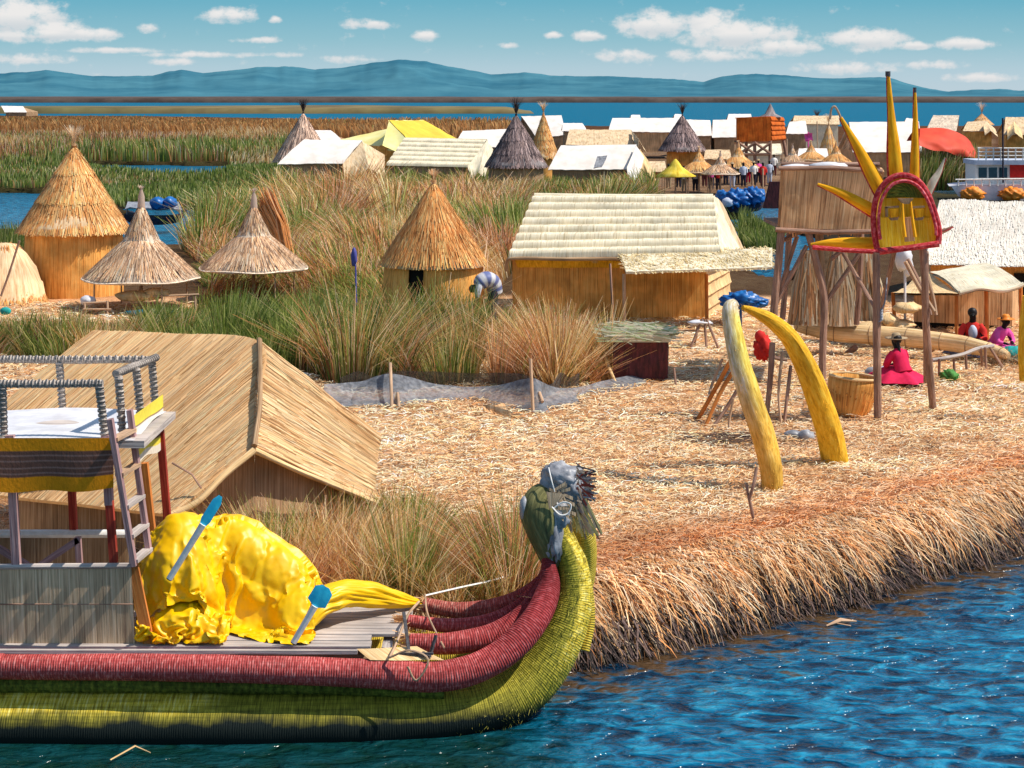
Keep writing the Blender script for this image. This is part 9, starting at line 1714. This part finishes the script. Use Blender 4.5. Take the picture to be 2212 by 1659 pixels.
gable('pale shed behind the pale parasols', 150, 5, (1722,342), (1790,342), (1726,322), (1786,322), 385, 'roof_white', 'tower_mat')
M['parasol_yellow'] = thatch('yellow_parasol_reed', [(.6,.38,.02), (.85,.62,.06), (.92,.76,.2)], su=8, sv=1, bump=.4)
PG = 'parasols over the far stalls'
parasol('bright yellow parasol in front of the dark tiered hut', 1459, 109, 44, 380, 331, 415, 'gold', M['parasol_yellow'], PG, n=0, seed=1, knob=False)
parasol('cream parasol right of the yellow one', 1510, 112, 44, 371, 318, 414, 'gold', M['thatch_gold'], PG, n=600, wd=.05, seed=2)
parasol('pinkish grey parasol over the red clad person', 1556, 110, 42, 375, 328, 412, 'grey', M['thatch_grey'], PG, n=600, wd=.05, seed=3)
parasol('cream parasol next to the orange panel tower', 1595, 122, 46, 362, 306, 404, 'gold', M['thatch_gold'], PG, n=600, wd=.05, seed=4)
parasol('pale parasol below the pink cloth', 1752, 128, 36, 345, 305, 390, 'gold', M['thatch_gold'], PG, n=400, wd=.05, seed=5)
parasol('pale parasol left of the bent cane', 1806, 122, 36, 352, 305, 392, 'gold', M['thatch_gold'], PG, n=400, wd=.05, seed=6)
parasol('small grey parasol behind the lookout box', 1712, 120, 30, 352, 312, 392, 'grey', M['thatch_grey'], PG, n=300, wd=.05, seed=7)
# orange panel tower
OT = thing('panel_tower', 'orange red reed panel tower on crossed stilts in the village', 'tower', P(1640,352,135))
mb = MB(); a0, a1, a2, a3 = P(1590,255,135), P(1664,252,135), P(1666,305,135), P(1592,306,135); mb.quad(a0, a1, a2, a3, 12, 8, noise=.04, thick=.08); mb.build('front_panel', M['orange_panel'], OT)
mb = MB(); courses(mb, a1, P(1692,254,138), P(1696,302,138), a2, 5, 2, .1, res=10, rag=0); mb.quad(P(1692,254,138), P(1600,255,139), P(1600,304,139), P(1696,302,138), 4, 4); mb.build('side_panel', M['orange_panel'], OT)
mb = MB(); mb.quad(a0+A(-.1, 0, .03), a1+A(0, 0, .03), P(1692,253,138), P(1600,254,139), 4, 4, thick=.05); mb.build('top', M['orange_panel'], OT)
for rows in ([(1594,304,135), (1597,355,135)], [(1630,305,135), (1631,355,135)], [(1664,304,135), (1663,355,135)], [(1692,302,138), (1702,352,138)], [(1612,306,138.5), (1612,350,138.5)]): pole(OT, rows, .13, 'wood')
for rows in ([(1597,309,134.9), (1630,332,134.9)], [(1630,309,134.9), (1598,332,134.9)], [(1632,309,134.9), (1664,332,134.9)], [(1664,309,134.9), (1632,332,134.9)], [(1595,333,134.9), (1664,333,134.9)]): pole(OT, rows, .10, 'wood', 'brace')
mb = MB(); mb.lathe([(.03, 1.0), (.4, .25), (.9, 0)], P(1664,253,137), 12); mb.build('cone_cap', M['thatch_dark'], OT)
gable('low cream reed shelter behind the stilts of the orange tower', 150, 5, (1600,335), (1690,335), (1602,312), (1686,312), 365, 'thatch_cream', 'thatch_cream')
mb = MB(); mb.quad(P(1737,289,150), P(1754,287,150), P(1756,304,150), P(1740,306,150), 6, 6, noise=.15, thick=.05); mb.tube([P(1746,285,150), P(1746,345,150)], .06, 6); solo('hanging_cloth', 'pink cloth hanging on a pole in the far village', 'cloth', mb, M['magenta'], P(1746,345,150))
# reddish tent
RT = thing('tent', 'large orange red rounded tent beyond the sun rays', 'tent', P(2040,400,118))
prof_t = [(1984,277), (2030,276), (2062,284), (2088,300), (2102,322), (2106,343)]; Pg = []
for u, v in crs(np.array(prof_t, float), 6):
    low = 316+.22*(u-1984)+2*math.sin(u*.11); Pg.append([P(u-2*f, v+(max(low, v+2)-v)*f, 118-2.2*math.sin(f*1.5)) for f in np.linspace(0, 1, 14)])
Pg = np.array(Pg); Pg[..., 1] -= .5*fbm(Pg[..., 0]*.9, Pg[..., 2]*.9, 0, 5)+.35*wor(Pg[..., 0]*.8+Pg[..., 2]*.4, Pg[..., 2]*1.3, 0, 3)
mb = MB(); mb.grid(Pg); Pb = Pg[:, 0][:, None]*np.ones((1, 8, 1)); Pb = np.array([[p+A(0, 1, 0)*4*f-A(0, 0, .9*f*f) for f in np.linspace(0, 1, 8)] for p in Pg[:, 0]]); mb.grid(Pb); mb.build('canvas', M['red_sheet'], RT)
for u, v in ((2000,322), (2104,345), (2050,334)): pole(RT, [(u, v-10, 116.5), (u, 400, 116.5)], .08, 'wood_light', 'pole')
# boats in the village harbour
TB = thing('tour_boat', 'white cabin boat with red side panels moored at the right', 'boat', G(2170,436,0))
yb = 103.0
def bp4(mbx, u0, v0, u1, v1, Y, mat, name, th=.1, parent=None): 
    mb = MB(); a, b = P(u0, v0, Y), P(u1, v1, Y); mb.box(((a[0]+b[0])/2, Y+th/2, (a[2]+b[2])/2), (abs(b[0]-a[0]), th, abs(a[2]-b[2]))); return mb.build(name, M[mat], parent or TB)
mb = MB(); hl = [P(2056,404,yb), P(2070,424,yb), P(2090,434,yb), P(2330,434,yb)]; ht = [P(2050,402,yb), P(2066,400,yb), P(2090,398,yb), P(2330,398,yb)]
mb.grid(np.array([[a, b] for a, b in zip(ht, hl)])); mb.grid(np.array([[a+A(.6, 3, 0), a] for a in ht])); mb.build('hull', M['white_sheet'], TB)
cab = bp4(0, 2108, 355, 2330, 398, yb+.5, 'white_paint', 'cabin', 2.4)
for u0 in (2114, 2136, 2158): bp4(0, u0, 362, u0+18, 384, yb+.46, 'glass', 'window', .03, cab)
bp4(0, 2182, 350, 2330, 384, yb+.4, 'redcloth', 'red_panel', .06, cab)
bp4(0, 2108, 346, 2330, 356, yb+.2, 'palecloth', 'roof', 2.9)
for k in range(3): mb = MB(); a, b = P(2112, 320+8*k, yb+.3), P(2330, 320+8*k, yb+.3); mb.tube([a, b], .04, 6); mb.build('roof_rail', M['white_paint'], TB)
for u in range(2114, 2300, 16): mb = MB(); mb.tube([P(u, 320, yb+.3), P(u, 346, yb+.3)], .04, 6); mb.build('rail_post', M['white_paint'], TB)
mb = MB(); mb.tube([P(2166,255,yb+.2), P(2167,395,yb+.2)], .05, 6); mb.build('mast', M['darkcloth'], TB)
for u in range(2070, 2210, 17): mb = MB(); mb.tube([P(u, 386, yb-.05), P(u, 402, yb-.05)], .04, 6); mb.build('bow_rail', M['white_paint'], TB)
mb = MB(); mb.tube([P(2064,388,yb-.05), P(2230,386,yb-.05)], .045, 6); mb.build('bow_rail', M['white_paint'], TB)
for k, (u, w_, lb) in enumerate(((2102, 28, 'left orange heap of life jackets on the boat bow'), (2186, 30, 'right orange heap of life jackets by the boat cabin'))):
    mb = MB(); mb.blob(P(u, 420, yb-.35), (w_*.85*yb/F2, .45, .36), 32, .2, 2.0, k, fold=.55); solo('life_jacket_heap', lb, 'life jackets', mb, M['orange'], P(u, 432, yb-.35), 'orange life jacket heaps')
BBt = thing('small_boat', 'small boat loaded with bright blue sheets at the far landing', 'boat', P(1600,446,94))
mb = MB(); hb = crs(np.array([P(1548,430,94), P(1565,440,93.4), P(1600,446,93), P(1640,440,93.4), P(1650,426,94)]), 5); mb.grid(np.array([[p, p-A(0, 0, .0)+A(0, .1, -.35)] for p in hb])); mb.grid(np.array([[p+A(0, 1.2, .05), p] for p in hb])); mb.build('hull', M['darkcloth'], BBt)
mb = MB(); mb.blob(P(1625,425,93.6), (.60, .6, .42), 40, .2, 2, 1, fold=.6); mb.blob(P(1590,430,93.4), (.70, .6, .45), 40, .2, 2, 2, fold=.6); mb.blob(P(1562,425,93.8), (.4, .5, .35), 24, .3, 2, 3, fold=.3); mb.build('blue_sheet', M['cloth_blue'], BBt)
mb = MB(); mb.blob(P(1572,438,92.9), (.3, .3, .25), 20, .3); mb.build('sack', M['palecloth'], BBt)
mb = MB(); mb.quad(P(1664,392,90), P(1690,392,90), P(1686,450,90), P(1650,450,90), 4, 6, thick=.15); mb.tube([P(1664,392,90), P(1650,450,90)], .06, 6); solo('board', 'dark maroon upright board left of the lookout box', 'board', mb, M['maroon'], P(1668,450,90))
CB = thing('small_boat', 'dark canopied boat with blue bundles in the pond behind the parasols', 'boat', G(340,478,0))
mb = MB(); hb = crs(np.array([P(268,462,84), P(290,470,83.2), P(340,472,83), P(385,466,83.5), P(396,452,84)]), 5); mb.grid(np.array([[p, p+A(0, .15, -.3)] for p in hb])); mb.grid(np.array([[p+A(0, 1.6, .05), p] for p in hb])); mb.build('hull', M['darkcloth'], CB)
mb = MB(); mb.quad(P(276,440,85), P(385,438,85), P(394,454,83.3), P(270,452,83.3), 12, 4, noise=.08, thick=.05); mb.tube([P(275,452,84), P(275,468,84)], .04, 5); mb.tube([P(388,452,84), P(388,466,84)], .04, 5); mb.build('canopy', M['grey_sheet'], CB)
mb = MB(); mb.blob(P(342,440,83.2), (.38, .4, .28), 20, .3, fold=.3); mb.blob(P(368,438,83.2), (.32, .4, .26), 20, .3, fold=.3); mb.build('blue_bundle', M['cloth_blue'], CB)
# small things on the left
mb = MB(); mb.blob(P(765,556,44.5), (.075, .05, .22), 20, .2, fold=.3); mb.tube([P(762,540,44.5), P(768,575,44.5), P(770,660,44.5)], .022, 6); solo('bag_on_pole', 'narrow blue violet bag tied on a pole in the green reeds', 'bag', mb, surf('violet_blue_cloth', (.12,.12,.42), (.07,.07,.28)), P(770,660,44.5))
r_ = np.random.RandomState(2); n = 420; a = r_.uniform(0, 6.28, n); k = np.sqrt(r_.rand(n))*.24; p0 = P(622,535,55)+np.stack([np.cos(a)*k, np.sin(a)*k, -.3-.5*r_.rand(n)], -1); p1 = P(574,442,55.5)+np.stack([np.cos(a)*k*1.2, np.sin(a)*k, .25*r_.normal(0, 1, n)], -1)
mb = MB(); mb.strips(np.stack([p0, (p0+p1)/2+A(.1, 0, .12), p1], 1), .03, np.stack([-np.sin(a), np.cos(a), 0*a], -1), np.array([(.8,.35,.12), (.65,.25,.07), (.86,.5,.25)])[r_.choice(3, n)]); solo('reed_stack', 'orange leaning sheaf of cut reeds behind the smaller parasol', 'reed stack', mb, M['strawbits'], P(624,540,55))
mb = MB(); mb.blob(P(332,676,47.0), (.75, .3, .09), 24, .2, fold=.15); solo('sheet', 'blue green sheet lying in the reeds below the bigger parasol', 'sheet', mb, surf('dull_blue_sheet', (.02,.16,.22), (.01,.09,.13)), G(332,683,.6))
mb = MB(); mb.blob(P(12,672,46), (.14, .1, .10), 20, .1); solo('bucket', 'small turquoise container at the left edge', 'container', mb, M['teal'], G(12,680,.6))
RKk = thing('work_table', 'pole table with yellow bundles beneath the bigger parasol', 'table', G(290,672,.6))
for rows in ([(183,655,47.5), (184,700,47.3)], [(232,650,47.5), (233,700,47.3)], [(340,640,48), (340,680,48)], [(422,640,48), (422,680,48)]): pole(RKk, rows, .03, 'wood_light', 'leg')
for rows in ([(180,655,47.5), (235,652,47.5)], [(330,640,48), (430,636,48)], [(180,668,47.4), (240,668,47.4)]): pole(RKk, rows, .025, 'wood_light', 'cross_pole')
mb = MB(); mb.blob(P(300,640,48.3), (.6, .3, .14), 20, .3, fold=.3); mb.blob(P(340,632,48.3), (.35, .3, .12), 20, .3, fold=.3); mb.build('reed_bundles', M['bundle'], RKk)
mb = MB(); mb.blob(P(190,650,47.8), (.2, .2, .14), 16, .3); solo('sack', 'pale sack lying beside the wall of the tall conical hut', 'sack', mb, M['white_sheet'], P(190,668,47.8))
# sticks among far stalls
for k, (u, v0, v1, Y) in enumerate(((1648,364,440,108), (1690,330,420,118), (1765,262,330,180), (1625,372,418,112), (1700,300,350,150))):
    sticks('post', ['thin post right of the pale parasol', 'pole above the lookout box left corner', 'bare pole behind the pink cloth', 'thin post among the far stalls', 'pole beside the orange tower side'][k], 'post', [[(u, v0, Y), (u+1, v1, Y)]], 'wood_light', .05, P(u, v1, Y), 'bare poles in the far village')
